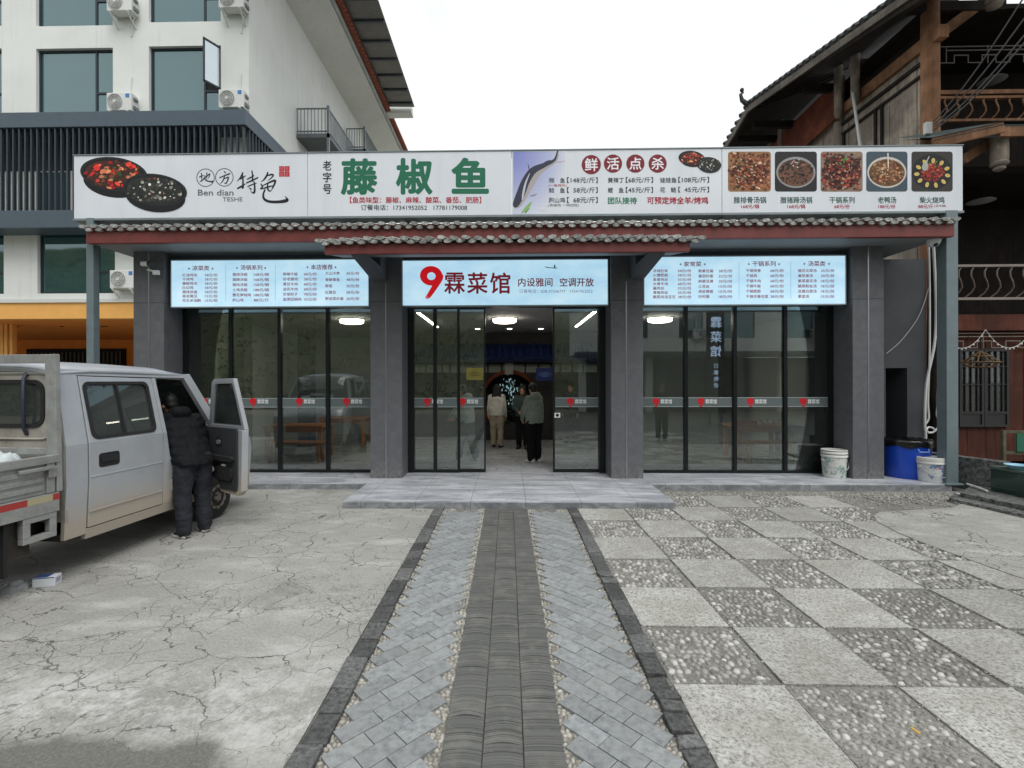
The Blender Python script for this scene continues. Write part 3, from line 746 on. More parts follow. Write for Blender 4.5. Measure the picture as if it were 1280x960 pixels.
# ------------------------------------------------------------------ sign art helpers
def ell(cx, cy, rx, ry, n=28, rot=0.0):
    ca, sa = math.cos(rot), math.sin(rot)
    return [(cx + rx * math.cos(t) * ca - ry * math.sin(t) * sa, cy + rx * math.cos(t) * sa + ry * math.sin(t) * ca) for t in [2 * math.pi * k / n for k in range(n)]]
class Art:
    """flat print on a sign: every layer lies a hair in front of the one before"""
    def __init__(s, Y, first=0.0015, step=0.00003): s.mb = MB(); s.Y = Y; s.d = first; s.st = step
    def fn(s, u, v): return at(u, v, s.Y) + Vector((0, -s.d, 0))
    def poly(s, pts, col):
        s.d += s.st; s.mb.col = lin(col); s.mb.poly([s.fn(u, v) for u, v in pts]); s.mb.col = None
    def holed(s, rings, col):
        s.d += s.st; s.mb.col = lin(col); flat = [p for r in rings for p in r]
        tri = tessellate_polygon([[Vector((p[0], p[1], 0)) for p in r] for r in rings])
        s.mb._add([s.fn(*p) for p in flat], [tuple(t) for t in tri]); s.mb.col = None
    def text(s, body, rect, col, bold=0.0):
        s.d += s.st; put(s.mb, body, rect, s.fn, bold, lin(col))
    def brush(s, pts, col):            # (u, v, width) along a stroke
        s.d += s.st; s.mb.col = lin(col); L = []; Rr = []
        P = []
        for i in range(len(pts) - 1):  # smooth by subdividing (Catmull-Rom)
            p0, p1, p2, p3 = pts[max(i - 1, 0)], pts[i], pts[i + 1], pts[min(i + 2, len(pts) - 1)]
            for k in range(5):
                t = k / 5; P.append(tuple(0.5 * (2 * b + (c - a) * t + (2 * a - 5 * b + 4 * c - d_) * t * t + (3 * b - a - 3 * c + d_) * t ** 3) for a, b, c, d_ in zip(p0, p1, p2, p3)))
        P.append(pts[-1])
        for i, p in enumerate(P):
            a, b = P[max(i - 1, 0)], P[min(i + 1, len(P) - 1)]; dx, dy = b[0] - a[0], b[1] - a[1]; l = math.hypot(dx, dy) or 1
            L.append((p[0] - dy / l * p[2] / 2, p[1] + dx / l * p[2] / 2)); Rr.append((p[0] + dy / l * p[2] / 2, p[1] - dx / l * p[2] / 2))
        vs = [s.fn(*q) for q in L] + [s.fn(*q) for q in Rr]; n = len(L)
        s.mb._add(vs, [(i, i + 1, n + i + 1, n + i) for i in range(n - 1)]); s.mb.col = None
    def blobs(s, inside, box, n, cols, r0, r1, rr):
        k = 0
        for _ in range(n * 6):
            if k >= n: break
            u, v = rr.uniform(box[0], box[2]), rr.uniform(box[1], box[3])
            if not inside(u, v): continue
            k += 1; r = rr.uniform(r0, r1); a0 = rr.uniform(0, 6.28); e = rr.uniform(0.5, 1.0); m_ = 7
            pts = []
            for q in range(m_):
                t = 2 * math.pi * q / m_; rad = r * rr.uniform(0.75, 1.15); x, y = math.cos(t) * rad, math.sin(t) * rad * e
                pts.append((u + x * math.cos(a0) - y * math.sin(a0), v + (x * math.sin(a0) + y * math.cos(a0)) * 0.8))
            c = rr.choice(cols); g_ = rr.uniform(0.72, 1.22); c = tuple(max(0, min(255, q * g_)) for q in c)
            s.poly(pts, c)
    def bowl(s, cx, cy, rx, ry, kind, rr, depth):
        rot = R(7); s.poly(ell(cx + rx * 0.02, cy + depth, rx * 0.93, ry * 0.98, 30, rot), (26, 27, 30)); s.poly(ell(cx, cy, rx, ry, 34, rot), (40, 41, 45)); s.poly(ell(cx, cy + ry * 0.02, rx * 0.93, ry * 0.9, 34, rot), (22, 22, 24))
        ins = lambda u, v: ((u - cx) / (rx * 0.84)) ** 2 + ((v - cy - ry * 0.04) / (ry * 0.8)) ** 2 < 1
        bx = (cx - rx, cy - ry, cx + rx, cy + ry); q = rx / 42
        if kind == 'red':
            s.poly(ell(cx, cy + ry * 0.04, rx * 0.86, ry * 0.82, 30, rot), (70, 40, 34))
            s.blobs(ins, bx, 90, [(62, 34, 30), (92, 52, 40), (48, 32, 30), (120, 70, 48)], 1.6 * q, 3.4 * q, rr)
            s.blobs(ins, bx, 46, [(206, 48, 42), (222, 66, 52), (186, 36, 36), (226, 152, 108), (214, 128, 92)], 2 * q, 4.6 * q, rr)
            s.blobs(lambda u, v: math.hypot(u - cx, (v - cy) * 1.5) < rx * 0.3, bx, 40, [(62, 96, 58), (84, 118, 72), (44, 72, 46)], 0.9 * q, 2.2 * q, rr)
        else:
            s.poly(ell(cx, cy + ry * 0.04, rx * 0.88, ry * 0.86, 30, rot), (44, 46, 44))
            s.blobs(ins, bx, 110, [(58, 60, 54), (36, 40, 40), (78, 78, 66), (50, 58, 50)], 1.4 * q, 3.2 * q, rr)
            s.blobs(ins, bx, 40, [(178, 180, 172), (206, 206, 198), (150, 150, 138)], 0.9 * q, 2.9 * q, rr)
            s.blobs(ins, bx, 8, [(150, 66, 48)], 1 * q, 2 * q, rr)
    def build(s, name, par, m_=None): return s.mb.build(name, m_ or m_ink, par, fixn=False)
def z_(o, k):                          # from a zoomed crop back to photo pixels
    return lambda x, y: (o[0] + x * k, o[1] + y * k)
def rc(f, a, b, c, d): return f(a, b) + f(c, d)

B3, B2, B1 = 0.04, 0.022, 0.011
want([(t, B3) for t in '藤椒鱼'] + [(t, B2) for t in ('老', '字', '号', '鲜', '活', '点', '杀', '霖', '菜', '馆')] +
     [('【鱼类味型：藤椒、麻辣、酸菜、番茄、肥肠】', B2), ('订餐电话：17341952052   17781179008', B1), ('Ben dian', B1), ('TESHE', B1), ('团队接待', B2), ('可预定烤全羊/烤鸡', B2),
      ('(一鱼两吃)', 0), ('(青椒鸡 一鸡四吃)', 0), ('内设雅间', B2), ('空调开放', B2), ('订餐电话：028-37506777   17341952052', 0), ('★', 0), ('(另半锅)', 0)] +
     [(t, B1) for t in ('雅', '鱼', '鲶', '跑山鸡', '黄辣丁', '鲤', '娃娃鱼', '花', '鲢', '【148元/斤】', '【  58元/斤】', '【  68元/斤】', '【68元/斤】', '【45元/斤】', '【108元/斤】', '【  45元/斤】')] +
     [(t, B2) for t in ('腊排骨汤锅', '腊猪蹄汤锅', '干锅系列', '老鸭汤', '柴火烧鸡', '168元/锅', '68元/份', '188元/份', '88元/斤')])
# ------------------------------------------------------------------ the long roof sign
YS = 8.2
sx0, sx1 = xa(93, YS), xa(1204, YS); sz0, sz1 = at(640, 268.5, YS).z, at(640, 188.5, YS).z
sb = thing('roof_signboard', 'long white roof sign with green characters and pictures of dishes', 'sign', ((sx0 + sx1) / 2, YS, sz0))
edges = [sx0] + [xa(u, YS) for u in (385, 640.5, 903)] + [sx1]
for k in range(4):
    mb = MB(); mb.box(edges[k] + (0.004 if k else 0), edges[k + 1] - (0.004 if k < 3 else 0), YS, YS + 0.26, sz0, sz1); mb.build('sign_panel', m_panel, sb, bevel=0.004)
mb = MB(); mb.box(sx0 - 0.012, sx1 + 0.012, YS - 0.012, YS + 0.27, sz0 - 0.035, sz0 - 0.001); mb.box(sx0 - 0.012, sx1 + 0.012, YS - 0.012, YS + 0.27, sz1 + 0.001, sz1 + 0.018)
mb.build('edge_trim', M('sign_trim_grey', (128, 138, 140), 0.45, 0.3), sb)
mb = MB()
for k in range(9):
    X = sx0 + 0.3 + k * (sx1 - sx0 - 0.6) / 8
    mb.obox((X, YS + 0.15, sz0 - 0.036), (X + 0.02, YS + 0.15, ZS + 0.2), 0.035, 0.035, (1, 0, 0)); mb.obox((X, YS + 0.2, sz0 - 0.04), (X + (0.35 if k % 2 else -0.35), YS + 1.2, ZS + 0.22), 0.03, 0.03)
mb.build('sign_legs', m_steel, sb)
rr = random.Random(31); A = Art(YS)
f1 = z_((80, 180), 0.25)
A.bowl(*f1(250, 150), 42.5, 21, 'red', rr, 9); A.bowl(*f1(455, 230), 40.5, 20, 'dark', rr, 8)
A.d = 0.0015
f8 = z_((230, 195), 190 / 1280); K = (34, 36, 42)
for cx, cy in ((182, 183), (340, 180)):
    A.holed([[f8(*p) for p in ell(cx, cy, 77, 77, 36)], [f8(*p) for p in ell(cx, cy, 71, 71, 36)]], (60, 64, 70))
def strokes(list_, k=1.0, col=K):
    for st in list_: A.brush([f8(x, y) + (wd * k * 190 / 1280,) for x, y, wd in st], col)
strokes([[(128, 178, 7), (145, 172, 8), (168, 162, 4)], [(146, 143, 8), (150, 180, 7), (152, 214, 6)], [(134, 216, 6), (152, 206, 8), (176, 190, 4)],
         [(163, 190, 6), (190, 172, 7), (216, 150, 8), (212, 172, 7), (204, 190, 3)], [(192, 138, 8), (193, 170, 7), (192, 198, 4)], [(177, 163, 7), (177, 190, 8), (188, 206, 9), (215, 214, 9), (240, 216, 12), (246, 206, 3)]], 1.15)
strokes([[(338, 127, 6), (350, 145, 10)], [(298, 184, 9), (340, 166, 8), (388, 148, 12)], [(342, 168, 8), (330, 205, 8), (304, 236, 3)], [(336, 192, 5), (358, 184, 8), (374, 180, 10), (366, 210, 9), (352, 232, 8), (338, 224, 2)]], 1.15)
strokes([[(496, 138, 12), (478, 178, 11), (448, 214, 4)], [(470, 196, 8), (495, 182, 10), (520, 165, 6)], [(492, 150, 10), (497, 210, 12), (496, 268, 14), (484, 262, 3)], [(448, 276, 10), (480, 258, 14), (522, 232, 4)],
         [(530, 198, 8), (560, 182, 11), (592, 165, 7)], [(572, 122, 9), (578, 170, 12), (576, 218, 8)], [(524, 228, 9), (570, 208, 12), (626, 180, 10)], [(534, 258, 7), (570, 243, 10), (612, 228, 6)],
         [(590, 214, 10), (596, 260, 13), (592, 306, 16), (576, 308, 9), (558, 292, 2)], [(548, 264, 6), (568, 284, 13)]], 1.1)
strokes([[(706, 134, 8), (700, 160, 15), (676, 196, 12), (648, 220, 3)], [(704, 166, 9), (736, 156, 13), (752, 164, 12), (730, 190, 8), (704, 208, 4)], [(645, 232, 6), (660, 256, 13), (652, 276, 14), (640, 270, 3)],
         [(664, 250, 6), (712, 226, 12), (764, 206, 16), (766, 226, 15), (750, 262, 12), (738, 282, 5)], [(664, 276, 8), (704, 262, 12), (748, 250, 7)], [(706, 232, 9), (704, 272, 12), (722, 296, 10), (742, 284, 3)],
         [(684, 282, 12), (668, 322, 14), (676, 362, 18), (720, 384, 20), (800, 386, 22), (862, 376, 26), (870, 364, 16), (850, 338, 3)]], 1.1)
A.text('Ben dian', rc(f1, 670, 228, 848, 258), (96, 100, 104), B1); A.text('TESHE', rc(f1, 793, 266, 893, 287), (110, 114, 118), B1)
for i in range(2):
    for j in range(2):
        a, b = 1076 + i * 27, 111 + j * 27; A.poly([f1(a, b), f1(a + 25, b), f1(a + 25, b + 25), f1(a, b + 25)], (188, 44, 56))
        for q in (6, 12, 18): A.poly([f1(a + 6, b + q), f1(a + 19, b + q), f1(a + 19, b + q + 2), f1(a + 6, b + q + 2)], (214, 140, 146))
A.d = 0.0015
f2 = z_((380, 180), 0.21875); G = (38, 110, 84)
for ch, r_ in (('藤', (210, 82, 420, 292)), ('椒', (525, 80, 735, 290)), ('鱼', (842, 78, 1057, 285))): A.text(ch, rc(f2, *r_), G, B3)
A.text('【鱼类味型：藤椒、麻辣、酸菜、番茄、肥肠】', rc(f2, 262, 302, 1013, 339), (172, 38, 56), B2)
A.text('订餐电话：17341952052   17781179008', rc(f2, 325, 347, 932, 379), (52, 56, 62), B1)
for ch, a, b in (('老', 95, 152), ('字', 162, 220), ('号', 230, 286)): A.text(ch, rc(f2, 108, a, 157, b), K, B2)
# fish picture
f6 = z_((650, 185), 130 / 1280)
for i in range(16):
    for j in range(16):
        u0, v0 = 641.5 + i * 4, 189.5 + j * 4.9; d_ = max(0, 1 - math.hypot((u0 - 641) / 66, (v0 - 189) / 84)) ** 0.8
        if d_ <= 0.02: continue
        c = tuple(a * (1 - d_) + b * d_ for a, b in zip((222, 227, 234), (132, 140, 206)))
        A.mb.col = lin(c); A.mb.poly([at(u, v, YS) + Vector((0, -A.d, 0)) for u, v in ((u0, v0), (u0 + 4, v0), (u0 + 4, v0 + 4.9), (u0, v0 + 4.9))]); A.mb.col = None
Fq = lambda L: [f6(x, y) + (wd * 130 / 1280,) for x, y, wd in L]
A.brush(Fq([(474, 40, 14), (440, 150, 40), (330, 215, 80), (200, 300, 120), (110, 430, 135), (40, 560, 130), (-30, 690, 95), (-60, 740, 30)]), (176, 170, 168))
A.brush(Fq([(462, 30, 14), (425, 145, 30), (310, 205, 55), (160, 280, 86), (70, 410, 100), (10, 560, 105), (-50, 690, 80), (-70, 730, 25)]), (58, 62, 78))
A.brush(Fq([(120, 310, 6), (70, 430, 22), (40, 560, 26), (28, 640, 12)]), (196, 200, 208))
A.brush(Fq([(96, 190, 4), (108, 240, 12), (118, 290, 6)]), (70, 72, 84)); A.brush(Fq([(250, 215, 6), (330, 170, 22), (380, 150, 5)]), (64, 66, 80))
A.brush(Fq([(450, 180, 14), (500, 172, 16), (560, 160, 4)]), (190, 172, 176)); A.brush(Fq([(120, 590, 10), (170, 585, 20), (210, 560, 6)]), (150, 140, 140))
A.brush(Fq([(148, 655, 4), (100, 720, 40), (20, 800, 20)]), (140, 184, 110)); A.brush(Fq([(120, 740, 6), (70, 790, 22), (60, 800, 10)]), (96, 152, 74))
A.d = max(A.d, 0.003)
f3 = z_((640, 180), 0.21875)
for ch, cx, cy, r_ in (('鲜', 453, 118, 55), ('活', 577, 112, 52), ('点', 705, 112, 52), ('杀', 832, 112, 52)):
    A.poly([f3(*p) for p in ell(cx, cy, r_, r_, 32)], (126, 36, 48)); q = r_ * 0.68; A.text(ch, rc(f3, cx - q, cy - q, cx + q, cy + q), (236, 238, 242), B2)
T = (62, 66, 74)
for ch, r_ in (('雅', (210, 194, 242, 222)), ('鱼', (274, 194, 302, 222)), ('【148元/斤】', (314, 190, 490, 223)), ('鲶', (210, 250, 242, 279)), ('鱼', (274, 250, 302, 279)), ('【  58元/斤】', (314, 247, 490, 280)),
               ('跑山鸡', (210, 306, 303, 336)), ('【  68元/斤】', (314, 303, 490, 337)), ('黄辣丁', (548, 192, 640, 222)), ('【68元/斤】', (650, 189, 806, 222)), ('鲤', (548, 249, 576, 278)), ('鱼', (610, 249, 638, 278)),
               ('【45元/斤】', (650, 246, 806, 279)), ('娃娃鱼', (846, 191, 940, 221)), ('【108元/斤】', (950, 188, 1126, 221)), ('花', (846, 247, 876, 277)), ('鲢', (908, 247, 938, 277)), ('【  45元/斤】', (950, 244, 1126, 277))):
    A.text(ch, rc(f3, *r_), T, B1)
A.text('(一鱼两吃)', rc(f3, 210, 229, 312, 246), (176, 60, 70)); A.text('(青椒鸡 一鸡四吃)', rc(f3, 208, 342, 382, 360), (90, 92, 98))
A.text('团队接待', rc(f3, 548, 304, 714, 343), (30, 128, 92), B2); A.text('可预定烤全羊/烤鸡', rc(f3, 772, 302, 1121, 343), (176, 34, 56), B2)
A.bowl(*f3(1027, 83), 16.6, 9.6, 'red', rr, 1.2); A.bowl(*f3(1125, 118), 15.4, 9.2, 'dark', rr, 1.2)
f4 = z_((890, 180), 0.25)
def rsq(x0, y0, x1, y1, r=14):
    P = []
    for cx, cy, a0 in ((x1 - r, y1 - r, 0), (x0 + r, y1 - r, 90), (x0 + r, y0 + r, 180), (x1 - r, y0 + r, 270)):
        P += [(cx + r * math.cos(R(a0 + k * 22.5)), cy + r * math.sin(R(a0 + k * 22.5))) for k in range(5)]
    return P
dishes = [((80, 294), (150, 110, 72), (150, 92, 60), None, [(96, 50, 38), (64, 36, 30), (176, 110, 78), (132, 56, 44), (205, 170, 140)], [(84, 112, 66), (70, 96, 60)], (150, 90)),
          ((314, 524), (40, 38, 40), (112, 78, 60), (148, 150, 150), [(52, 38, 36), (86, 58, 46), (34, 28, 30), (128, 86, 66)], [(206, 204, 206), (176, 168, 168)], (415, 95)),
          ((543, 753), (142, 120, 102), (84, 42, 36), None, [(74, 34, 30), (122, 44, 36), (52, 30, 28), (176, 116, 88), (150, 62, 48)], [(74, 140, 62), (92, 160, 80)], (655, 75)),
          ((771, 977), (70, 84, 94), (108, 78, 52), (206, 200, 190), [(196, 148, 104), (172, 120, 80), (92, 66, 46), (132, 70, 48)], [(214, 176, 140), (222, 190, 150)], (860, 140)),
          ((997, 1203), (58, 56, 54), (34, 34, 36), None, [(170, 52, 42), (140, 44, 38), (104, 40, 36), (190, 88, 60)], [(92, 134, 60), (112, 150, 76)], (1098, 92))]
for (x0, x1), bgc, soup, rim, food, green, gp in dishes:
    A.d = 0.0015; A.poly([f4(*p) for p in rsq(x0, 38, x1, 238)], bgc)
    sq = lambda u, v, x0=x0, x1=x1: f4(x0 + 8, 0)[0] < u < f4(x1 - 8, 0)[0] and f4(0, 46)[1] < v < f4(0, 230)[1]
    cx, cy = f4((x0 + x1) / 2, 142)
    if rim: A.poly(ell(cx, cy, 24.5, 19.5, 30), rim); A.poly(ell(cx, cy + 0.5, 22.5, 17, 30), soup)
    elif x0 > 990: A.poly(ell(cx, cy - 0.5, 25, 22.5, 30), soup)
    else: A.poly(ell(cx, cy, 25, 22, 30), soup)
    bx = f4(x0, 38) + f4(x1, 238); small = x0 > 990
    if not rim and not small: A.blobs(sq, bx, 240, food + [bgc, tuple(q * .6 for q in bgc)], 1.0, 3.0, rr)
    A.blobs(lambda u, v: sq(u, v) and ((u - cx) / (14 if small else 21)) ** 2 + ((v - cy) / (11 if small else 16)) ** 2 < 1, bx, 150, food, 0.9, 2.7, rr)
    gx, gy = f4(*gp)
    A.blobs(lambda u, v: sq(u, v) and math.hypot(u - gx, v - gy) < 7.5, bx, 26, green, 0.8, 2.0, rr)
    if small:
        for k in range(11):
            t = 2 * math.pi * k / 11 + 0.2; e = (cx + math.cos(t) * 19.5, cy + 1 + math.sin(t) * 15.5)
            A.poly(ell(*e, 3.4, 2.3, 12, t), (214, 198, 120)); A.poly(ell(*e, 1.7, 1.2, 10, t), (226, 170, 84))
        A.poly(ell(cx - 9, cy - 7, 4, 5.4, 14, 0.3), (176, 178, 172)); A.brush([(cx - 8, cy - 11, 1.3), (cx - 4, cy - 20, 1.3)], (190, 190, 184))
    if x0 == 771: A.brush([(cx + 1, cy - 24, 1.6), (cx + 1.5, cy - 6, 1.4)], (226, 222, 214))
A.d = 0.0015
for t, a, b in (('腊排骨汤锅', 108, 271), ('腊猪蹄汤锅', 341, 501), ('干锅系列', 587, 713), ('老鸭汤', 829, 921), ('柴火烧鸡', 1038, 1162)): A.text(t, rc(f4, a, 264, b, 297), (42, 84, 74), B2)
for t, a, b in (('168元/锅', 145, 236), ('168元/锅', 376, 466), ('68元/份', 611, 689), ('188元/份', 832, 917), ('88元/斤', 1031, 1106)): A.text(t, rc(f4, a, 302, b, 323), (168, 44, 72), B2)
A.text('(另半锅)', rc(f4, 1112, 303, 1170, 318), (150, 60, 84))
A.build('print', sb)

# ------------------------------------------------------------------ three lit menu boxes under the eaves
YB = 8.68
def lightbox(name, label, u0, u1, v0, v1):
    x0, x1, z0, z1 = xa(u0, YB), xa(u1, YB), at((u0 + u1) / 2, v1, YB).z, at((u0 + u1) / 2, v0, YB).z
    o = thing(name, label, 'lit sign', ((x0 + x1) / 2, YB, z0))
    mb = MB(); mb.box(x0 + 0.018, x1 - 0.018, YB, YB + 0.1, z0 + 0.018, z1 - 0.018); mb.build('lit_panel', m_lightbox, o)
    mb = MB(); y0, y1 = YB - 0.006, YB + 0.12
    mb.box(x0, x1, y0, y1, z0, z0 + 0.018); mb.box(x0, x1, y0, y1, z1 - 0.018, z1); mb.box(x0, x0 + 0.018, y0, y1, z0 + 0.0185, z1 - 0.0185); mb.box(x1 - 0.018, x1, y0, y1, z0 + 0.0185, z1 - 0.0185)
    mb.build('frame', M('lightbox_frame', (176, 190, 198), 0.35, 0.5), o)
    return o
Q = (122, 54, 74)
LM = []
def column_of(f, title, tr, stars, rows, x, y0, dy, h, cw, pr):
    return (f, title, tr, stars, rows, x, y0, dy, h, cw, pr)
fa, fb, fc, fd = z_((200, 318), 145 / 1280), z_((340, 318), 130 / 1280), z_((800, 318), 130 / 1280), z_((920, 318), 145 / 1280)
left = [(fa, '凉菜类', (357, 124, 545, 178), ((305, 565), 140, 30), ['红油鸡块|58元/份', '干拌鸡|58元/份', '藤椒鸡块|58元/份', '白切鸡|58元/份', '腊味拼盘|58元/份', '蒜泥黄瓜|15元/份', '花生米油酥|15元/份'], 247, 210, 46.7, 35, 42, (495, 637)),
        (fa, '汤锅系列', (888, 118, 1130, 173), ((836, 1146), 134, 30), ['腊排汤锅|168元/锅', '腊蹄汤锅|168元/锅', '腊肉汤锅|158元/锅', '土鸡汤锅|188元/锅', '雪花笋炖鸡|188元/锅', '跑山鸡|88元/斤'], 801, 204, 56.5, 36, 41.5, (1035, 1202)),
        (fb, '本店推荐', (478, 124, 748, 189), ((420, 765), 140, 34), ['鲜椒牛蛙|68元/份', '砂老腊肉|58元/份', '黄豆牛肉|68元/份', '韭花牛肉|68元/份', '东坡肘子|78元/份', '盐菜回锅肉|35元/份'], 137, 222, 62, 40, 46, (393, 553)),
        (fb, None, None, None, ['大山冷笋|30元/份', '香酥黄鱼|48元/份', '野菜|20元/份', '红腊豆|58元/份', '野韭菜炒蛋|20元/份'], 655, 213, 78, 40, 46, (915, 1076))]
right = [(fc, '家常菜', (540, 87, 756, 149), ((483, 778), 102, 35), ['凉烧肚条|58元/份', '火爆肥肠|58元/份', '鱼香肉丝|35元/份', '水煮牛肉|68元/份', '酱肉丝|35元/份', '青椒肉丝|35元/份', '酸菜肉沫豆花|38元/份'], 160, 182, 53.5, 40, 47, (465, 632)),
         (fc, None, None, None, ['熊掌豆腐|28元/份', '番茄炒蛋|22元/份', '麻婆豆腐|20元/份', '土豆丝|15元/份', '虎皮青椒|15元/份', '炒时蔬|18元/份'], 717, 184, 63, 40, 47, (967, 1136)),
         (fd, '干锅系列', (180, 74, 438, 133), ((125, 459), 90, 31), ['干锅排骨|68元/份', '干锅鸡|68元/份', '干锅牛肉|68元/份', '干锅牛蛙|68元/份', '干锅肥肠|68元/份', '干锅手撕包菜|38元/份'], 110, 161, 57, 36, 41.5, (378, 527)),
         (fd, '汤菜类', (795, 73, 985, 131), ((738, 1010), 88, 31), ['豌豆尖菜汤|25元/份', '番茄蛋汤|20元/份', '紫菜蛋花汤|18元/份', '酸菜粉丝汤|18元/份', '豆腐白菜汤|18元/份', '素菜汤|15元/份'], 683, 161, 57, 36, 42, (935, 1085))]
items = []
for L in (left, right):
    for c in L:
        if c[1]: items.append((c[1], B2))
        for r_ in c[4]: items += [(t, B2) for t in r_.split('|')]
want(items)
def menu(o, L, lines):
    A = Art(YB, 0.0008, 0.00005)
    for f, title, tr, st, rows, x, y0, dy, h, cw, pr in L:
        if title:
            A.text(title, rc(f, *tr), (112, 60, 84), B2)
            for sx in st[0]: A.text('★', rc(f, sx, st[1], sx + st[2], st[1] + st[2]), (58, 56, 78))
        for k, r_ in enumerate(rows):
            n_, p_ = r_.split('|'); y = y0 + k * dy
            A.text(n_, rc(f, x, y, x + cw * len(n_) - 4, y + h), Q, B2); A.text(p_, rc(f, pr[0], y, pr[1], y + h), Q, B2)
    for u, v0, v1 in lines: A.poly([(u - 0.25, v0), (u + 0.25, v0), (u + 0.25, v1), (u - 0.25, v1)], (128, 150, 176))
    A.build('menu_print', o, m_inklit)
o = lightbox('menu_lightbox', 'pale blue lit menu box above the windows beside the van', 213.5, 462, 324, 384); menu(o, left, ((282.4, 332, 377), (344.2, 331, 376)))
o = lightbox('menu_lightbox', 'pale blue lit menu box above the windows with the white bucket below', 804.5, 1058, 319.5, 381.5); menu(o, right, ((923.6, 328, 374), (988.4, 327, 373)))
o = lightbox('shop_name_lightbox', 'pale blue lit name box with a big red brush numeral above the entrance', 502.5, 761, 324, 382.5)
A = Art(YB, 0.0008, 0.00005); f5 = z_((500, 318), 270 / 1280); RD = (206, 22, 32)
A.holed([[f5(*p) for p in ell(185, 127, 67, 58, 36, 0.1)], [f5(*p) for p in ell(186, 129, 25, 23, 24)]], RD)
for a, b, wd in ((238, 168, 14), (230, 162, 13), (222, 155, 12), (246, 176, 10), (214, 150, 8)):
    A.brush([f5(a + 4, 120) + (wd * 1.3 * .21,), f5(a, 150) + (wd * 1.2 * .21,), f5((a + b) / 2 - 2, 210) + (wd * .21 * 0.8,), f5(b, 264 - abs(162 - b) * 0.5) + (wd * .21 * 0.45,)], RD)
for ch, a, b in (('霖', 262, 385), ('菜', 398, 519), ('馆', 533, 654)): A.text(ch, rc(f5, a, 107, b, 233), (116, 26, 38), B2)
A.text('内设雅间', rc(f5, 700, 139, 904, 191), (104, 36, 48), B2); A.text('空调开放', rc(f5, 947, 139, 1148, 191), (104, 36, 48), B2)
A.text('订餐电话：028-37506777   17341952052', rc(f5, 707, 207, 1141, 229), (104, 98, 112))
A.poly([f5(852, 70), f5(880, 76), f5(940, 80), f5(925, 84), f5(870, 80)], (60, 76, 88)); A.poly([f5(912, 62), f5(920, 62), f5(922, 80), f5(912, 80)], (60, 76, 88))
A.build('name_print', o, m_inklit)
# ------------------------------------------------------------------ hotel on the left
YH = 15.0
m_hotel = NT('hotel_render')
_n = m_hotel.noise(0.6, 5, 0.65); _s = m_hotel.noise(2.2, 5, 0.7, m_hotel.mapped((2.4, 2.4, 0.12)))
_c = m_hotel.ramp(_n, [(0.3, lin((218, 221, 217))), (0.7, lin((230, 233, 229)))])
_c = m_hotel.mix(m_hotel.ramp(_s, [(0.55, (0, 0, 0, 1)), (0.8, (0.5,) * 3 + (1,))]), _c, lin((176, 179, 172)))
m_hotel.base(_c).set(rough=0.9, spec=0.2); m_hotel.bump(m_hotel.noise(45, 4), 0.25, 0.006); m_hotel = m_hotel.m
m_hframe = M('dark_window_frame', (44, 52, 60), 0.4, 0.2, 0.08)
def coated():
    t = NT('coated_hotel_glass'); n = t.noise(0.35, 2)
    t.base(t.ramp(n, [(0.3, lin((34, 62, 66))), (0.7, lin((44, 76, 80)))])).set(rough=0.03); t.b.inputs['IOR'].default_value = 2.5
    t.b.inputs['Specular Tint'].default_value = (0.72, 0.95, 0.97, 1); t.bump(t.noise(0.8, 2), 0.02, 0.02); return t.m
m_hglass = coated()
m_mirror = M('sky_reflection_mirror', (206, 216, 220), .04, .85, .03)  # pale mirror finish puts the sky's reflection into the open pane
m_bluegrey = M('blue_grey_metal', (78, 92, 102), 0.45, 0.3, 0.08, 4)
m_orange = M('orange_render', (232, 142, 58), 0.75, 0, 0.1, 2); m_yellow = M('yellow_panel', (230, 172, 92), 0.6, 0, 0.06, 3)
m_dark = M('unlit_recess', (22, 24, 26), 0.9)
hx1 = xa(312, YH); hx0 = -29.0; ZE = 15.9
hotel = thing('hotel', 'white hotel with blue grey slatted belt and orange ground floor behind the van', 'building', (hx1 - 6, YH, 0))
wins = [(46, -62, 142, 33), (187, -64, 277, 28), (46, 61, 142, 145), (187, 58, 277, 142.5), (47, 289, 144, 367), (-95, 62, 3, 146), (-95, -62, 3, 34), (-110, 290, 5, 368)]
rects = [(xa(a, YH), xa(c, YH), at(a, d, YH).z, at(a, b, YH).z) for a, b, c, d in wins]
zo, z_sl0, z_sl1 = at(200, 378, YH).z, at(200, 284, YH).z, at(200, 147, YH).z
mb = MB(); mb.panel([[(hx0, zo), (hx1, zo), (hx1, ZE), (hx0, ZE)]] + [[(a, c), (b, c), (b, d), (a, d)] for a, b, c, d in rects], lambda a, b, d: (a, YH + d, b), 0.28)
mb.build('wall', m_hotel, hotel)
mb = MB(); mb.box(hx1 - 0.28, hx1, YH + 0.282, 31, 0, ZE); mb.box(hx0, hx1 - 0.3, 30.7, 31, 0, ZE); mb.box(hx0, hx0 + 0.3, YH + 0.29, 30.6, zo, ZE); mb.build('side_wall', m_hotel, hotel)
mb = MB(); mb.box(hx0 + 0.3, hx1 - 0.3, 19.0, 19.1, 4.1, ZE); mb.build('room_partition', m_dark, hotel)
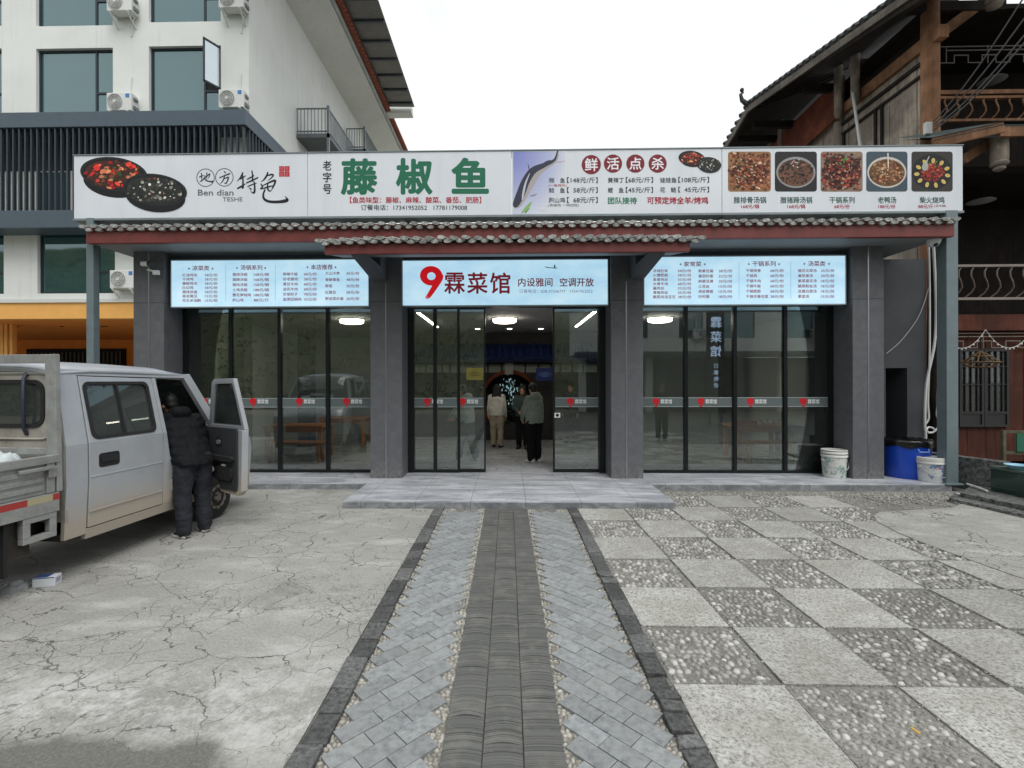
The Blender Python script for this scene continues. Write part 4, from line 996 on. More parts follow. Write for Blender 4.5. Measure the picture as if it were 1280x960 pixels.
def hwin(a, b, c, d, split, transom=True, open_=False):
    mb = MB(); t = 0.06; y0, y1 = YH + 0.1, YH + 0.18; xm = a + (b - a) * split; zm = c + (d - c) * 0.34
    mb.box(a, b, y0, y1, c, c + t); mb.box(a, b, y0, y1, d - t, d)
    for x in (a, xm - t / 2, b - t): mb.box(x, x + t, y0, y1, c + t, d - t)
    if transom: mb.box(xm + t / 2, b - t, y0, y1, zm, zm + t)
    f = mb.build('window', m_hframe, hotel)
    def pn(x0, x1, z0, z1): g_ = MB(); g_.box(x0, x1, y0 + 0.03, y0 + 0.04, z0, z1); g_.build('pane', m_hglass, f)
    pn(a + t, xm - t / 2, c + t, d - t)
    if transom:
        pn(xm + t / 2, b - t, c + t, zm)
        if not open_: pn(xm + t / 2, b - t, zm + t, d - t)
    return f
for k, r_ in enumerate(rects): hwin(*r_, 0.75, True, k == 3)
# the casement standing open
a, b, c, d = rects[3]; xm = a + (b - a) * 0.75; zm = c + (d - c) * 0.34
f = MB(); hy = YH + 0.08; hx = b - 0.02; W_ = b - xm; ang = R(62)
def cs(s_, z, off=0.0): return (hx - W_ * s_ * math.cos(ang) + off * math.sin(ang), hy - W_ * s_ * math.sin(ang) - off * math.cos(ang), z)
z0, z1 = zm - 0.02, d + 0.42
z0, z1 = zm + 0.03, d - 0.03
for s0, s1, q0, q1 in ((0, 1, z0, z0 + 0.06), (0, 1, z1 - 0.06, z1), (0, 0.08, z0, z1), (0.92, 1, z0, z1)):
    f._add([cs(s_, z, o) for s_ in (s0, s1) for o in (-0.02, 0.02) for z in (q0, q1)], [(0, 1, 3, 2), (4, 6, 7, 5), (0, 4, 5, 1), (2, 3, 7, 6), (0, 2, 6, 4), (1, 5, 7, 3)])
fo = f.build('open_casement', m_hframe, hotel)
f = MB(); f._add([cs(s_, z, o) for s_ in (0.08, 0.92) for o in (-0.005, 0.005) for z in (z0 + 0.06, z1 - 0.06)], [(0, 1, 3, 2), (4, 6, 7, 5), (0, 4, 5, 1), (2, 3, 7, 6), (0, 2, 6, 4), (1, 5, 7, 3)])
f.build('pane', m_mirror, fo)
# slatted belt
YSL = 14.3; zb0, zb1, zc0, zc1 = at(200, 284, YSL).z, at(200, 262, YSL).z, at(200, 158, YSL).z, at(200, 139, YSL).z
sxr = xa(308, YSL); mb = MB(); x = hx0
while x < sxr - 0.04:
    mb.box(x, x + 0.045, YSL, YSL + 0.09, zb1, zc0); x += 0.186
y = YSL + 0.2
while y < 20.5: mb.box(sxr - 0.09, sxr, y, y + 0.045, zb1, zc0); y += 0.186
mb.build('slat_screen', M('slat_dark_metal', (56, 65, 73), .45, .3, .08, 4), hotel)
mb = MB(); mb.box(hx0, sxr + 0.02, YSL - 0.04, YH - 0.002, zc0, zc1); mb.box(hx1 + 0.002, sxr + 0.02, YH, 20.6, zc0, zc1)
mb.box(hx0, sxr + 0.02, YSL - 0.04, YH - 0.002, zb0, zb1); mb.box(hx1 + 0.002, sxr + 0.02, YH, 20.6, zb0, zb1)
mb.build('belt', m_bluegrey, hotel, bevel=0.01)
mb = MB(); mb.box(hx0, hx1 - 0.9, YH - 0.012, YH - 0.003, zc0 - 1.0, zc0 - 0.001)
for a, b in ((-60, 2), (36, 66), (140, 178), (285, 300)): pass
mb.build('shadow_panel', M('painted_recess_shade', (52, 56, 60), 0.8), hotel)  # dark sheet paints in the shade behind the upper slats
for a, b in ((48, 88), (190, 272)):
    mb = MB(); mb.box(xa(a, YH), xa(b, YH), YH - 0.03, YH - 0.004, zb1 + 0.02, zc0 - 1.05); mb.build('window', m_hglass, hotel)
# orange ground floor
zo2 = at(200, 398, YH).z
mb = MB(); mb.box(hx0, hx1, YH - 0.05, YH + 0.3, zo2, zo - 0.002); mb.build('beam', m_yellow, hotel)
mb = MB(); mb.box(hx0, hx1, YH - 0.1, YH + 0.1, zo - 0.0, zo + 0.11); mb.build('ledge', m_plaster, hotel)
mb = MB(); mb.box(hx0, hx1 - 0.29, YH + 0.302, 23, zo2, zo2 + 0.2); mb.box(hx0, hx1 - 0.29, 22.6, 22.9, 0, zo2 - 0.001); mb.build('orange_recess', m_orange, hotel)
a, b = xa(33, 22.5), xa(156, 22.5); zt_ = at(100, 436, 22.5).z; mb = MB(); mb.box(a, b, 22.5, 22.59, 0.2, zt_); mb.build('shutter_frame', m_dark, hotel)
mb = MB(); x = a + 0.15
while x < b - 0.15: mb.box(x, x + 0.09, 22.44, 22.498, 0.3, zt_ - 0.15); x += 0.2
mb.build('shutter', M('dark_olive_slat', (58, 58, 50), 0.6), hotel)
for ua, ub in ((0, 3.5), (5, 9), (12, 15.5)):
    mb = MB(); mb.box(xa(ua, 16.2), xa(ub, 16.2), 16.2, 16.35, 0, zo2 - 0.001); mb.build('column', m_yellow, hotel)
mb = MB()
for u, v in ((77, 402), (78, 413), (128, 402), (133, 413), (22, 412)):
    p = at(u, v, 17); 
    mb.lathe([(0.05, -0.02), (0.06, 0)], (p.x, gz(u, v + 0, zo2).y if False else p.y, zo2 - 0.001), 12)
mb.build('downlight', m_dark, hotel)
# eaves and upper sheet roof
ex = atx(499, 184, -6.6).x
mb = MB(); mb._add([(hx1 + 0.003, 13.2, ZE - 0.02), (-6.65, 13.2, ZE + 0.25), (-6.65, 30.2, ZE + 0.25), (hx1 + 0.003, 30.2, ZE - 0.02), (hx1 + 0.003, 13.2, ZE + 0.2), (-6.65, 13.2, ZE + 0.42), (-6.65, 30.2, ZE + 0.42), (hx1 + 0.003, 30.2, ZE + 0.2)],
                   [(0, 1, 2, 3), (7, 6, 5, 4), (0, 4, 5, 1), (1, 5, 6, 2), (2, 6, 7, 3), (3, 7, 4, 0)])
mb.build('eave_soffit', m_hotel, hotel)
mb = MB(); mb.path([(-6.58, 13.0, ZE + 0.33), (-6.58, 30.3, ZE + 0.33)], 0.075, 10); mb.build('gutter', M('gutter_grey', (170, 178, 178), 0.4, 0.2), hotel)
mb = MB(); mb.box(-6.6, -6.38, 13.0, 30.4, ZE + 0.435, ZE + 0.5); y = 13.0
while y < 30.4: mb.box(-6.37, -6.27, y, y + 0.2, ZE + 0.42, ZE + 0.52); y += 0.24
mb.build('verge_tiles', M('red_clay_tile', (148, 84, 66), 0.8, 0, 0.25, 6), hotel)
rows = []; y = 12.0
def corr(y, x): return (x, y, ZE + 0.62 + (0.018 if int(round(y / 0.07)) % 2 else -0.018) + (x + 6.2) * -0.02)
while y < 25.6: rows.append([corr(y, -7.2), corr(y, -4.95)]); y += 0.07
mb = MB(); mb.grid(rows); o = mb.build('sheet_roof', M('corrugated_sheet', (132, 130, 126), 0.5, 0.3, 0.12), hotel)
sd = o.modifiers.new('thickness', 'SOLIDIFY'); sd.thickness = 0.012
y = 12.4
while y < 25.5: mb = MB(); mb.box(-6.22, -5.0, y, y + 0.1, ZE + 0.49, ZE + 0.575); y += 1.15; mb.build('purlin', M('purlin_grey', (72, 78, 84), 0.5, 0.3), hotel)
p = at(500, 165, 25.8); mb = MB(); mb.box(-6.5, -5.15, 25.65, 26.2, ZE + 0.35, ZE + 0.78); mb.build('roof_end', m_hotel, hotel)
# side balconies
def balcony(u0, v0, u1, v1, L):
    p = atx(u0, v1, hx1 + 0.02); Y0 = p.y; zz = p.z; hgt = at(u0, v0, Y0).z - zz; xe = xa(u1, Y0)
    mb = MB(); mb.box(hx1 + 0.003, xe, Y0, Y0 + L, zz - 0.16, zz); bo = mb.build('balcony', M('balcony_slab', (96, 102, 106), 0.6), hotel)
    mb = MB(); n = max(5, int((xe - hx1) / 0.13))
    for k in range(n + 1): x = hx1 + 0.03 + (xe - hx1 - 0.06) * k / n; mb.box(x - 0.012, x + 0.012, Y0 + 0.03, Y0 + 0.054, zz + 0.001, zz + hgt)
    y = Y0 + 0.03
    while y < Y0 + L: mb.box(xe - 0.055, xe - 0.03, y, y + 0.024, zz + 0.001, zz + hgt); y += 0.13
    for z in (zz + 0.08, zz + hgt): mb.box(hx1 + 0.01, xe - 0.02, Y0 + 0.02, Y0 + 0.065, z, z + 0.04); mb.box(xe - 0.062, xe - 0.02, Y0 + 0.07, Y0 + L, z, z + 0.04)
    mb.box(xe - 0.09, xe, Y0, Y0 + 0.09, zz - 1.4, zz + hgt + 0.12)
    mb.build('railing', M('railing_grey', (112, 120, 124), 0.4, 0.4), bo)
balcony(371, 136, 412, 167, 3.0); balcony(433, 161, 457, 186, 2.4)
# outdoor air conditioner units
m_acw = M('ac_white', (214, 216, 212), 0.45, 0, 0.04); m_acg = M('ac_grille', (112, 116, 118), 0.5); m_acb = M('sticker_blue', (60, 120, 180), 0.5)
def make_ac(label, loc):
    t = thing('air_conditioner', label, 'air conditioner', loc, 0, 'air conditioner units on the hotel wall', local=True)
    mb = MB(); mb.box(0, 0.78, -0.36, -0.06, 0.06, 0.62); mb.build('casing', m_acw, t, bevel=0.02)
    mb = MB()
    for r_ in (0.235, 0.185, 0.135, 0.085):
        mb.path([(0.27 + r_ * math.cos(2 * math.pi * k / 24), -0.375, 0.34 + r_ * math.sin(2 * math.pi * k / 24)) for k in range(24)], 0.009, 6, close=True)
    for k in range(8): a_ = math.pi * k / 4; mb.path([(0.27 + 0.05 * math.cos(a_), -0.375, 0.34 + 0.05 * math.sin(a_)), (0.27 + 0.235 * math.cos(a_), -0.372, 0.34 + 0.235 * math.sin(a_))], 0.005, 5)
    mb.build('fan_grille', m_acw, t)
    mb = MB(); mb.tlathe([(0.238, 0), (0.238, 0.004)], Matrix.Translation((0.27, -0.361, 0.34)) @ Matrix.Rotation(R(90), 4, 'X'), 28); mb.build('fan_opening', m_acg, t)
    mb = MB(); mb.tlathe([(0.05, 0), (0.045, 0.03)], Matrix.Translation((0.27, -0.368, 0.34)) @ Matrix.Rotation(R(90), 4, 'X'), 16); mb.build('fan_hub', m_acw, t)
    mb = MB(); mb.box(0.6, 0.72, -0.364, -0.361, 0.46, 0.58); mb.build('sticker', m_acb, t)
    mb = MB(); mb.box(0.781, 0.83, -0.3, -0.1, 0.14, 0.24); mb.build('valve_cover', m_acg, t); mb = MB(); mb.box(0.781, 0.82, -0.28, -0.12, 0.42, 0.5); mb.build('side_handle', m_acg, t)
    mb = MB()
    for x in (0.1, 0.66): mb.obox((x, -0.4, 0.04), (x, -0.002, 0.04), 0.04, 0.035); mb.obox((x, -0.38, 0.02), (x, -0.01, -0.28), 0.035, 0.03)
    mb.build('wall_bracket', m_acw, t)
    mb = MB(); mb.path([(0.7, -0.1, 0.1), (0.6, -0.05, -0.05), (0.55, -0.03, -0.3), (0.52, -0.02, -0.5)], 0.022, 6); mb.path([(0.55, -0.02, 0.6), (0.5, -0.02, 0.9), (0.53, -0.02, 1.3)], 0.02, 6); mb.build('pipe', m_acw, t)
    return t
acs = [(133, 139, 'white air conditioner right of the closed hotel window, just above the slatted belt'), (273, 135, 'white air conditioner below the open hotel casement'), (133, 14, 'white air conditioner cut by the photo top, between the two upper hotel windows'),
       (273, 10, 'white air conditioner cut by the photo top, at the hotel corner'), (137, 361, 'white air conditioner above the orange ground floor')]
ac0 = None
for u, v, lab in acs:
    p = at(u, v, YH - 0.36); loc = (p.x, YH, p.z - 0.04)
    if ac0 is None: ac0 = make_ac(lab, loc)
    else: dup(ac0, loc, label=lab)

# ------------------------------------------------------------------ old timber house on the right
def wood(name, a, b, sc=(6, 6, 0.7), rot=(0, 0, 0), rough=0.8, dark=None):
    t = NT(name); n = t.noise(2.2, 8, 0.7, t.mapped(sc, rot)); n2 = t.noise(1.2, 5, 0.65)
    c = t.ramp(n, [(0.3, lin(a)), (0.7, lin(b))]); c = t.mix(t.ramp(n2, [(0.45, (0.6,) * 3 + (1,)), (0.65, (0, 0, 0, 1))]), c, lin(dark or tuple(k * 0.55 for k in a)))
    t.base(c).set(rough=rough, spec=0.25); t.bump(n, 0.35, 0.006); return t.m
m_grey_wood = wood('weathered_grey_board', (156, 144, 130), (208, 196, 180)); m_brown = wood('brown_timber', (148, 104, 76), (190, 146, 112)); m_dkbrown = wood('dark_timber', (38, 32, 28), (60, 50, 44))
m_redwood = wood('red_brown_board', (122, 64, 48), (148, 84, 64), (1.2, 5, 5)); m_rplank = wood('red_brown_plank', (78, 42, 32), (112, 64, 48))
m_oldtile = M('old_black_tile', (64, 66, 66), 0.9, 0, 0.3, 9)
XW, YW = 9.0, 10.4
house = thing('timber_house', 'old dark timber house with deep tiled eaves and balconies beside the restaurant', 'house', (XW + 2, YW, 0))
ztop = (atx(1155, 62, XW).z + atx(1056, 137, XW).z) / 2
posts = [atx(1164, 90, XW).y, atx(1050, 120, XW).y, atx(978, 160, XW).y, 18.6]
# boards of the side wall
mb = MB(); y = posts[0] + 0.1; rr = random.Random(41)
while y < 18.5:
    wd = rr.uniform(0.22, 0.3); mb.box(XW - rr.uniform(0, 0.015), XW + 0.04, y, y + wd - 0.012, 0.2, ztop - 0.1); y += wd
mb.build('plank_wall', m_grey_wood, house)
mb = MB(); mb.box(XW + 0.041, XW + 0.08, posts[0] + 0.1, 18.5, 0.2, ztop - 0.1); mb.build('wall_backing', m_dkbrown, house)
mb = MB(); mb.box(XW - 0.06, XW - 0.02, posts[0] + 0.1, posts[1] - 0.1, ztop - 0.62, ztop - 0.56); mb.box(XW - 0.06, XW - 0.02, posts[0] + 0.1, posts[1] - 0.1, ztop - 0.36, ztop - 0.28)
for f_ in (0.0, 0.46, 0.54, 0.98): y = posts[0] + 0.12 + (posts[1] - posts[0] - 0.3) * f_; mb.box(XW - 0.055, XW - 0.022, y, y + 0.07, 5.2, ztop - 0.621)
mb.build('wall_rails', m_dkbrown, house)
mb = MB(); mb.box(XW - 0.1, XW + 0.1, posts[0] - 0.3, 18.6, ztop - 0.1, ztop + 0.16); mb.build('wall_beam', m_brown, house)
for k, y in enumerate(posts):
    mb = MB(); r_ = 0.17 if k == 0 else 0.14; mb.path([(XW - 0.02, y, 0.0), (XW - 0.02, y, 4.5), (XW - 0.02, y, ztop + 1.0)], [r_ * 1.05, r_, r_ * 0.92], 14); mb.build('post', m_brown if k == 0 else m_grey_wood, house, smooth=True)
for u in (1071, 1050, 978):
    p = atx(u, 100, XW - 0.16); mb = MB(); mb.path([(XW - 0.2, p.y, ztop - 0.22), (XW - 0.2, p.y, ztop - 0.1), (XW - 0.2, p.y, ztop + 1.15)], [0.06, 0.1, 0.1], 12); mb.build('hanging_post', m_grey_wood, house, smooth=True)
pts = [atx(u, v, XW - 0.2) for u, v in ((955, 190), (1047, 100), (1047, 147), (1000, 190))]
mb = MB(); mb.panel([[(p.y, p.z) for p in pts]], lambda a, b, d: (XW - 0.2 - d, a, b), 0.03); mb.build('hung_board', m_redwood, house)
# roof: eave edge, underside with rafters
E0 = atx(1150, 0, 8.15); E1 = at(936, 137, 14.3); E2 = at(903, 193, 16.8); E2 = E1 + (E2 - E1) * 2.2
dv = (E0 - E1).normalized(); En = E0 + dv * 4.2; En.z = E0.z - 0.05
En = Vector((En.x, En.y, En.z)); 
def lift(p, x, z): return Vector((x, p.y, z))
mb = MB(); th = Vector((0, 0, 0.16))
top = [[En, E0, E1, E2], [lift(En, 9.6, E0.z + 0.75), lift(E0, 9.6, E0.z + 0.75), lift(E1, 9.6, E1.z + 0.9), Vector((9.6, E2.y + 0.6, E2.z + 0.9))], [lift(En, 13.5, 13.2), lift(E0, 13.5, 13.2), Vector((13.5, E1.y + 0.5, 13.2)), Vector((13.5, E2.y + 1.5, 13.0))]]
mb.grid([[p for p in r_] for r_ in top]); mb.grid([[p + th for p in r_] for r_ in top])
k_ = lambda L: mb.grid([[p for p in L], [p + th for p in L]])
k_(top[0]); k_(top[2]); k_([r_[0] for r_ in top]); k_([r_[3] for r_ in top])
ro = mb.build('roof', m_dkbrown, house)
mb = MB(); mb.obox(En + Vector((-.02, 0, .02)), E1 + Vector((-.02, 0, .02)), 0.05, 0.17); mb.obox(E1 + Vector((-.02, 0, .02)), E2 + Vector((-.02, 0, .02)), 0.05, 0.17); mb.build('fascia_board', wood('grey_fascia', (112, 106, 98), (150, 142, 132)), ro)
mb = MB(); n = 60
for a, b, n in ((En, E1, 46), (E1, E2, 14)):
    for k in range(n):
        p = a.lerp(b, (k + 0.5) / n) + Vector((-0.05, 0, 0.17)); q = p + Vector((1.3, 0, 0.72)); mb.path([p, q], 0.075, 6)
mb.build('edge_tiles', m_oldtile, ro)
mb = MB(); c = E1; mb.path([c + Vector((0.2, 0, 0.1)), c + Vector((-0.05, 0.0, 0.16)), c + Vector((-0.2, 0, 0.28)), c + Vector((-0.24, 0, 0.45)), c + Vector((-0.16, 0, 0.52))], [0.09, 0.08, 0.06, 0.045, 0.03], 8); mb.ball(c + Vector((-0.2, 0, 0.58)), 0.06, 8, 6); mb.build('ridge_finial', m_oldtile, ro, smooth=True)
mb = MB(); y = En.y
for k in range(34):
    f_ = (k + 0.5) / 34; p = En.lerp(E1, f_) + Vector((0.06, 0, -0.03)); mb.obox(p, (9.55, p.y, p.z + 0.86), 0.06, 0.09)
mb.build('rafters', m_dkbrown, ro)
for y in posts[:3] + [15.0]: mb = MB(); mb.obox((8.0 if y < 14 else 7.6, y, ztop + 0.72), (10.5, y, ztop + 0.72), 0.14, 0.2); mb.build('outrigger_beam', m_dkbrown, house)
# dark rooms behind
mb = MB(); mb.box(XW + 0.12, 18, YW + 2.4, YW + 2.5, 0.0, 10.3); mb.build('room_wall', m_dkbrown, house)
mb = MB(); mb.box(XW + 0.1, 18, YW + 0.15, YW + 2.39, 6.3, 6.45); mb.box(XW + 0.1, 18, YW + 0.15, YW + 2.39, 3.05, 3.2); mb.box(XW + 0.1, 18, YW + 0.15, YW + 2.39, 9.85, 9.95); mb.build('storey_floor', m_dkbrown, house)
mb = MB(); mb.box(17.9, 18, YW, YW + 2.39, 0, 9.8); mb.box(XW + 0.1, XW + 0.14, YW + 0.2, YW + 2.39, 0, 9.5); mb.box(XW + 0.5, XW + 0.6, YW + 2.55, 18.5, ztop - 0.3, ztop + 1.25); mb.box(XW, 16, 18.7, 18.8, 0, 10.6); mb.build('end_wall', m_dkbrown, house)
def front(u, v, Y=YW): return at(u, v, Y)
def hbeam(name, v0, v1, Y, m_, u0=1168, x1=16, dy=0.16, par=house):
    z0, z1 = front(1225, v1, Y).z, front(1225, v0, Y).z; mb = MB(); mb.box(xa(u0, Y), x1, Y, Y + dy, z0, z1); return mb.build(name, m_, par)
hbeam('floor_beam', 393, 413, YW, m_rplank); hbeam('floor_beam', 112, 117, YW + 0.02, m_brown, 1172)
def rail(v0, v1, Y, m_, sway, u0, metal):
    z0, z1 = front(1225, v1, Y).z, front(1225, v0, Y).z; x0 = xa(u0, Y); mb = MB()
    mb.box(x0, 16, Y - 0.04, Y + 0.05, z1 - 0.05, z1); mb.box(x0, 16, Y - 0.03, Y + 0.04, z0, z0 + 0.05)
    r_ = mb.build('balcony_rail', metal, house); mb = MB(); x = x0 + 0.15
    while x < 15.5:
        P = []
        for k in range(7):
            f_ = k / 6; P.append((x + sway * math.sin(f_ * math.pi * 2) * 0.4 + sway * f_, Y - 0.1 * math.sin(f_ * math.pi), z0 + 0.04 + (z1 - z0 - 0.08) * f_))
        mb.path(P, (0.016, 0.03), 6) if False else mb.path(P, 0.016, 6); x += 0.27 * random.uniform(.93, 1.07)
    mb.build('balusters', m_, r_)
rail(331, 375, YW - 0.1, M('worn_baluster', (98, 86, 76), .7), 0.2, 1165, M('pale_rail', (136, 126, 116), 0.5, 0.2)); rail(121, 152, YW - 0.1, m_brown, 0.12, 1166, m_brown)
mb = MB(); mb.obox(front(1171, 46), front(1240, -6), 0.14, 0.2); mb.build('curved_tie', m_brown, house)
def lattice(v0, v1, Y, m_, u0):
    z0, z1 = front(1225, v1, Y).z, front(1225, v0, Y).z; mb = MB(); x = xa(u0, Y); h = z1 - z0; k = 0; t = 0.022
    mb.box(x, 16, Y, Y + t, z1 - t, z1)
    while x < 15.6:
        s_ = 0.32
        mb.box(x, x + s_, Y, Y + t, z0 + h * (0.55 if k % 2 else 0.2), z0 + h * (0.55 if k % 2 else 0.2) + t); mb.box(x + s_ - t, x + s_, Y + 0.001, Y + t, z0 + h * 0.2, z0 + h * 0.55 + t)
        mb.box(x + s_ * 0.4, x + s_ * 1.3, Y + 0.002, Y + t, z0 + h * 0.78, z0 + h * 0.78 + t)
        if k % 3 == 0: mb.box(x + s_ * 0.4, x + s_ * 0.4 + t, Y + 0.003, Y + t, z0 + h * 0.2, z1)
        x += s_ - t; k += 1
    mb.build('fret_lattice', m_, house)
lattice(416, 440, YW + 0.05, M('lattice_wood', (112, 100, 88), 0.7), 1168); lattice(57, 84, YW + 0.3, M('dim_lattice_wood', (92, 84, 78), 0.7), 1176)
mb = MB(); x = xa(1168, YW); rr = random.Random(6)
zb_ = 0.1
while x < 16: mb.box(x, x + 0.2 - 0.008, YW + 0.12 + rr.uniform(0, .01), YW + 0.16, zb_, front(1225, 440, YW).z + 0.7); x += 0.2
mb.build('front_planks', m_rplank, house)
dx0, dx1, dz0, dz1 = xa(1203, YW), xa(1266, YW), front(1225, 534, YW).z, front(1225, 436, YW).z
for k in range(2):
    a = dx0 + (dx1 - dx0) * k / 2; b = dx0 + (dx1 - dx0) * (k + 1) / 2 - 0.01; mb = MB(); t = 0.05; y = YW + 0.06
    mb.box(a, a + t, y, y + 0.05, dz0, dz1); mb.box(b - t, b, y, y + 0.05, dz0, dz1); mb.box(a + t, b - t, y, y + 0.05, dz0, dz0 + t); mb.box(a + t, b - t, y, y + 0.05, dz1 - t, dz1); mb.box(a + t, b - t, y, y + 0.05, dz0 + 0.28, dz0 + 0.33)
    mb.box(a + t, b - t, y + 0.02, y + 0.03, dz0 + t, dz0 + 0.28)
    for q in range(1, 4): x = a + (b - a) * q / 4; mb.box(x - 0.01, x + 0.01, y + 0.005, y + 0.03, dz0 + 0.33, dz1 - t)
    for f_ in (0.45, 0.75): mb.box(a + t, b - t, y + 0.006, y + 0.028, dz0 + 0.33 + (dz1 - dz0 - 0.4) * f_, dz0 + 0.35 + (dz1 - dz0 - 0.4) * f_)
    so = mb.build('shutter', M('black_lacquer', (34, 32, 32), 0.5), house)
    mb = MB(); mb.box(a + t, b - t, y + 0.035, y + 0.04, dz0 + 0.33, dz1 - t); mb.build('pane', m_carglass, so)
# lean-to roof of the upper balcony
mb = MB(); a = at(1166, 172, 9.6); b = at(1253, 152, 9.4); 
mb._add([(a.x, 9.6, a.z), (b.x, 9.4, b.z), (16, 9.4, b.z), (16, 10.6, b.z + 0.5), (a.x + 0.1, 10.6, a.z + 0.5)] , [(0, 1, 2, 3, 4)])
mb._add([(a.x, 9.6, a.z - 0.05), (b.x, 9.4, b.z - 0.05), (16, 9.4, b.z - 0.05), (16, 10.6, b.z + 0.45), (a.x + 0.1, 10.6, a.z + 0.45)], [(4, 3, 2, 1, 0)])
mb.build('lean_to_roof', M('old_sheet_metal', (104, 116, 116), 0.6, 0.3, 0.2), house)
mb = MB(); mb.obox(at(1166, 180, 9.64), at(1254, 159, 9.44), 0.06, 0.2); mb.obox((b.x, 9.46, b.z - 0.16), (16, 9.46, b.z - 0.16), 0.06, 0.2); mb.build('lean_to_fascia', m_brown, house)
mb = MB(); mb.obox(at(1203, 200, 9.9), at(1256, 165, 9.9), 0.1, 0.18); mb.build('brace', m_brown, house)
c = at(1249, 214, 9.7); mb = MB(); mb.lathe([(0.03, 0), (0.09, 0.03), (0.1, 0.06), (0.07, 0.09), (0.13, 0.11), (0.15, 0.15), (0.13, 0.19), (0.14, 0.22), (0.14, 0.75)], c, 16); mb.build('drop_post', m_grey_wood, house, smooth=True)
c = at(1243, 12, 9.9); mb = MB(); mb.lathe([(0.03, 0), (0.12, 0.05), (0.14, 0.1), (0.11, 0.14), (0.15, 0.2), (0.13, 0.26), (0.14, 0.8)], c, 16); mb.build('drop_post', m_grey_wood, house, smooth=True)
c = front(1240, 101, 11.2); mb = MB(); mb.lathe([(0.0, -0.03), (0.2, -0.02), (0.26, 0.0), (0.2, 0.04)], c, 22); mb.build('ceiling_disc', M('pale_plastic', (170, 172, 170), 0.5), house, smooth=True)
c = front(1226, 252, 11.2); mb = MB(); mb.lathe([(0.0, -0.03), (0.2, -0.02), (0.26, 0.0), (0.2, 0.04)], c, 22); mb.build('ceiling_disc', MATS['pale_plastic'], house, smooth=True)

# ------------------------------------------------------------------ what lies across the road (seen in the glass)
def hill():
    from mathutils import noise
    t = NT('hill_scrub'); n = t.noise(0.5, 6, 0.7); v = t.noise(4.5, 6, 0.8)
    c = t.ramp(v, [(0.3, lin((78, 85, 64))), (0.5, lin((94, 101, 76))), (0.7, lin((110, 114, 88)))]); c = t.mix(t.ramp(n, [(0.4, (0, 0, 0, 1)), (0.7, (0.6,) * 3 + (1,))]), c, lin((124, 118, 92)))
    t.base(c).set(rough=0.95, spec=0.1); rows = []
    NX, NY = 112, 60
    for j in range(NY):
        y = -13 - j * 1.1; r_ = []
        for i in range(NX):
            x = -116 + i * 1.25; d = -y - 13; base = min(d * 0.78, 14 + d * 0.36)
            base *= 1.0 if x < 2 else max(0.35, 1 - (x - 2) / 30)
            ridge = 1 - max(0, (-x - 16)) * 0.002
            p = Vector((x * 0.35, y * 0.35, 3.1)); z = base * ridge + (noise.noise(p) * 1.3 + noise.noise(p * 3) * 0.6) * min(1, d / 2 + 0.2) - 0.3
            r_.append((x, y + noise.noise(p * 2) * 0.5, z))
        rows.append(r_)
    mb = MB(); mb.grid(rows); struct(mb.build('hill', t.m, smooth='all'))
    lt = NT('scrub_leaf'); r_ = lt.rand_island(); lt.base(lt.ramp(r_, [(0, lin((68, 75, 56))), (0.5, lin((92, 99, 74))), (0.85, lin((112, 118, 90))), (1, lin((134, 134, 112)))])).set(rough=0.7); lf = MB(); rr = random.Random(19)
    for k in range(56000):
        j = int((NY - 2) * rr.random() ** 1.8); i = rr.randrange(36, NX - 2); a, b = Vector(rows[j][i]), Vector(rows[j + 1][i + 1]); c = a.lerp(b, rr.random()) + Vector((rr.uniform(-.6, .6), rr.uniform(-.3, .3), rr.uniform(-.1, .5))); s_ = rr.uniform(.06, .18)
        u = Vector((rr.gauss(0, 1), rr.gauss(0, .6), rr.gauss(0, 1))).normalized(); w_ = u.cross(Vector((rr.gauss(0, 1), rr.gauss(0, 1), rr.gauss(0, 1)))).normalized()
        lf._add([c + u * s_, c + w_ * s_ * .6, c - u * s_, c - w_ * s_ * .6], [(0, 1, 2, 3)])
    stuff(lf.build('hillside_scrub', lt.m, fixn=False), 'green scrub covering the hillside across the road', 'scrub')
hill()
bb = thing('roadside_building', 'white two storey shop house across the road reflected in the windows', 'building', (12, -10, 0))
bx0, bx1, byf = 4.2, 24, -10.0; bw = [(6.6, 8.2), (10.0, 11.4), (12.6, 14.4), (16.2, 17.8), (19.4, 21.0)]
mb = MB(); mb.panel([[(bx0, 3.5), (bx1, 3.5), (bx1, 9.6), (bx0, 9.6)]] + [[(a, 4.3), (b, 4.3), (b, 6.3), (a, 6.3)] for a, b in bw] + [[(a, 7.2), (b, 7.2), (b, 8.9), (a, 8.9)] for a, b in bw], lambda a, b, d: (a, byf - d, b), 0.25); mb.build('wall', m_hotel, bb)
for a, b in bw:
    for z0, z1 in ((4.3, 6.3), (7.2, 8.9)): mb = MB(); mb.box(a, b, byf - 0.2, byf - 0.12, z0, z1); mb.build('window', m_hglass, bb)
mb = MB(); mb.box(bx0, bx1, -14.5, byf - 0.26, 3.5, 9.7); mb.build('rear_block', m_hotel, bb)
mb = MB(); mb.box(bx0 - 0.3, bx1 + 0.3, byf - 0.2, byf + 1.1, 3.2, 3.48); mb.build('awning', m_darkpaint, bb)
mb = MB(); mb.box(bx0, bx1, byf - 0.6, byf - 0.4, 0, 3.19); mb.build('shopfront', M('dark_shopfront', (44, 44, 44), 0.5, 0, 0.3, 1.4), bb)
for k in range(6): x = bx0 + k * (bx1 - bx0 - 0.4) / 5; mb = MB(); mb.box(x, x + 0.4, byf - 0.39, byf - 0.05, 0, 3.19); mb.build('pier', m_plaster, bb)
for x in (11.5, 18.3): dup(ac0, (x, byf, 4.2), R(180), 'white air conditioner on the shop house across the road', 'air conditioners across the road')
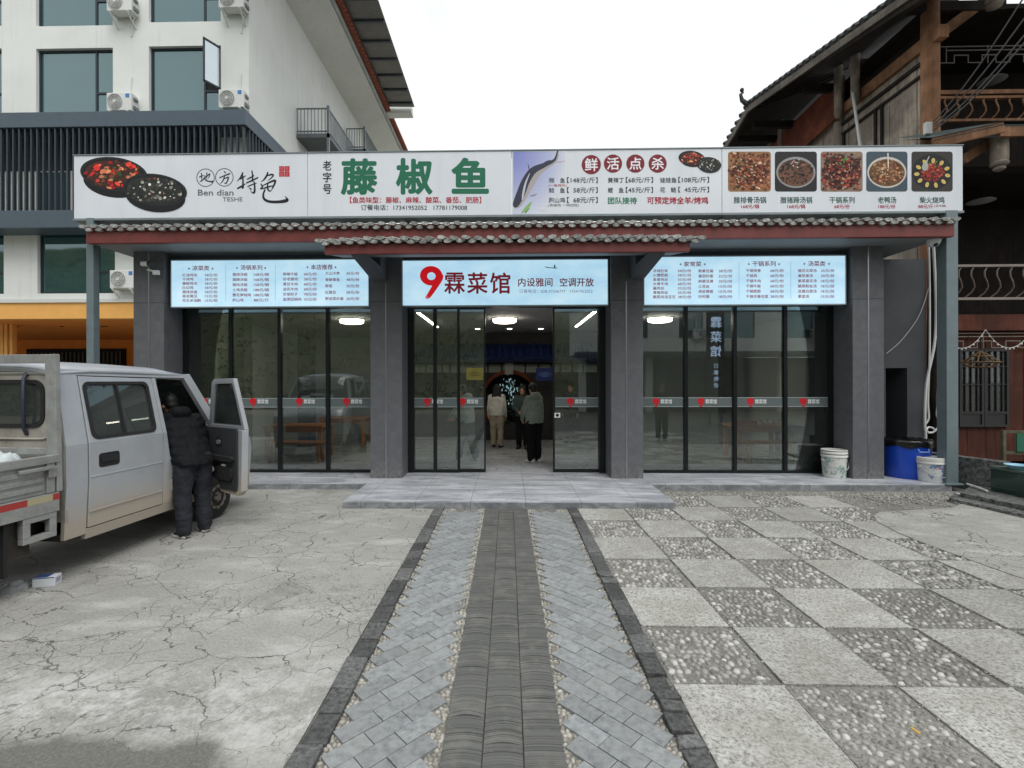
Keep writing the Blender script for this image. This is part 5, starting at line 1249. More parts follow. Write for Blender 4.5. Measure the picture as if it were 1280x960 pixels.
vs = thing('upright_sign', 'tall dark roadside sign with lit pale blue characters', 'sign', (8.7, -2.0, 0))
want([(t, B2) for t in '霖菜馆'] + [(t, B1) for t in '订餐电话'])
mb = MB(); mb.box(8.35, 9.05, -2.15, -2.0, 0.5, 5.3); mb.build('board', M('sign_board_dark', (30, 34, 40), 0.5), vs, bevel=0.01)
mb = MB(); mb.box(8.42, 8.5, -2.12, -2.03, 0, 0.499); mb.box(8.9, 8.98, -2.12, -2.03, 0, 0.499); mb.build('sign_feet', m_steel, vs)
mb = MB()
for k, ch in enumerate('霖菜馆'): z1 = 4.5 - k * 0.6; put(mb, ch, (0, z1, 0.46, z1 - 0.46), lambda a, b: (8.93 - a, -1.994, b), B2)
for k, ch in enumerate('订餐电话'): z1 = 2.55 - k * 0.27; put(mb, ch, (0, z1, 0.2, z1 - 0.2), lambda a, b: (8.8 - a, -1.994, b), B1)
mb.build('lit_lettering', M('lit_letters', (190, 214, 250), es=1.4), vs, fixn=False)
# ------------------------------------------------------------------ double-cab light truck
def carpaint():
    t = NT('dusty_silver_paint'); x, y, z = t.sep(); n = t.noise(3.5, 6, 0.7); f = t.noise(26, 5, 0.75)
    c = t.ramp(n, [(0.3, lin((168, 173, 178))), (0.7, lin((184, 188, 192)))])
    # road dust thickest low down, in splashes
    hgt = t.math('ADD', t.math('MULTIPLY', z, -1.5), t.math('MULTIPLY', n, 0.9)); d = t.ramp(t.math('ADD', hgt, 1.05), [(0.2, (0, 0, 0, 1)), (0.75, (0.85,) * 3 + (1,))])
    c = t.mix(d, c, lin((164, 152, 134)))
    c = t.mix(t.ramp(f, [(0.68, (0, 0, 0, 1)), (0.78, (0.4,) * 3 + (1,))]), c, lin((116, 104, 90)))
    t.base(c).set(metal=t.ramp(d, [(0, (0.3,) * 3), (1, (0.03,) * 3)]), rough=t.ramp(d, [(0, (0.33,) * 3), (1, (0.7,) * 3)])); return t.m
def rusty():
    t = NT('dirty_white_rusted_panel'); n = t.noise(6, 7, 0.75); m_ = t.noise(2.0, 5, 0.7)
    c = t.ramp(m_, [(0.3, lin((120, 114, 104))), (0.6, lin((168, 164, 154)))]); c = t.mix(t.ramp(n, [(0.62, (0, 0, 0, 1)), (0.68, (0.9,) * 3 + (1,))]), c, lin((104, 66, 44)))
    t.base(c).set(rough=0.65); return t.m
m_silver = carpaint(); m_rusty = rusty()
m_rubber = M('black_rubber', (28, 28, 29), 0.85, 0, 0.2, 12, 0.2); m_trim = M('charcoal_door_trim', (46, 48, 51), 0.7, 0, 0.1); m_seat = M('grey_seat_cloth', (122, 122, 120), 0.9)
m_alu = NT('scuffed_aluminium'); _n = m_alu.noise(5, 7, 0.75); m_alu.base(m_alu.ramp(_n, [(0.3, lin((128, 128, 124))), (0.6, lin((160, 162, 160))), (0.75, lin((140, 130, 116)))])).set(metal=0.35, rough=0.5); m_alu = m_alu.m
m_chassis = M('dirty_chassis', (52, 48, 43), 0.9, 0, 0.3, 8); m_rimst = NT('rusty_wheel_steel'); _n = m_rimst.noise(14, 6, 0.7); m_rimst.base(m_rimst.ramp(_n, [(0.3, lin((88, 80, 72))), (0.6, lin((124, 116, 106))), (0.75, lin((100, 78, 60)))])).set(metal=0.3, rough=0.65); m_rimst = m_rimst.m
PH = R(85.3); TO = Vector((-3.90 - 0.8 * math.sin(PH), 6.42 + 0.8 * math.cos(PH), 0))
truck = thing('truck', 'dusty silver double cab truck with open front door and dropside bed', 'truck', TO, PH, local=True)
def tpt(p): c, s = math.cos(PH), math.sin(PH); return Vector((TO.x + p[0] * c - p[1] * s, TO.y + p[0] * s + p[1] * c, p[2]))
def ys(z): return 0.80 - max(0, 0.55 - z) * 0.16 - max(0, z - 1.25) * 0.20 - 0.012 * max(0, (z - 0.9))
def rrect(x0, x1, z0, z1, r, n=5):
    P = []
    for cx, cz, a0 in ((x1 - r, z1 - r, 0), (x0 + r, z1 - r, 90), (x0 + r, z0 + r, 180), (x1 - r, z0 + r, 270)):
        P += [(cx + r * math.cos(R(a0 + 90 * k / n)), cz + r * math.sin(R(a0 + 90 * k / n))) for k in range(n + 1)]
    return P
def sidefn(s, off=0.0): return lambda x, z, d: (x, s * (ys(z) + off - d), z)
ARC = [(0.385 * math.cos(R(a)), 0.30 + 0.385 * math.sin(R(a))) for a in range(175, 4, -10)]
for s in (-1, 1):
    f = sidefn(s); body = MB()
    body.panel([[(-2.08, .38), (-1.87, .38), (-1.87, .9), (-1.87, 1.25), (-2.08, 1.25), (-2.08, .9)]], f, .04)
    body.panel([[(-1.87, .33), (-.62, .33), (-.45, .33), (-.45, .43), (-.60, .43), (-1.87, .43)]], f, .05)
    body.panel([[(-.95, .431), (-.60, .431), (-.62, .6), (-.72, .78), (-.86, .98), (-.90, 1.25), (-.95, 1.25)]], f, .05)
    body.panel([[(-.45, .33), (-.40, .33)] + ARC + [(.42, .36), (.80, .42), (.83, .86), (.76, 1.04), (.45, 1.14), (.1, 1.22), (-.06, 1.25), (-.12, 1.25), (-.13, .85), (-.30, .70), (-.45, .45)]], f, .05)
    body.panel([[(-2.08, 1.251), (-1.87, 1.251), (-1.85, 1.915), (-2.04, 1.915)]], f, .05)
    body.panel([[(-2.04, 1.916), (-.47, 1.89), (-.38, 1.94), (-2.03, 1.975)]], f, .05)
    body.panel([[(-.95, 1.251), (-.90, 1.251), (-.915, 1.89), (-.965, 1.89)]], f, .05)
    body.panel([[(-.13, 1.251), (.02, 1.251), (-.36, 1.945), (-.47, 1.89)]], f, .06)
    body.box(-1.86, -.98, min(s * .806, s * .80), max(s * .806, s * .80), .588, .606)
    body.build('side_panel', m_silver, truck, bevel=.006)
# roof, windscreen frame, bonnet, nose
def cross(x, z, hw, bulge, n=12, drop=.05):
    P = []
    for k in range(n + 1):
        t = -1 + 2 * k / n; e = abs(t) ** 6; P.append((x, t * hw, z + bulge * (1 - t * t) - drop * e))
    return P
mb = MB(); mb.grid([cross(-2.10, 1.93, .655, .03, drop=.02), cross(-2.06, 1.985, .66, .045), cross(-1.7, 2.01, .665, .05), cross(-1.2, 2.005, .665, .05), cross(-.70, 1.99, .66, .045), cross(-.40, 1.945, .65, .03, drop=.02)])
o = mb.build('roof', m_silver, truck, smooth='all'); sd = o.modifiers.new('thickness', 'SOLIDIFY'); sd.thickness = .03
mb = MB(); mb.grid([cross(-.04, 1.262, .74, .03, drop=.02), cross(.15, 1.235, .75, .035, drop=.03), cross(.45, 1.165, .76, .04, drop=.05), cross(.70, 1.075, .76, .04, drop=.06), cross(.80, .99, .755, .03, drop=.06), cross(.845, .90, .75, .02, drop=.05)])
o = mb.build('bonnet', m_silver, truck, smooth='all'); sd = o.modifiers.new('thickness', 'SOLIDIFY'); sd.thickness = .02
mb = MB(); mb.box(.78, .862, -.76, .76, .30, .62); mb.build('bumper', m_silver, truck, bevel=.03)
mb = MB(); mb.box(.80, .850, -.50, .50, .66, .86); mb.build('grille', m_rubber, truck, bevel=.01)
for s in (-1, 1):
    mb = MB(); mb.panel([rrect(min(s * .52, s * .76), max(s * .52, s * .76), .66, .88, .05)], lambda a, b, d: (.856 - d - abs(a) * .02, a, b), .08); mb.build('headlight', M('headlight_lens', (196, 204, 208), 0.12), truck)
mb = MB(); mb.box(.79, .842, -.75, .75, .621, .9); mb.build('nose_panel', m_silver, truck, bevel=.01)
mb = MB(); mb.box(.863, .868, -.22, .22, .42, .56); mb.build('licence_plate', M('plate_blue', (36, 70, 150), 0.4), truck)
mb = MB(); mb.grid([[(-.385, y * .62, 1.935 + .03 * (1 - y * y)) for y in (-1, -.5, 0, .5, 1)], [(-.19, y * .665, 1.6 + .02 * (1 - y * y)) for y in (-1, -.5, 0, .5, 1)], [(.0, y * .715, 1.275 + .015 * (1 - y * y)) for y in (-1, -.5, 0, .5, 1)]])
o = mb.build('windscreen', m_carglass, truck, smooth='all'); sd = o.modifiers.new('thickness', 'SOLIDIFY'); sd.thickness = .006
# rear wall of the cab with its window
def rwall(d0=0.0): return lambda y, z, d: (-2.081 - d0 + d, y, z)
hw = lambda z: ys(z) - .012
outl = [(-hw(.55), .55), (hw(.55), .55), (hw(1.25), 1.25), (hw(1.8), 1.8), (hw(1.88) - .03, 1.90), (hw(1.9) - .1, 1.955), (-hw(1.9) + .1, 1.955), (-hw(1.88) + .03, 1.90), (-hw(1.8), 1.8), (-hw(1.25), 1.25)]
mb = MB(); mb.panel([outl, rrect(-.57, .57, 1.44, 1.855, .1)], rwall(), .03); rw = mb.build('cab_rear_wall', m_rusty, truck, bevel=.004)
mb = MB(); mb.panel([rrect(-.585, .585, 1.425, 1.87, .11), rrect(-.55, .55, 1.46, 1.835, .09)], rwall(.012), .03); mb.build('window_seal', m_rubber, rw)
mb = MB(); mb.box(-2.078, -2.072, -.56, .56, 1.45, 1.845); mb.build('rear_window', m_carglass, rw)
mb = MB(); P = rrect(-.70, .70, 1.32, 1.93, .16, 6); mb.path([(-2.083, a, b) for a, b in P], .014, 6, close=True); mb.build('pressed_rib', m_rusty, rw)
mb = MB(); mb.path([(-2.085, -.40, 1.93), (-2.12, -.41, 1.88), (-2.13, -.42, 1.6), (-2.12, -.41, 1.42), (-2.085, -.40, 1.36)], .016, 8); mb.build('grab_bar', M('blue_black_plastic', (40, 46, 62), 0.5), rw, smooth=True)
mb = MB(); mb.box(-2.09, -2.082, -.72, -.62, 1.28, 1.33); mb.build('rust_plate', M('rust_brown', (104, 64, 42), 0.9, 0, .3, 20), rw)
# cab floor, seats, dash
mb = MB(); mb.box(-2.05, .75, -.72, .72, .36, .42); mb.box(-2.04, .7, -.735, -.715, .42, .44); mb.build('cab_floor', m_chassis, truck)
for s in (-1, 1):
    mb = MB(); mb.box(-.85, -.38, min(s * .14, s * .62), max(s * .14, s * .62), .62, .84); so = mb.build('front_seat', m_seat, truck, bevel=.04)
    mb = MB(); mb._add([(x, y, z) for y in (s * .14, s * .60) for x, z in ((-.86, .845), (-.74, .845), (-.86, 1.42), (-.95, 1.42))], [(0, 1, 2, 3), (4, 7, 6, 5), (0, 4, 5, 1), (1, 5, 6, 2), (2, 6, 7, 3), (3, 7, 4, 0)]); mb.build('seat_back', m_seat, so, bevel=.03)
    mb = MB(); mb.box(-.96, -.87, min(s * .24, s * .50), max(s * .24, s * .50), 1.44, 1.62); mb.build('headrest', m_seat, so, bevel=.03)
mb = MB(); mb.box(-1.95, -1.5, -.66, .66, .6, .84); mb.box(-2.02, -1.9, -.66, .66, .845, 1.34); mb.build('rear_bench', m_seat, truck, bevel=.03)
mb = MB(); mb.box(-.30, -.03, -.70, .70, .95, 1.22); mb.build('dashboard', m_trim, truck, bevel=.04)
mb = MB(); mb.path([(-.42 + .12 * math.sin(R(a)) * .5, .38 + .18 * math.cos(R(a)), 1.15 + .18 * math.sin(R(a))) for a in range(0, 360, 20)], .014, 7, close=True); mb.path([(-.42, .38, 1.15), (-.25, .38, 1.08)], .02, 7); mb.build('steering_wheel', m_rubber, truck)
mb = MB(); mb.box(-1.2, -.95, -.5, -.2, 1.3, 1.36); mb.build('parcel', M('cloth_pale', (176, 178, 172), 0.9), truck, bevel=.02)
# rear doors (right one seen)
def rear_door(s):
    mb = MB(); f = sidefn(s, .003)
    mb.panel([[(-1.857, .44), (-.96, .44), (-.96, .9), (-.96, 1.25), (-1.857, 1.25), (-1.857, .9)]], f, .045)
    mb.panel([[(-1.857, 1.2505), (-.96, 1.2505), (-.975, 1.885), (-1.838, 1.905)], rrect(-1.80, -1.06, 1.30, 1.835, .06)[::-1]], f, .045)
    d = mb.build('rear_door', m_silver, truck, bevel=.004)
    mb = MB(); mb.panel([rrect(-1.82, -1.04, 1.282, 1.852, .07), rrect(-1.785, -1.075, 1.315, 1.82, .055)], sidefn(s, .010), .03); mb.panel([rrect(-1.455, -1.43, 1.31, 1.825, .005)], sidefn(s, .009), .02); mb.build('window_seal', m_rubber, d)
    mb = MB(); mb.panel([rrect(-1.79, -1.07, 1.31, 1.825, .055)], sidefn(s, -.012), .006); mb.build('window', m_carglass, d)
    mb = MB(); mb.panel([rrect(-1.76, -1.53, 1.0, 1.14, .03)], sidefn(s, .006), .01); hd = mb.build('handle_recess', m_rubber, d)
    mb = MB(); mb.panel([rrect(-1.74, -1.56, 1.05, 1.115, .02)], sidefn(s, .016), .012); mb.build('handle', M('handle_black', (40, 41, 43), 0.4), d)
    mb = MB(); mb.box(-1.855, -.962, min(s * .795, s * .809), max(s * .795, s * .809), .918, .93); mb.build('crease', m_silver, d, bevel=.004)
rear_door(-1); rear_door(1)
for s in (-1, 1): mb = MB(); mb.panel([[(-1.89, .40), (-.93, .40), (-.93, 1.9), (-1.87, 1.92), (-1.87, 1.25)], rrect(-1.80, -1.06, 1.30, 1.835, .06)[::-1]], sidefn(s, -.05), .01); mb.build('door_seal', m_rubber, truck)
mb = MB(); mb.panel([rrect(-.84, -.68, .55, .70, .03)], sidefn(-1, .004), .01); mb.build('fuel_flap', m_silver, truck, bevel=.003)
mb = MB(); mb.panel([[(-1.95, .45), (-.15, .45), (-.15, 1.25), (-.5, 1.85), (-1.95, 1.88)], [(-1.80, 1.30), (-1.06, 1.30), (-1.06, 1.83), (-1.80, 1.83)][::-1], [(-.90, 1.30), (-.25, 1.30), (-.55, 1.78), (-.90, 1.80)][::-1]], sidefn(1, -.07), .01); mb.build('cab_lining', M('pale_cab_lining', (168, 168, 162), .8), truck)
mb = MB(); mb.grid([cross(-2.0, 1.90, .62, .03, drop=.02), cross(-1.2, 1.96, .63, .04), cross(-.45, 1.90, .62, .03, drop=.02)]); o = mb.build('headlining', MATS['pale_cab_lining'], truck); sd = o.modifiers.new('thickness', 'SOLIDIFY'); sd.thickness = .012
# front doors: right one swung open, left one shut
LOWD = [(-.895, .95), (-.84, .98), (-.70, .78), (-.60, .60), (-.585, .44), (-.46, .46), (-.31, .71), (-.145, .86), (-.135, 1.25), (-.888, 1.25)]
LOWD = [(-.60, .44), (-.46, .46), (-.31, .71), (-.145, .86), (-.135, 1.25), (-.89, 1.25), (-.85, .98), (-.71, .78), (-.61, .6)]
UPD = [(-.89, 1.2505), (-.135, 1.2505), (-.745, 1.875), (-.905, 1.88)]; UPH = [(-.845, 1.30), (-.27, 1.30), (-.755, 1.815), (-.855, 1.82)]
LOWD = [(-.95, .50), (-.88, .44), (-.50, .46), (-.33, .71), (-.145, .86), (-.135, 1.25), (-.97, 1.25)]; UPD = [(-.97, 1.2505), (-.135, 1.2505), (-.455, 1.84), (-.52, 1.88), (-.955, 1.885)]; UPH = [(-.915, 1.30), (-.235, 1.30), (-.50, 1.79), (-.545, 1.82), (-.91, 1.825)]
def front_door(s, ang):
    hx, hy = -.135, s * .795; c, sn = math.cos(ang), math.sin(ang)
    def rot(fn): return lambda a, b, d: (lambda p: (hx + (p[0] - hx) * c - (p[1] - hy) * sn, hy + (p[0] - hx) * sn + (p[1] - hy) * c, p[2]))(fn(a, b, d))
    F = lambda off: rot(sidefn(s, off)); mb = MB()
    mb.panel([LOWD], F(.003), .085); mb.panel([UPD, UPH[::-1]], F(.003), .055)
    d = mb.build('front_door', m_silver, truck, bevel=.008)
    mb = MB(); sh = lambda L, k: [((x + .53) * k - .53 + .012, (z - .85) * k + .85) for x, z in L]
    mb.panel([[(-.875, .50), (-.52, .50), (-.36, .73), (-.19, .90), (-.18, 1.27), (-.89, 1.27), (-.89, .6)]], F(-.083), .022); tr = mb.build('door_trim', m_trim, d, bevel=.01)
    mb = MB(); mb.panel([rrect(-.84, -.25, .86, .92, .03)], F(-.106), .05); mb.build('armrest', m_rubber, tr, bevel=.01)
    mb = MB(); mb.panel([rrect(-.80, -.42, .62, .78, .05)], F(-.106), .03); mb.build('door_pocket', m_rubber, tr, bevel=.01)
    mb = MB(); mb.panel([rrect(-.56, -.42, 1.02, 1.16, .05)], F(-.106), .004); mb.build('handle_cup', m_rubber, tr)
    mb = MB(); mb.panel([rrect(-.53, -.45, 1.06, 1.11, .02)], F(-.111), .012); mb.build('inner_handle', M('handle_grey', (168, 170, 170), 0.35, .6), tr)
    mb = MB(); mb.panel([rrect(-.66, -.56, .79, .815, .01)], F(-.112), .01); mb.build('paper_slip', M('paper_white', (212, 212, 206), 0.8), tr)
    mb = MB(); mb.panel([UPH, [(x * .96 - .022, 1.31 + (z - 1.3) * .95) for x, z in UPH][::-1]], F(.006), .03); mb.build('window_seal', m_rubber, d)
    mb = MB(); mb.panel([UPH], F(-.02), .005); mb.build('window', m_carglass, d)
    mb = MB(); p = F(.12)(-.28, 1.38, 0); q = F(.0)(-.22, 1.28, 0); mb.path([q, F(.06)(-.24, 1.30, 0), p], .016, 6); mr = mb.build('mirror', m_rubber, d)
    mb = MB(); mb.panel([rrect(-.36, -.20, 1.30, 1.52, .04)], F(.16), .06); mb.build('mirror_shell', m_rubber, mr, bevel=.01)
front_door(-1, R(64)); front_door(1, 0)
for ch in truck.children:
    if ch.name.split('.')[0] in ('bonnet', 'bumper', 'grille', 'headlight', 'nose_panel', 'licence_plate', 'side_panel'):
        for vt in ch.data.vertices:
            if vt.co.x > .4: vt.co.x = .4 + (vt.co.x - .4) * .7
# dropside bed
B0, B1 = -4.75, -2.17; m_strip = [lin((158, 58, 54)), lin((164, 156, 126))]
mb = MB(); mb.box(B0, B1, -.78, .78, .80, .85); mb.build('bed_floor', m_chassis, truck)
for s in (-1, 1):
    mb = MB(); a, b = min(s * .80, s * .775), max(s * .80, s * .775)
    mb.box(B0, B1, a, b, .862, 1.19); o_, i_ = s * .80, s * .812
    for z0, z1 in ((.90, .94), (.97, 1.01), (1.04, 1.08)): mb.box(B0 + .05, B1 - .12, min(o_, i_), max(o_, i_), z0, z1)
    for x in (B1 - .1, B1 - .72, B1 - 1.34, B1 - 1.96, B0): mb.box(x, x + .07, min(o_, s * .82), max(o_, s * .82), .864, 1.125)
    mb.box(B0, B1 + .01, min(s * .77, s * .826), max(s * .77, s * .826), 1.126, 1.196)
    sd_ = mb.build('bed_side', m_alu, truck, bevel=.004)
    mb = MB(); mb.box(B1 - .34, B1 - .06, min(s * .822, s * .85), max(s * .822, s * .85), 1.075, 1.105); mb.box(B1 - .10, B1 - .03, min(s * .822, s * .84), max(s * .822, s * .84), 1.0, 1.1); mb.build('latch', m_alu, sd_, bevel=.005)
    mb = MB(); x = B0; k = 0
    while x < B1 - .02:
        mb.col = m_strip[k % 2]; mb.poly([(x, s * .831, .795), (min(x + .21, B1), s * .831, .795), (min(x + .21, B1), s * .831, .85), (x, s * .831, .85)]); x += .21; k += 1
    mb.col = None; mb.build('reflective_strip', m_ink, sd_, fixn=False)
    mb = MB(); mb.box(B0, B1, min(s * .76, s * .83), max(s * .76, s * .83), .69, .858); mb.build('side_rail', m_alu, truck, bevel=.004)
    mb = MB(); o1, o2 = min(s * .77, s * .825), max(s * .77, s * .825)
    mb.box(B1 - .30, B1 - .02, o1, o2, .64, .689); mb.box(B1 - .30, B1 - .02, o1, o2, .47, .52); mb.box(B1 - .30, B1 - .24, o1, o2, .521, .639); mb.box(B1 - .08, B1 - .02, o1, o2, .521, .639); mb.build('guard_bracket', m_alu, truck, bevel=.004)
mb = MB(); mb.box(B0 - .03, B0 - .002, -.78, .78, .86, 1.19); mb.build('tailboard', m_alu, truck)
mb = MB()
for s in (-1, 1): mb.obox((B1 + .005, s * .78, .86), (B1 + .03, s * .725, 2.10), .05, .10, (0, 1, 0))
mb.obox((B1 + .03, -.70, 2.06), (B1 + .03, .70, 2.06), .045, .08); mb.obox((B1 + .01, -.75, 1.22), (B1 + .01, .75, 1.22), .04, .06); mb.build('headboard_frame', m_alu, truck, bevel=.004)
mb = MB()
for s in (-1, 1): mb.box(B0, .6, min(s * .32, s * .40), max(s * .32, s * .40), .42, .56)
mb.box(B0 + .1, B0 + .2, -.6, .6, .56, .80); mb.box(B1 - .3, B1 - .2, -.76, .76, .56, .79); mb.box(-3.2, -2.35, -.74, -.42, .36, .68); mb.build('chassis', m_chassis, truck)
mb = MB(); mb.box(B1 - .42, B1 - .39, -.79, -.45, .24, .69); mb.build('mud_flap', m_rubber, truck)
def wheel(x, y, r, wd, s, name='wheel'):
    m4 = Matrix.Translation((x, y, r)) @ Matrix.Rotation(R(90) * (1 if s < 0 else -1), 4, 'X')
    mb = MB(); mb.tlathe([(r * .62, 0), (r * .80, -.006), (r * .93, .004), (r * .985, .03), (r, wd * .3), (r, wd * .7), (r * .985, wd - .03), (r * .93, wd - .004), (r * .62, wd)], m4 @ Matrix.Translation((0, 0, -wd / 2)), 40)
    wo = mb.build(name, m_rubber, truck, smooth=True)
    mb = MB(); mb.tlathe([(.025, .02), (.06, .022), (.075, .005), (.11, .0), (.135, .022), (.16, .018), (.175, -.02), (r * .60, -.03), (r * .635, .004), (r * .66, .004), (r * .66, -.05)], m4 @ Matrix.Translation((0, 0, wd / 2 - .012)), 40); ro_ = mb.build('rim', m_rimst, wo, smooth=True)
    mb = MB()
    for k in range(10): a = 2 * math.pi * k / 10; mb.tlathe([(.014, 0), (.014, .003)], m4 @ Matrix.Translation((.148 * math.cos(a), .148 * math.sin(a), wd / 2 + .008)), 10)
    for k in range(5): a = 2 * math.pi * k / 5; mb.tlathe([(.011, 0), (.011, .016)], m4 @ Matrix.Translation((.062 * math.cos(a), .062 * math.sin(a), wd / 2 + .008)), 8)
    mb.build('wheel_holes', m_rubber, wo)
for s in (-1, 1): wheel(0.0, s * .685, .288, .17, s); wheel(-3.05, s * .62, .288, .3, s)
mb = MB()
for s in (-1, 1):
    mb.grid([[(.40 * math.cos(R(a)), y, .30 + .40 * math.sin(R(a))) for a in range(0, 181, 12)] for y in (s * .78, s * .5)])
mb.build('wheel_arch', m_chassis, truck)
# crumpled sack of sheeting in the bed
from mathutils import noise as mnoise
def crumple(name, label, cat, c, sx, sy, sz, mat, seed, amp=.25, freq=6.0, rot=0.0):
    mb = MB(); n, m_ = 34, 20; rows = []
    for j in range(m_ + 1):
        ph = math.pi * 0.5 * j / m_; r_ = []
        for i in range(n + 1):
            t = 2 * math.pi * (i % n) / n; d = Vector((math.cos(t) * math.cos(ph), math.sin(t) * math.cos(ph), math.sin(ph)))
            q = Vector((d.x * sx, d.y * sy, d.z * sz)) * freq + Vector((seed, seed * 2, 0)); k = 1 + amp * (mnoise.noise(q) + 0.7 * abs(mnoise.noise(q * 2.1)) + 0.35 * mnoise.noise(q * 4.3))
            r_.append((d.x * sx * k, d.y * sy * k, max(0, d.z) ** 0.8 * sz * k))
        rows.append(r_)
    mb.grid(rows); o = mb.build(name, mat, None, None, smooth='all'); o.location = c; o.rotation_euler.z = rot; return tag(o, label, cat)
crumple('plastic_sack', 'crumpled white plastic sheet lying in the truck bed behind the cab', 'sack', tpt((-2.50, -.40, .852)), .34, .36, .42, M('white_sheeting', (196, 206, 206), 0.45, 0, .06), 3.1, .3, 5)
def clear_film():
    t = NT('clear_film'); t.base(lin((190, 196, 196))).set(rough=.15, alpha=.42); return t.m
crumple('plastic_bag', 'clear crumpled plastic bag lying on the concrete beside the truck', 'bag', gz(8, 738), .14, .10, .07, clear_film(), 8.0, .4, 14)
c = gz(59, 731); bx = thing('carton', 'small white printed carton lying on the concrete under the truck bed', 'box', c, R(14), local=True)
mb = MB(); mb.box(-.085, .085, -.05, .05, 0, .085); mb.build('box', M('white_card', (206, 210, 214), 0.6, 0, .04), bx, bevel=.003)
mb = MB(); mb.col = lin((60, 84, 130)); mb.poly([(-.085, -.0505, .075), (.085, -.0505, .075), (.085, -.0505, .0845), (-.085, -.0505, .0845)]); mb.poly([(-.08, -.045, .0855), (.03, -.045, .0855), (.03, .045, .0855), (-.08, .045, .0855)])
for k in range(3): mb.poly([(.0865, -.03, .03 + k * .014), (.0865, .03, .03 + k * .014), (.0865, .03, .036 + k * .014), (.0865, -.03, .036 + k * .014)])
mb.build('print', m_ink, bx, fixn=False)

# ------------------------------------------------------------------ people
m_skin = NT('skin'); m_skin.base(m_skin.ramp(m_skin.noise(14, 3), [(0.3, lin((186, 138, 112))), (0.7, lin((202, 156, 130)))])).set(rough=.5); m_skin = m_skin.m
m_hair = M('black_hair', (22, 19, 18), .55, 0, .3, 40, .4, 90)
def cloth(name, c, var=.15, sc=9, bump=.35, bs=26):
    return M(name, c, .9, 0, var, sc, bump, bs, .2)
m_puffer = M('black_puffer', (9, 11, 15), .8, 0, .2, 8, .3, 22, .25); m_jean = M('dark_denim', (24, 28, 36), .85, 0, .25, 7, .4, 28)
def capsule(mb, a, b, ra, rb, n=10, k=4):
    a, b = Vector(a), Vector(b); d = (b - a); L = d.length; d.normalize(); P, Rr = [], []
    for i in range(k + 1):
        t = math.pi / 2 * (1 - i / k); P.append(a - d * ra * math.sin(t)); Rr.append(max(.002, ra * math.cos(t)))
    for i in range(k + 1):
        t = math.pi / 2 * i / k; P.append(b + d * rb * math.sin(t)); Rr.append(max(.002, rb * math.cos(t)))
    mb.path(P, Rr, n)
def limb(mb, pts, rs, n=12):
    for i in range(len(pts) - 1): capsule(mb, pts[i], pts[i + 1], rs[i], rs[i + 1], n)
def hand(mb, wr, d, palm, s):
    """wrist point, pointing direction, palm normal; five unequal fingers slightly curled"""
    d = Vector(d).normalized(); pn = Vector(palm).normalized(); sd = d.cross(pn).normalized() * s; wr = Vector(wr)
    capsule(mb, wr, wr + d * .05, .026, .030); capsule(mb, wr + d * .05 - sd * .02, wr + d * .08 - sd * .026, .02, .014); capsule(mb, wr + d * .05 + sd * .02, wr + d * .08 + sd * .026, .02, .014)
    for k, (o, L) in enumerate(((-.033, .062), (-.011, .074), (.011, .07), (.032, .054))):
        p = wr + d * .085 + sd * o; q = p + d * L * .5 + pn * L * .12; r_ = q + d * L * .38 + pn * L * .34; capsule(mb, p, q, .0095, .009, 8, 3); capsule(mb, q, r_, .009, .0075, 8, 3)
    p = wr + d * .03 - sd * .028; q = p + d * .035 - sd * .03 + pn * .012; capsule(mb, p, q, .013, .011, 8, 3); capsule(mb, q, q + d * .03 + pn * .012, .011, .009, 8, 3)
def vox(o, v, it=4):
    m_ = o.modifiers.new('one surface', 'REMESH'); m_.mode = 'VOXEL'; m_.voxel_size = v; m_.use_smooth_shade = True
    if it: s_ = o.modifiers.new('smooth', 'SMOOTH'); s_.iterations = it; s_.factor = .5
    return o
def crease(o, st, sz):
    tx = bpy.data.textures.new('cloth_folds', 'CLOUDS'); tx.noise_scale = sz; tx.noise_depth = 2; d = o.modifiers.new('folds', 'DISPLACE'); d.texture = tx; d.strength = st; d.mid_level = .5; d.texture_coords = 'LOCAL'; return o
def torso(mb, sections):              # (centre, half width, half depth) rings, ring plane spanned by x and y of the body
    P = [s[0] for s in sections]; vs = []; n = 20
    for c, a, b in sections:
        for k in range(n):
            t = 2 * math.pi * k / n; q = 2.4; ct, st = math.cos(t), math.sin(t)
            vs.append((c[0] + a * abs(ct) ** (2 / q) * (1 if ct > 0 else -1), c[1] + b * abs(st) ** (2 / q) * (1 if st > 0 else -1), c[2]))
    fs = [(i * n + k, i * n + (k + 1) % n, (i + 1) * n + (k + 1) % n, (i + 1) * n + k) for i in range(len(sections) - 1) for k in range(n)]
    fs += [tuple(range(n))[::-1], tuple((len(sections) - 1) * n + k for k in range(n))]; mb._add(vs, fs)
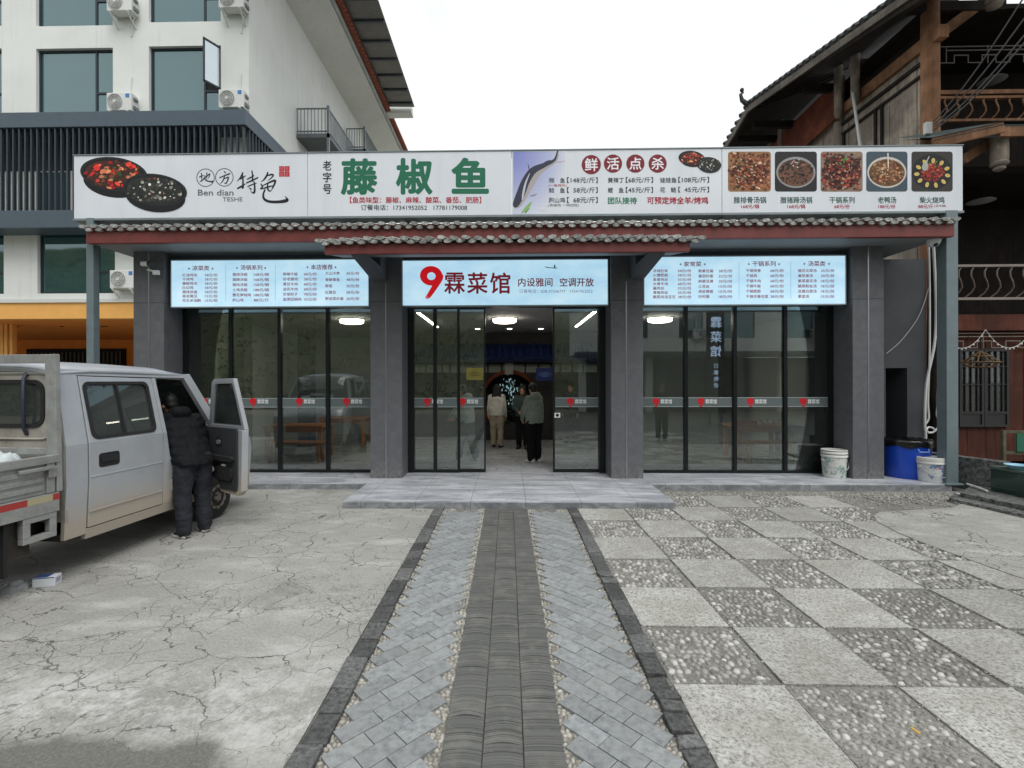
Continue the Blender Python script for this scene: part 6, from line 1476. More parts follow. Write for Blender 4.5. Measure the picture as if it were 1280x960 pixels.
def person(label, loc, rz, P, top, bot, shoe, hair='short', hood=False, puffy=0.0, v=.012, coat=1.0, sole=None):
    """P: joints in the person's own axes (x right, y forward, z up)"""
    V = {k: Vector(q) for k, q in P.items()}; hc = V['head']; fd = V['face'].normalized(); upv = (V['head'] - V['neck']).normalized(); rt = fd.cross(upv).normalized(); upv = rt.cross(fd).normalized()
    H = Matrix((rt, fd, upv)).transposed()
    B = MB()
    B.ball(hc + upv * .025, .098, 18, 14, (.80, 1.0, 1.08), H); B.ball(hc + fd * .03 - upv * .055, .07, 14, 10, (.80, .85, 1.0), H); B.ball(hc + fd * .065 - upv * .09, .026, 10, 8, (1.1, .9, .9), H)
    B.ball(hc + fd * .105 - upv * .02, .015, 8, 6, (.9, 1.1, 1.5), H); B.ball(hc + fd * .088 - upv * .062, .016, 8, 6, (1.6, .7, .6), H)
    for s in (-1, 1): B.ball(hc + rt * s * .08 - upv * .015, .028, 8, 6, (.35, .7, 1.1), H); B.ball(hc + fd * .083 + rt * s * .034 + upv * .022, .014, 8, 6, (1.3, .6, .5), H)
    capsule(B, V['neck'] - upv * .06, hc - upv * .04, .058, .052, 12); pv = V['pelvis']; ch = V['chest']
    limb(B, [pv, (pv + ch) / 2, ch, V['neck'] - upv * .05], [.10, .085, .095, .055], 14)
    for s, k in ((-1, 'l'), (1, 'r')):
        limb(B, [V['sh' + k], V['el' + k], V['wr' + k]], [.045, .036, .026], 10); hand(B, V['wr' + k], V['wr' + k] - V['el' + k], V.get('palm' + k, Vector((-s, 0, 0))), s)
        limb(B, [V['hip' + k], V['kn' + k], V['an' + k]], [.075, .05, .036], 12)
        limb(B, [V['an' + k], V['an' + k] + V['toe' + k] * .08 - Vector((0, 0, .04))], [.036, .024], 8)
    o = bpy.data.objects.new('person', None)
    body = B.build('person', m_skin, None, (0, 0, 0)); body.location = loc; body.rotation_euler.z = rz; vox(body, .0075, 2); tag(body, label, 'person'); BASE[body.name] = Vector()
    bpy.data.objects.remove(o)
    e = MB()
    for s in (-1, 1): e.ball(hc + fd * .0945 + rt * s * .034 + upv * .02, .0085, 8, 6, (1.3, .6, .8), H)
    e.build('eye', m_hair, body)
    # hair
    h = MB()
    if hair == 'short': h.ball(hc + upv * .048 - fd * .014, .106, 18, 12, (.86, 1.0, .98), H); h.ball(hc - fd * .05 - upv * .01, .075, 14, 10, (1.0, .8, 1.0), H)
    else:
        h.ball(hc + upv * .045 - fd * .014, .108, 18, 12, (.88, 1.0, 1.0), H); L = .42
        for a in (-.05, -.017, .017, .05): limb(h, [hc - fd * .06 + rt * a + upv * .04, hc - fd * .085 + rt * a * 1.5 - upv * .16, hc - fd * .10 + rt * a * 1.9 - Vector((0, 0, L))], [.05, .05, .022], 10)
        for s in (-1, 1): limb(h, [hc + rt * s * .07 + upv * .05, hc + rt * s * .088 - upv * .08 - fd * .005, hc + rt * s * .095 - Vector((0, 0, .30)) + fd * .02], [.03, .034, .016], 8)
    vox(h.build('hair', m_hair, body), .010, 2)
    # jacket
    j = MB(); sh = (V['shl'] + V['shr']) / 2; sw = (V['shr'] - V['shl']).length / 2; zz = lambda a, b, t: a.lerp(b, t); hem = pv + (pv - ch) * (0.18 * coat); secs = []
    N = 22
    for i in range(0, 4 * N + 1):
        i = i / 4
        t = i / N; c = hem.lerp(V['neck'] - Vector((0, 0, .03)), t)
        wdt = .19 + .02 * math.sin(t * 3) if t < .78 else .20 * (1 - ((t - .78) / .22) ** 2 * .62); dep = .14 if t < .8 else .14 * (1 - ((t - .8) / .2) ** 2 * .45)
        k = 1 + puffy * .5 * (abs(math.sin(t * N * .8)) - .4); secs.append((c, wdt * k * (1 + puffy), dep * k * (1 + puffy * 1.6)))
    torso(j, secs)
    for s, k in ((-1, 'l'), (1, 'r')):
        a, b, c = V['sh' + k], V['el' + k], V['wr' + k]; rr_ = .068 + puffy * .1; M_ = 9; Pp = []; Rr = []
        for i in range(M_ + 1):
            t = i / M_; p = a.lerp(b, t * 2) if t < .5 else b.lerp(c, t * 2 - 1); Pp.append(p); Rr.append(rr_ * (1 - .36 * t) * (1 + puffy * (.6 if i % 2 else -.6)))
        for i in range(M_): capsule(j, Pp[i], Pp[i + 1], Rr[i], Rr[i + 1], 12, 3)
        capsule(j, V['neck'] - Vector((0, 0, .08)), a, .08, rr_, 12)
    if hood: j.ball(V['neck'] - fd * .085 - Vector((0, 0, .01)), .115, 16, 10, (1.15, .75, .72)); limb(j, [V['neck'] + rt * .09 - Vector((0, 0, .02)), V['neck'] + fd * .06 - Vector((0, 0, .05)), V['neck'] - rt * .09 - Vector((0, 0, .02))], [.045, .04, .045])
    else: capsule(j, V['neck'] - upv * .05, V['neck'] + upv * .005, .078, .07, 14)
    crease(vox(j.build('jacket', top, body), v, 3), .035, .10)
    # trousers
    q = MB()
    limb(q, [V['hipl'] + Vector((0, 0, .03)), V['hipr'] + Vector((0, 0, .03))], [.115, .115], 14); capsule(q, pv + Vector((0, 0, .05)), pv, .11, .135, 14)
    for k in 'lr':
        a, b, c = V['hip' + k], V['kn' + k], V['an' + k]; limb(q, [a, b.lerp(a, .45), b, c.lerp(b, .4), c + Vector((0, 0, .0))], [.114, .104 + puffy * .03, .084 + puffy * .07, .078 + puffy * .06, .072 + puffy * .05], 14)
        for i in range(4): capsule(q, c + Vector((0, 0, .035 + i * .035)), c + Vector((0, 0, .037 + i * .035)), .074 + puffy * .05 - .006 * (i % 2), .074 + puffy * .05, 12, 3)
    crease(vox(q.build('trousers', bot, body), v, 2), .03, .085)
    for k in 'lr':
        f_ = V['toe' + k]; a = V['an' + k]; g_ = MB(); z0 = a.z - .075
        rg = []
        for t, hw_, hh in ((-.075, .032, .07), (-.04, .042, .085), (.03, .042, .078), (.09, .048, .055), (.15, .046, .042), (.19, .03, .028)):
            c = Vector((a.x, a.y, z0)) + f_ * t; sd_ = Vector((f_.y, -f_.x, 0)); rg.append([c - sd_ * hw_, c - sd_ * hw_ * .92 + Vector((0, 0, hh * .6)), c - sd_ * hw_ * .4 + Vector((0, 0, hh)), c + sd_ * hw_ * .4 + Vector((0, 0, hh)), c + sd_ * hw_ * .92 + Vector((0, 0, hh * .6)), c + sd_ * hw_, c - sd_ * hw_])
        g_.grid(rg); g_.poly(rg[0][:6]); g_.poly(rg[-1][:6]); so = g_.build('shoe', shoe, body, smooth='all')
        if sole:
            g2 = MB(); rows = [[p + Vector((0, 0, dz)) for p in (r_[0] + (r_[0] - r_[5]) * .04, r_[5] + (r_[5] - r_[0]) * .04)] for r_ in rg for dz in (0,)]
            vs_ = [p for r_ in rows for p in r_] + [p + Vector((0, 0, .022)) for r_ in rows for p in r_]; n2 = len(rows)
            fs_ = [(2 * i, 2 * i + 1, 2 * i + 3, 2 * i + 2) for i in range(n2 - 1)] + [(2 * n2 + 2 * i, 2 * n2 + 2 * i + 2, 2 * n2 + 2 * i + 3, 2 * n2 + 2 * i + 1) for i in range(n2 - 1)]
            fs_ += [(2 * i, 2 * i + 2, 2 * n2 + 2 * i + 2, 2 * n2 + 2 * i) for i in range(n2 - 1)] + [(2 * i + 1, 2 * n2 + 2 * i + 1, 2 * n2 + 2 * i + 3, 2 * i + 3) for i in range(n2 - 1)] + [(0, 2 * n2, 2 * n2 + 1, 1), (2 * n2 - 2, 2 * n2 - 1, 4 * n2 - 1, 4 * n2 - 2)]
            g2._add(vs_, fs_); g2.build('sole', sole, so)
    return body
def pose(h=1.68, lean=0.0, turn=(0, 1, 0), armr=None, arml=None, stride=0.0, spread=.10):
    k = h / 1.68; z = lambda q: q * k; L = lambda x, y, q: Vector((x * k, (y + lean * max(0, (q - .9)) ) * k, q * k))
    p = dict(pelvis=L(0, 0, .93), chest=L(0, .01, 1.28), neck=L(0, 0, 1.44), head=L(0, .035, 1.57), face=Vector(turn), shl=L(-.17, 0, 1.37), shr=L(.17, 0, 1.37),
             ell=L(-.22, -.02, 1.10), elr=L(.22, -.02, 1.10), wrl=L(-.23, .07, .86), wrr=L(.23, .07, .86), hipl=L(-.09, 0, .88), hipr=L(.09, 0, .88),
             knl=L(-spread, .02 + stride * .6, .49), knr=L(spread, .02 - stride * .3, .49), anl=L(-spread, stride, .085), anr=L(spread, -stride, .085), toel=Vector((-.12, .99, 0)), toer=Vector((.12, .99, 0)))
    for q, a in (('r', armr), ('l', arml)):
        if a: p['el' + q], p['wr' + q] = L(*a[0]), L(*a[1])
    return p
m_white = M('white_shoe', (206, 204, 198), .6, 0, .05); m_bshoe = M('black_shoe', (24, 24, 26), .7); m_sole = M('pale_sole', (190, 188, 180), .7)
# man leaning into the cab
P = pose(1.72, 0.0, (-.12, .95, -.28))
P.update(pelvis=Vector((0, .06, .93)), chest=Vector((0, .27, 1.27)), neck=Vector((-.02, .42, 1.45)), head=Vector((-.05, .53, 1.56)), shl=Vector((-.20, .34, 1.39)), shr=Vector((.18, .34, 1.37)), ell=Vector((-.22, .56, 1.22)), wrl=Vector((-.15, .76, 1.10)),
         elr=Vector((.26, .30, 1.10)), wrr=Vector((.22, .48, .98)), hipl=Vector((-.10, .03, .88)), hipr=Vector((.10, .03, .88)), knl=Vector((-.12, .02, .49)), knr=Vector((.12, .06, .49)), anl=Vector((-.13, -.04, .085)), anr=Vector((.13, .02, .085)))
man = person('person in a black puffer jacket and jeans leaning into the open truck door', Vector((-3.80, 5.74, 0)), R(58), P, m_puffer, m_jean, m_bshoe, 'short', True, .14, .011, 1.2, m_sole)
FZI = FZ + 0.002
person('person with long dark hair and beige trousers seen from behind inside the doorway', Vector((xa(621, 12.6), 12.6, FZI)), R(-6), pose(1.62, 0, (0, 1, 0), stride=.05), cloth('cream_knit', (210, 207, 200)), cloth('beige_trousers', (168, 156, 138)), m_bshoe, 'long', False, 0, .014)
person('person in a grey green hooded coat and white trainers standing in the doorway', Vector((xa(668, 10.3), 10.3, FZI)), R(38), pose(1.66, .04, (.1, .95, -.2), ((.24, .06, 1.1), (.16, .20, .92)), ((-.24, .08, 1.1), (-.14, .24, .93))), cloth('grey_green_coat', (128, 136, 126)), cloth('black_trousers', (18, 18, 20)), m_white, 'short', True, .05, .012, 1.3)
person('person with long hair in a dark jacket facing the door beside the grey green coat', Vector((xa(653, 12.4), 12.4, FZI)), R(172), pose(1.60, 0, (0, .98, -.1), ((.22, .08, 1.1), (.08, .26, 1.0)), ((-.22, .08, 1.1), (-.06, .25, 1.02))), cloth('slate_jacket', (70, 80, 82)), cloth('ink_trousers', (26, 27, 32)), m_bshoe, 'long', False, 0, .014)
person('person in a pale grey jacket walking behind the fixed glass beside the door', Vector((xa(584, 10.5), 10.5, FZI)), R(66), pose(1.62, .12, (0, .95, -.3), ((.2, .2, 1.1), (.14, .38, .98)), ((-.2, .2, 1.1), (-.14, .36, .98)), .16), cloth('pale_grey_jacket', (160, 166, 164)), cloth('grey_trousers', (86, 92, 98)), m_white, 'short', True, .04, .014)
person('person in dark clothes standing far inside behind the right door glass', Vector((xa(714, 13.6), 13.6, FZI)), R(150), pose(1.64), cloth('navy_jacket', (38, 42, 54)), MATS['black_trousers'], m_bshoe, 'short', False, .03, .016)
person('person in dark jacket and white shoes waiting outside near the chequered paving', Vector((4.75, 3.3, 0.006)), R(10), pose(1.70, 0, (-.3, .95, -.1)), cloth('charcoal_jacket', (40, 42, 44)), MATS['ink_trousers'], m_white, 'short', False, .04, .016)
# ------------------------------------------------------------------ inside the restaurant
m_lamp = M('lit_lamp', (255, 246, 226), es=10.0); m_lampw = M('lamp_white', (220, 220, 216), .5, 0, .03)
m_pine = wood('orange_pine', (200, 122, 60), (232, 160, 92), (3, 3, 3), rough=.5, dark=(160, 96, 48)); m_blackwood = wood('black_stained_wood', (30, 28, 27), (46, 43, 41), (3, 3, 3), rough=.5)
lampo = None
for u, lab in ((631, 'round white ceiling lamp glowing in the open doorway'), (440, 'round white ceiling lamp glowing behind the left windows'), (825, 'round white ceiling lamp glowing behind the right windows')):
    p = Vector((xa(u, 10.9), 10.9, CZ))
    if lampo is None:
        lampo = thing('ceiling_lamp', lab, 'lamp', p, 0, 'round ceiling lamps', local=True)
        mb = MB(); mb.lathe([(.27, -.001), (.28, -.01), (.28, -.035), (.268, -.036), (.266, -.03)], n=32, capt=False, capb=False); mb.build('rim', m_lampw, lampo, smooth=True)
        mb = MB(); mb.lathe([(.0, -.118), (.2, -.114), (.252, -.10), (.262, -.085), (.264, -.03)], n=32, capt=False, capb=False); mb.build('diffuser', m_lamp, lampo, smooth=True)
    else: dup(lampo, p, label=lab)
for x, lab in ((xa(536, 11), 'straight strip lamp on the ceiling left of the doorway'), (xa(731, 11), 'straight strip lamp on the ceiling right of the doorway')):
    t = thing('strip_lamp', lab, 'lamp', (x, 11, CZ), 0, 'ceiling strip lamps'); mb = MB(); mb.box(x - .045, x + .045, 9.7, 12.4, CZ - .04, CZ - .001); mb.build('housing', m_lampw, t)
    mb = MB(); mb.box(x - .03, x + .03, 9.72, 12.38, CZ - .052, CZ - .041); mb.build('tube', m_lamp, t)
for u in (597, 637, 676):
    p = at(u, 411, 1.0); d = ray(u, 411); t_ = (CZ - CAMH) / d.z; mb = MB(); mb.lathe([(.05, -.012), (.07, -.001)], (d.x * t_, d.y * t_, CZ), 16); o = mb.build('downlight', m_lamp, None, (d.x * t_, d.y * t_, CZ))
    tag(o, {597: 'small recessed downlight in the ceiling behind the sliding glass', 637: 'small recessed downlight in the middle of the doorway ceiling', 676: 'small recessed downlight in the ceiling near the right door leaf'}[u], 'lamp', 'recessed downlights')
# back screen: moon gate, blue tiled eave, notices
scr = thing('moon_gate_screen', 'dark indoor screen wall with a round red brown moon gate and blue tiled eave', 'screen wall', (0.0, 14.2, FZI))
gc = at(637, 500, 14.2); gr = .80
circ = [(gc.x + gr * math.cos(R(a)), gc.z + gr * math.sin(R(a))) for a in range(-60, 241, 10)]
circ = [(x, max(z, FZ + .012)) for x, z in circ]
mb = MB(); mb.panel([[(-3.2, FZ), (3.4, FZ), (3.4, CZ), (-3.2, CZ)], circ[::-1]], lambda a, b, d: (a, 14.2 + d, b), .15); mb.build('wall', M('dark_screen', (48, 46, 46), .7), scr)
mb = MB(); mb.path([(gc.x + (gr + .03) * math.cos(R(a)), 14.17, gc.z + (gr + .03) * math.sin(R(a))) for a in range(-55, 236, 8)], .06, 8); mb.build('ring', m_redwood, scr, smooth=True)
z0 = at(640, 452, 13.7).z; mb = MB(); mb.box(-3.1, 3.3, 13.75, 14.19, z0, z0 + .1); x = -3.05
while x < 3.3:
    mb.path([(x, 13.62, z0 + .08), (x, 14.15, z0 + .50)], .075, 8); mb.path([(x + .1, 13.66, z0 + .05), (x + .1, 14.15, z0 + .46)], .05, 6); x += .2
mb.build('blue_eave', M('navy_glazed_tile', (34, 48, 92), .3, 0, .2, 8), scr)
mb = MB(); x = -2.9; rr = random.Random(2)
while x < 3.0:
    w_ = rr.uniform(.22, .5); mb.box(x, x + w_ - .05, 14.17, 14.198, z0 - .30, z0 - .06); x += w_
mb.build('paper_strip', M('paper_grey', (150, 152, 148), .8), scr)
mb = MB(); mb.box(-2.6, 2.8, 15.3, 15.36, FZ, 2.6); gp = mb.build('garden_backdrop', M('dark_green_backdrop', (26, 36, 32), .8, 0, .4, 5), scr)
mb = MB(); rr = random.Random(8)
for k in range(420):
    a = rr.uniform(0, 6.28); c = Vector((gc.x + rr.uniform(-.95, .95), rr.uniform(14.7, 15.25), FZ + rr.uniform(.2, 1.75))); s_ = rr.uniform(.05, .13); t = rr.uniform(-.6, .6)
    mb._add([c + Vector((math.cos(a) * s_, math.sin(a) * s_ * .4, t * s_)), c + Vector((-math.sin(a) * s_ * .4, .02, s_ * .3)), c - Vector((math.cos(a) * s_, math.sin(a) * s_ * .4, t * s_)), c + Vector((math.sin(a) * s_ * .4, -.02, -s_ * .3))], [(0, 1, 2, 3)])
mb.build('indoor_foliage', M('indoor_leaf', (52, 78, 54), .5, 0, .3, 5), scr)
mb = MB()
for k in range(70):
    c = Vector((gc.x + .02 + rr.gauss(0, .14), 15.0 + rr.uniform(-.1, .1), 1.62 + rr.gauss(0, .22))); s_ = rr.uniform(.012, .05)
    mb._add([c + Vector((-s_ * .5, 0, 0)), c + Vector((0, 0, -s_)), c + Vector((s_ * .5, .01, 0)), c + Vector((0, .01, s_ * 1.3))], [(0, 1, 2, 3)])
mb.build('glowing_glints', M('water_glint_glow', (190, 226, 232), es=0.3), scr)  # glowing facets put in as glints of light on the water
def board(name, label, u0, v0, u1, v1, Y, c, txt, tc):
    a, b = at(u0, v1, Y), at(u1, v0, Y); t = thing(name, label, 'notice', ((a.x + b.x) / 2, Y, a.z)); mb = MB(); mb.box(a.x, b.x, Y, Y + .02, a.z, b.z); mb.build('board', c, t)
    if txt:
        want([(txt, B1)]); mb = MB(); h = (b.z - a.z); put(mb, txt, (a.x + .06, b.z - h * .3, b.x - .06, a.z + h * .3), lambda p, q: (p, Y - .002, q), B1, lin(tc)); mb.build('lettering', m_ink, t, fixn=False)
board('notice', 'small yellow notice hung on the moon gate screen left of the doorway', 583, 460, 604, 475, 13.5, M('yellow_board', (214, 190, 62), .6), '订餐电话', (90, 70, 20))
board('notice', 'dark blue notice hung on the moon gate screen beside the right door leaf', 670, 460, 692, 476, 13.5, M('blue_board', (28, 44, 112), .5), '霖菜馆', (120, 150, 220))
board('notice', 'pale paper notice hung above the top of the moon gate', 631, 454, 641.5, 468, 14.05, M('pale_notice', (176, 176, 168), .8), None, None)
# partition piers inside
for a, b, Y, lab in ((274, 305, 10.6, 1), (372, 388, 12.6, 2), (905, 921, 12.6, 3)):
    mb = MB(); mb.box(xa(a, Y), xa(b, Y), Y, Y + .35, FZ, CZ); mb.build('inner_pier', M('olive_pier', (74, 70, 60), .7), rest)
mb = MB(); mb.box(XL + .21, xa(270, 9.9), 9.9, 9.95, FZ, CZ); mb.box(xa(1008, 9.9), XR - .21, 9.9, 9.95, FZ, CZ); mb.build('side_lining', m_inwall, rest)
def make_table(label, c, L, D, H, m_):
    t = thing('dining_table', label, 'table', c, 0, 'dining tables', local=True)
    mb = MB(); mb.box(-L / 2, L / 2, -D / 2, D / 2, H - .05, H); mb.build('tabletop', m_, t, bevel=.006)
    for sx in (-1, 1):
        for sy in (-1, 1): x, y = sx * (L / 2 - .08), sy * (D / 2 - .08); mb = MB(); mb.box(x - .04, x + .04, y - .04, y + .04, 0, H - .051); mb.build('leg', m_, t, bevel=.004)
    mb = MB()
    for sy in (-1, 1): mb.box(-L / 2 + .1, L / 2 - .1, sy * (D / 2 - .08) - .02, sy * (D / 2 - .08) + .02, H - .15, H - .052)
    mb.build('apron', m_, t); return t
def make_bench(label, c, L, m_):
    t = thing('bench', label, 'bench', c, 0, 'benches at the dining tables', local=True)
    mb = MB(); mb.box(-L / 2, L / 2, -.16, .16, .41, .45); mb.build('seat', m_, t, bevel=.006)
    for sx in (-1, 1):
        for sy in (-1, 1): x, y = sx * (L / 2 - .12), sy * .1; mb = MB(); mb.obox((x + sx * .05, y + sy * .02, 0), (x, y, .409), .05, .05, (0, 1, 0)); mb.build('leg', m_, t)
    return t
make_table('orange pine dining table behind the left windows', (xa(370, 10.7), 10.9, FZI), 1.35, .8, .76, m_pine); make_bench('orange pine bench in front of the table behind the left windows', (xa(372, 10.3), 10.25, FZI), 1.2, m_pine)
make_table('orange pine dining table behind the right windows with cups on it', (xa(950, 10.7), 10.9, FZI), 1.2, .8, .76, m_pine); make_bench('orange pine bench in front of the table behind the right windows', (xa(958, 10.3), 10.25, FZI), 1.0, m_pine)
make_table('black dining table at the right end of the dining room', (xa(1004, 10.6), 10.75, FZI), .8, .7, .74, m_blackwood)
make_table('orange pine dining table deep inside behind the fixed door glass', (xa(430, 13), 13.2, FZI), 1.3, .8, .76, m_pine)
rr = random.Random(77); cup0 = None
for k, u in enumerate((938, 944, 951, 958, 966, 973)):
    Y = 10.75 + (k % 2) * .18; c = Vector((xa(u, Y), Y, FZI + .7605))
    if cup0 is None:
        mb = MB(); mb.lathe([(.028, 0), (.036, .11), (.033, .11), (.026, .01)], n=16, capt=False); cup0 = mb.build('cup', M('clear_tumbler', (190, 200, 200), .1), smooth=True); cup0.location = c
        tag(cup0, 'pale tumbler standing in a row on the pine table behind the right windows', 'cup', 'cups on the dining table')
    else: o = cup0.copy(); C.objects.link(o); o.location = c
c = Vector((xa(930, 10.65), 10.65, FZI + .7605)); mb = MB(); mb.box(-.24, .24, -.1, .1, 0, .1); o = mb.build('menu_box', M('red_card', (150, 44, 40), .6), bevel=.01); o.location = c; tag(o, 'low red box on the pine table behind the right windows', 'box')

# ------------------------------------------------------------------ porch clutter
m_pail = NT('stained_white_plastic'); _n = m_pail.noise(9, 6, .75); _m = m_pail.noise(5, 5, .7, m_pail.mapped(loc=(3, 1, 2)))
_c = m_pail.mix(m_pail.ramp(_n, [(.5, (0, 0, 0, 1)), (.56, (.85,) * 3 + (1,))]), lin((206, 206, 200)), lin((88, 142, 134))); _c = m_pail.mix(m_pail.ramp(_m, [(.6, (0, 0, 0, 1)), (.7, (.8,) * 3 + (1,))]), _c, lin((150, 146, 140)))
m_pail.base(_c).set(rough=.45); m_pail = m_pail.m
m_pail2 = NT('printed_white_plastic'); _n = m_pail2.noise(7, 5, .7); _m = m_pail2.noise(6, 5, .7, m_pail2.mapped(loc=(5, 2, 8))); x_, y_, z__ = m_pail2.sep()
_c = m_pail2.mix(m_pail2.ramp(_n, [(.52, (0, 0, 0, 1)), (.6, (.9,) * 3 + (1,))]), lin((204, 206, 206)), lin((70, 112, 160))); _c = m_pail2.mix(m_pail2.ramp(_m, [(.6, (0, 0, 0, 1)), (.66, (.8,) * 3 + (1,))]), _c, lin((176, 92, 96))); m_pail2.base(_c).set(rough=.45); m_pail2 = m_pail2.m
m_lid = M('white_lid', (214, 214, 208), .45, 0, .06)
def bucket(label, u0, u1, vb, vt, Y, mat_, lids):
    x0, x1 = xa(u0, Y), xa(u1, Y); r_ = (x1 - x0) / 2; h = at(640, vt, Y).z - FZ; t = thing('bucket', label, 'bucket', ((x0 + x1) / 2, Y, FZ + .001), local=True)
    mb = MB(); mb.lathe([(r_ * .84, 0), (r_ * .86, .004), (r_ * .95, h * .78), (r_ * .95, h * .8)], n=36); mb.build('pail', mat_, t, smooth=True)
    mb = MB(); z = h * .74
    for k in range(lids): mb.lathe([(r_ * .955, z), (r_ * 1.0, z + .004), (r_ * 1.0, z + .035), (r_ * .965, z + .045)], n=36, capb=False, capt=False); z += h * .115
    mb.lathe([(r_ * .96, z), (r_ * 1.0, z + .002), (r_ * 1.0, h * .985), (r_ * .96, h), (r_ * .86, h), (r_ * .85, h - .012), (0.001, h - .012)], n=36, capb=False, capt=False); mb.build('lid', m_lid, t, smooth=True)
    mb = MB(); P = [(r_ * 1.0 * math.cos(R(a)), -r_ * 1.02 * abs(math.sin(R(a))) - .01, h * .62 - .16 * math.sin(R(a))) for a in range(0, 181, 15)]; mb.path(P, .006, 6); mb.build('handle', M('wire_handle', (190, 190, 186), .4, .5), t)
    mb = MB()
    for s in (-1, 1): mb.box(min(s * r_ * .93, s * r_ * 1.04), max(s * r_ * .93, s * r_ * 1.04), -.035, .03, h * .57, h * .66)
    mb.build('handle_ear', m_lid, t, bevel=.006)
bucket('white stained plastic bucket with two stacked lids in front of the right window', 1028, 1057, 598, 561.5, 8.78, m_pail, 2)
bucket('white plastic bucket with blue and red print beside the steel post', 1148.5, 1179.5, 600, 570.5, 8.42, m_pail2, 1)
Y = 8.82; x0, x1 = xa(1107, Y), xa(1158, Y); r_ = (x1 - x0) / 2; h = at(640, 551, Y).z - FZ; t = thing('waste_bin', 'round blue plastic bin lined with a black rubbish bag', 'bin', ((x0 + x1) / 2, Y, FZ + .001), local=True)
mb = MB(); mb.lathe([(r_ * .86, 0), (r_ * .88, .01), (r_ * .99, h), (r_ * 1.01, h), (r_ * 1.01, h - .03), (r_ * .98, h - .04)], n=44, capt=False); mb.build('bin_body', M('blue_plastic', (24, 74, 190), .35, 0, .05, 3), t, smooth=True)
mb = MB(); mb.path([(-.09, -r_ * .99, h - .10), (-.08, -r_ * 1.06, h - .15), (.08, -r_ * 1.06, h - .15), (.09, -r_ * .99, h - .10)], .012, 8); mb.build('handle', M('pale_blue_plastic', (120, 150, 200), .4), t)
rows = []; rr = random.Random(3)
for j, (rr_, zz_) in enumerate(((1.03, -.085), (1.05, -.05), (1.045, .0), (1.03, .035), (.98, .04), (.8, .0), (.5, -.06), (.05, -.08))):
    rows.append([(r_ * rr_ * (1 + rr.uniform(-.02, .02)) * math.cos(2 * math.pi * k / 40), r_ * rr_ * math.sin(2 * math.pi * k / 40), h + zz_ + rr.uniform(-.014, .014) + (.02 * math.sin(k * .9) if j == 0 else 0)) for k in range(40)])
for r__ in rows: r__.append(r__[0])
mb = MB(); mb.grid(rows); mb.build('liner', M('black_bag_film', (18, 18, 19), .22, 0, .1), t, smooth='all')
m_cctv = M('camera_white', (214, 216, 214), .4, 0, .04)
# cameras
x = xa(186, 8.55); t = thing('security_camera', 'white bullet security camera on the left column beside its cable strip', 'camera', (x, YF, at(186, 336, 8.55).z)); c = at(187, 331, 8.5)
mb = MB(); mb.path([(x, YF - .001, c.z - .06), (x, YF - .06, c.z - .08), (c.x + .12, YF - .14, c.z - .13)], .018, 8); mb.build('arm', m_cctv, t, smooth=True)
mb = MB(); mb.path([(c.x - .1, 8.46, c.z + .01), (c.x + .05, 8.42, c.z - .005)], .045, 14); mb.build('housing', m_cctv, t); mb = MB(); mb.path([(c.x + .051, 8.42, c.z - .005), (c.x + .12, 8.40, c.z - .012)], .05, 14); mb.build('lens_hood', M('camera_black', (20, 21, 22), .3), t)
mb = MB(); mb.box(c.x + .1, c.x + .2, YF - .16, YF - .1, c.z - .19, c.z - .11); mb.build('floodlight', m_cctv, t, bevel=.008)
c = at(1167, 303, 8.25); t = thing('security_camera', 'white dome security camera under the eaves beside the steel post', 'camera', (c.x, c.y, ZS)); mb = MB(); mb.lathe([(.02, -.115), (.06, -.10), (.085, -.06), (.1, -.03), (.1, .005)], (c.x, c.y, ZS), 24); mb.build('housing', m_cctv, t, smooth=True)
mb = MB(); mb.ball((c.x - .01, c.y - .045, ZS - .075), .04, 14, 10); mb.build('dome', MATS['camera_black'], t, smooth='all')
# cables, meter and conduit by the right post
m_cable = M('white_cable', (206, 206, 204), .5, 0, .05)
t = thing('cable_bundle', 'white cables hanging in loops down to a grey meter box by the trunk post', 'cable', at(1170, 560, 8.9)); Yc = 8.95
def cab(name, L, r_=.016, m_=m_cable, Y=Yc, par=t):
    mb = MB(); P = [at(u, v, Y + (k % 2) * .01) for k, (u, v) in enumerate(L)]
    Q = []
    for i in range(len(P) - 1):
        p0, p1, p2, p3 = P[max(i - 1, 0)], P[i], P[i + 1], P[min(i + 2, len(P) - 1)]
        for k in range(6): s_ = k / 6; Q.append(.5 * (2 * p1 + (p2 - p0) * s_ + (2 * p0 - 5 * p1 + 4 * p2 - p3) * s_ * s_ + (3 * p1 - p0 - 3 * p2 + p3) * s_ ** 3))
    Q.append(P[-1]); mb.path(Q, r_, 7); return mb.build(name, m_, par, smooth=True)
cab('cable', [(1161, 306), (1162, 360), (1162, 440), (1160, 500), (1161, 522), (1157, 530)]); cab('cable', [(1167, 308), (1170, 380), (1168, 430), (1158, 480), (1156, 530), (1157, 545), (1156, 590)], .022)
cab('cable', [(1180, 411), (1175, 428), (1173, 470), (1172, 494)]); cab('cable', [(1172, 507), (1171, 519), (1175, 526), (1178, 520), (1177, 508)]); cab('cable', [(1179, 508), (1178, 520), (1172, 535), (1164, 541), (1158, 538), (1161, 534), (1167, 536), (1167, 540), (1160, 541)])
a, b = at(1172, 508, 8.93), at(1182, 494, 8.93); mb = MB(); mb.box(a.x, b.x, 8.90, 8.97, a.z, b.z); mo = mb.build('meter_box', M('meter_grey', (140, 146, 148), .4), t, bevel=.008); mb = MB(); mb.tlathe([(.05, 0), (.045, .012)], Matrix.Translation(((a.x + b.x) / 2 + .01, 8.899, b.z - .06)) @ Matrix.Rotation(R(90), 4, 'X'), 18); mb.build('dial', m_cctv, mo)
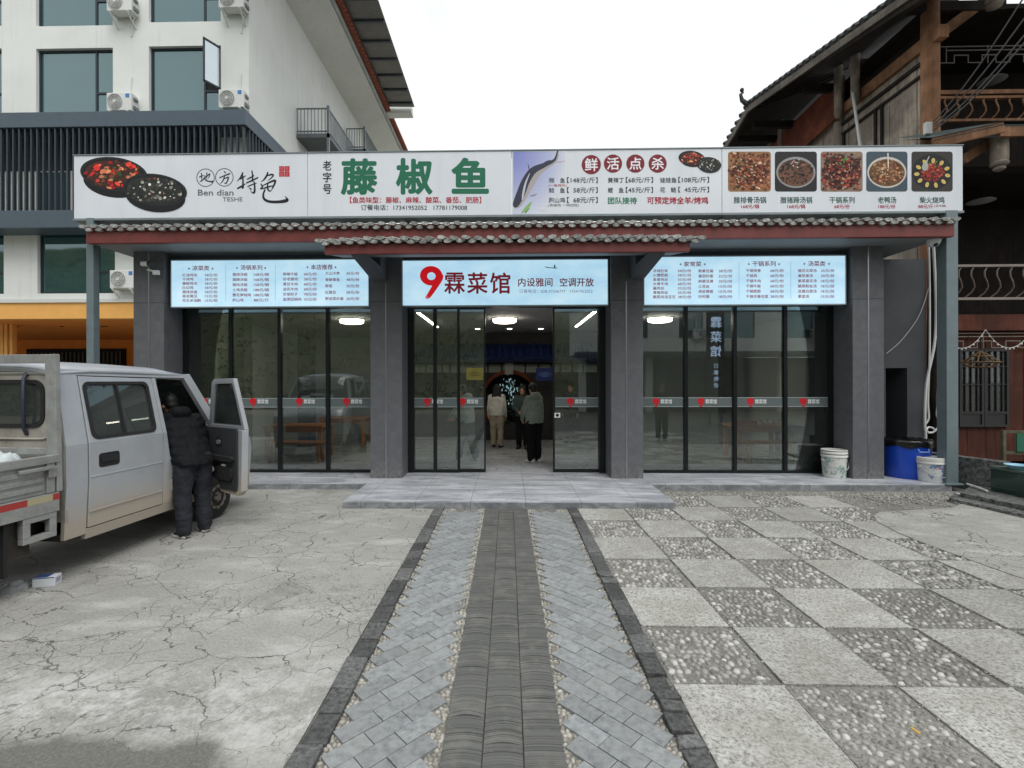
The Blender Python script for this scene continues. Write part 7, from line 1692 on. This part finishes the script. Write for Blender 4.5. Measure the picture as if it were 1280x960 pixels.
mb = MB(); c = at(1174, 560, 9.15); mb.path([(c.x, 9.2, 0), (c.x, 9.2, 2.2), (c.x + .02, 9.2, 4.6)], [.15, .14, .13], 16); o = mb.build('timber_pole', m_dkbrown, None, (c.x, 9.2, 0), smooth=True); tag(o, 'thick dark tree trunk post standing behind the grey steel post', 'post')
o = cab('cable', [(1166, 342), (1150, 392), (1128, 424), (1108, 442)], .006, m_cable, 9.2, None); tag(o, 'thin loose wire sagging across the dark side wall', 'cable')
# overhead cables
t = thing('power_cables', 'four dark overhead cables running down to a white box at the timber house', 'cable', at(1167, 158, 9.9))
for k, (a, b) in enumerate((((1284, -10), (1167, 152)), ((1290, 10), (1168, 155)), ((1292, 30), (1169, 158)), ((1292, 40), (1168, 162)))):
    p, q = at(*a, 6.5), at(*b, 9.95); mb = MB(); mb.path([p.lerp(q, i / 10) - Vector((0, 0, .12 * math.sin(math.pi * i / 10))) for i in range(11)], .012, 6); mb.build('cable', M('cable_grey', (84, 86, 88), .5), t, smooth=True)
a = at(1161, 160, 9.9); mb = MB(); mb.box(a.x - .07, a.x + .06, 9.88, 9.96, a.z - .12, a.z + .12); mb.build('junction_box', m_cctv, t, bevel=.01)
p, q = atx(1066, 116, XW - .3), atx(1077, 195, XW - .45); mb = MB(); mb.path([p, q + (q - p) * .8], .035, 8); o = mb.build('pipe', m_cctv, None, q, smooth=True); tag(o, 'white plastic pipe leaning on the grey plank wall above the sign', 'pipe')
# string of bulbs, wicker lantern
t = thing('string_lights', 'white string of small bulbs hung in swags below the brown floor beam', 'string lights', at(1232, 412, 10.28)); pk = [(1172, 411), (1232, 412), (1292, 410), (1352, 411)]
mb = MB(); bl = MB()
for (u0, v0), (u1, v1) in zip(pk, pk[1:]):
    P = []
    for i in range(13):
        f_ = i / 12; P.append(at(u0 + (u1 - u0) * f_, v0 + (v1 - v0) * f_ + 24 * 4 * f_ * (1 - f_), 10.28))
    mb.path(P, .007, 5)
    for i in range(1, 12): bl.ball(P[i] - Vector((0, 0, .025)), .017, 8, 6)
mb.build('wire', m_cable, t, smooth=True); bl.build('bulb', M('bulb_glass', (222, 222, 214), .2), t, smooth='all')
c = at(1226, 459, 10.0); t = thing('wicker_lantern', 'brown wicker lantern hanging in front of the dark shutters', 'lantern', c); mb = MB()
for k in range(10):
    a = 2 * math.pi * k / 10; d = Vector((math.cos(a), math.sin(a), 0)); mb.path([c + Vector((0, 0, .33)), c + d * .15 + Vector((0, 0, .22)), c + d * .29 + Vector((0, 0, .10)), c + d * .17 + Vector((0, 0, 0))], .012, 5)
for r_, z in ((.29, .10), (.17, 0), (.15, .22)): mb.path([c + Vector((r_ * math.cos(R(a)), r_ * math.sin(R(a)), z)) for a in range(0, 360, 20)], .014, 5, close=True)
mb.build('wicker', M('wicker_brown', (104, 82, 56), .8, 0, .2, 12), t); mb = MB(); mb.path([c + Vector((0, 0, .33)), c + Vector((0, 0, .62))], .01, 5); mb.build('hanger', m_rubber, t)
# low wall, green tank, steps, pipes on the right
m_oldcon = speckle('stained_concrete', (92, 94, 92), (128, 130, 126), (52, 54, 52), 18, .5, .9, 0, (60, 62, 60))
a, b = at(1150, 563, 9.0), at(1256, 578, 7.85); mb = MB(); n = Vector((b.y - a.y, -(b.x - a.x), 0)).normalized() * -.16
mb._add([(p.x, p.y, z) for z in (-.03, .53) for p in (a, b, b + n, a + n)], [(3, 2, 1, 0), (4, 5, 6, 7), (0, 1, 5, 4), (1, 2, 6, 5), (2, 3, 7, 6), (3, 0, 4, 7)])
o = mb.build('low_wall', m_oldcon, None, (a.x, a.y, 0), bevel=.015); tag(o, 'low stained grey concrete wall running right of the steel post', 'wall')
Y = 6.15; x0 = xa(1238, 7.6); t = thing('water_tank', 'low dark green glass water tank standing beside the low concrete wall', 'tank', (x0 + .5, Y + .7, .03)); ztk = at(1240, 583, 7.6).z
mb = MB(); mb.box(x0, x0 + .9, Y, Y + 1.45, .03, ztk - .03); mb.build('tank_body', M('dark_green_glass', (34, 58, 50), .12, 0, .25, 3), t, bevel=.006); mb = MB(); mb.box(x0 - .015, x0 + .915, Y - .015, Y + 1.465, ztk - .029, ztk + .01)
mb.box(x0 - .012, x0 - .001, Y + .8, Y + .82, .05, ztk - .03); mb.build('tank_rim', M('aged_tank_rim', (74, 90, 82), .5, 0, .2, 8), t, bevel=.005)
Y = 8.0; t = thing('folding_rack', 'weathered rack with a green panel standing behind the water tank', 'rack', (xa(1262, Y), Y, .03)); z1 = at(1260, 538, Y).z; z2 = at(1260, 566, Y).z; mb = MB(); x0 = xa(1254, Y)
for x in (x0, x0 + .62): mb.box(x, x + .05, Y, Y + .05, .03, z1)
mb.box(x0 + .051, x0 + .619, Y + .005, Y + .045, z1 - .05, z1 - .005); mb.box(x0 + .051, x0 + .619, Y + .005, Y + .045, z2 - .03, z2 + .02); mb.build('rack_frame', wood('olive_wood', (92, 90, 70), (128, 124, 100)), t, bevel=.004)
mb = MB(); mb.box(x0 + .2, x0 + .6, Y - .02, Y + .003, z2 + .021, z1 - .051); mb.build('green_panel', M('green_paint', (30, 92, 70), .5), t)
for u, lab, sc in ((1274, 'pale blue plastic basin heaped on the water tank', 1.0),):
    c = at(u, 583, 7.3); t = thing('basin', lab, 'basin', (c.x, 7.3, ztk + .012), local=True); mb = MB(); mb.lathe([(.1, 0), (.15, .06), (.165, .065), (.14, .055), (.09, .01), (.001, .01)], n=24, capt=False); mb.build('bowl', M('pale_blue_basin', (140, 186, 206), .4), t, smooth=True)
def slab(label, uv, z, hgt):
    P = [gz(u, v, z) for u, v in uv]; mb = MB(); mb.panel([[(p.x, p.y) for p in P]], lambda a, b, d: (a, b, z - d), hgt); o = mb.build('step_slab', m_oldcon, None, (P[0].x, P[0].y, 0), bevel=.01); tag(o, label, 'step')
slab('lower grey concrete step slab with a white pipe along its front edge', ((1186, 622), (1300, 648), (1330, 640), (1200, 612)), .06, .1); slab('upper grey concrete step slab below the water tank', ((1200, 615.5), (1320, 640), (1340, 625), (1215, 606)), .13, .14)
for a, b, z, lab in (((1185, 623.5), (1300, 650), .03, 'white plastic pipe lying in front of the lower step slab'), ((1196, 617), (1310, 638), .075, 'white plastic pipe lying on the lower step slab'), ((1209, 605), (1234, 613.5), .16, 'short white plastic pipe lying on the upper step slab')):
    p, q = gz(*a, z), gz(*b, z); mb = MB(); mb.path([p, p.lerp(q, .5) + Vector((0, 0, .004)), q], .016, 8); o = mb.build('pipe', m_cctv, None, p, smooth=True); tag(o, lab, 'pipe', 'loose white pipes on the steps')
p = gz(1144, 917); mb = MB(); mb.box(-.006, .006, -.022, .022, 0, .008); o = mb.build('paper_scrap', M('yellow_scrap', (206, 168, 70), .7), bevel=.002); o.location = p + Vector((0, 0, .012)); o.rotation_euler = (0, .1, .2); tag(o, 'tiny yellow scrap lying among the near inlaid pebbles', 'litter')
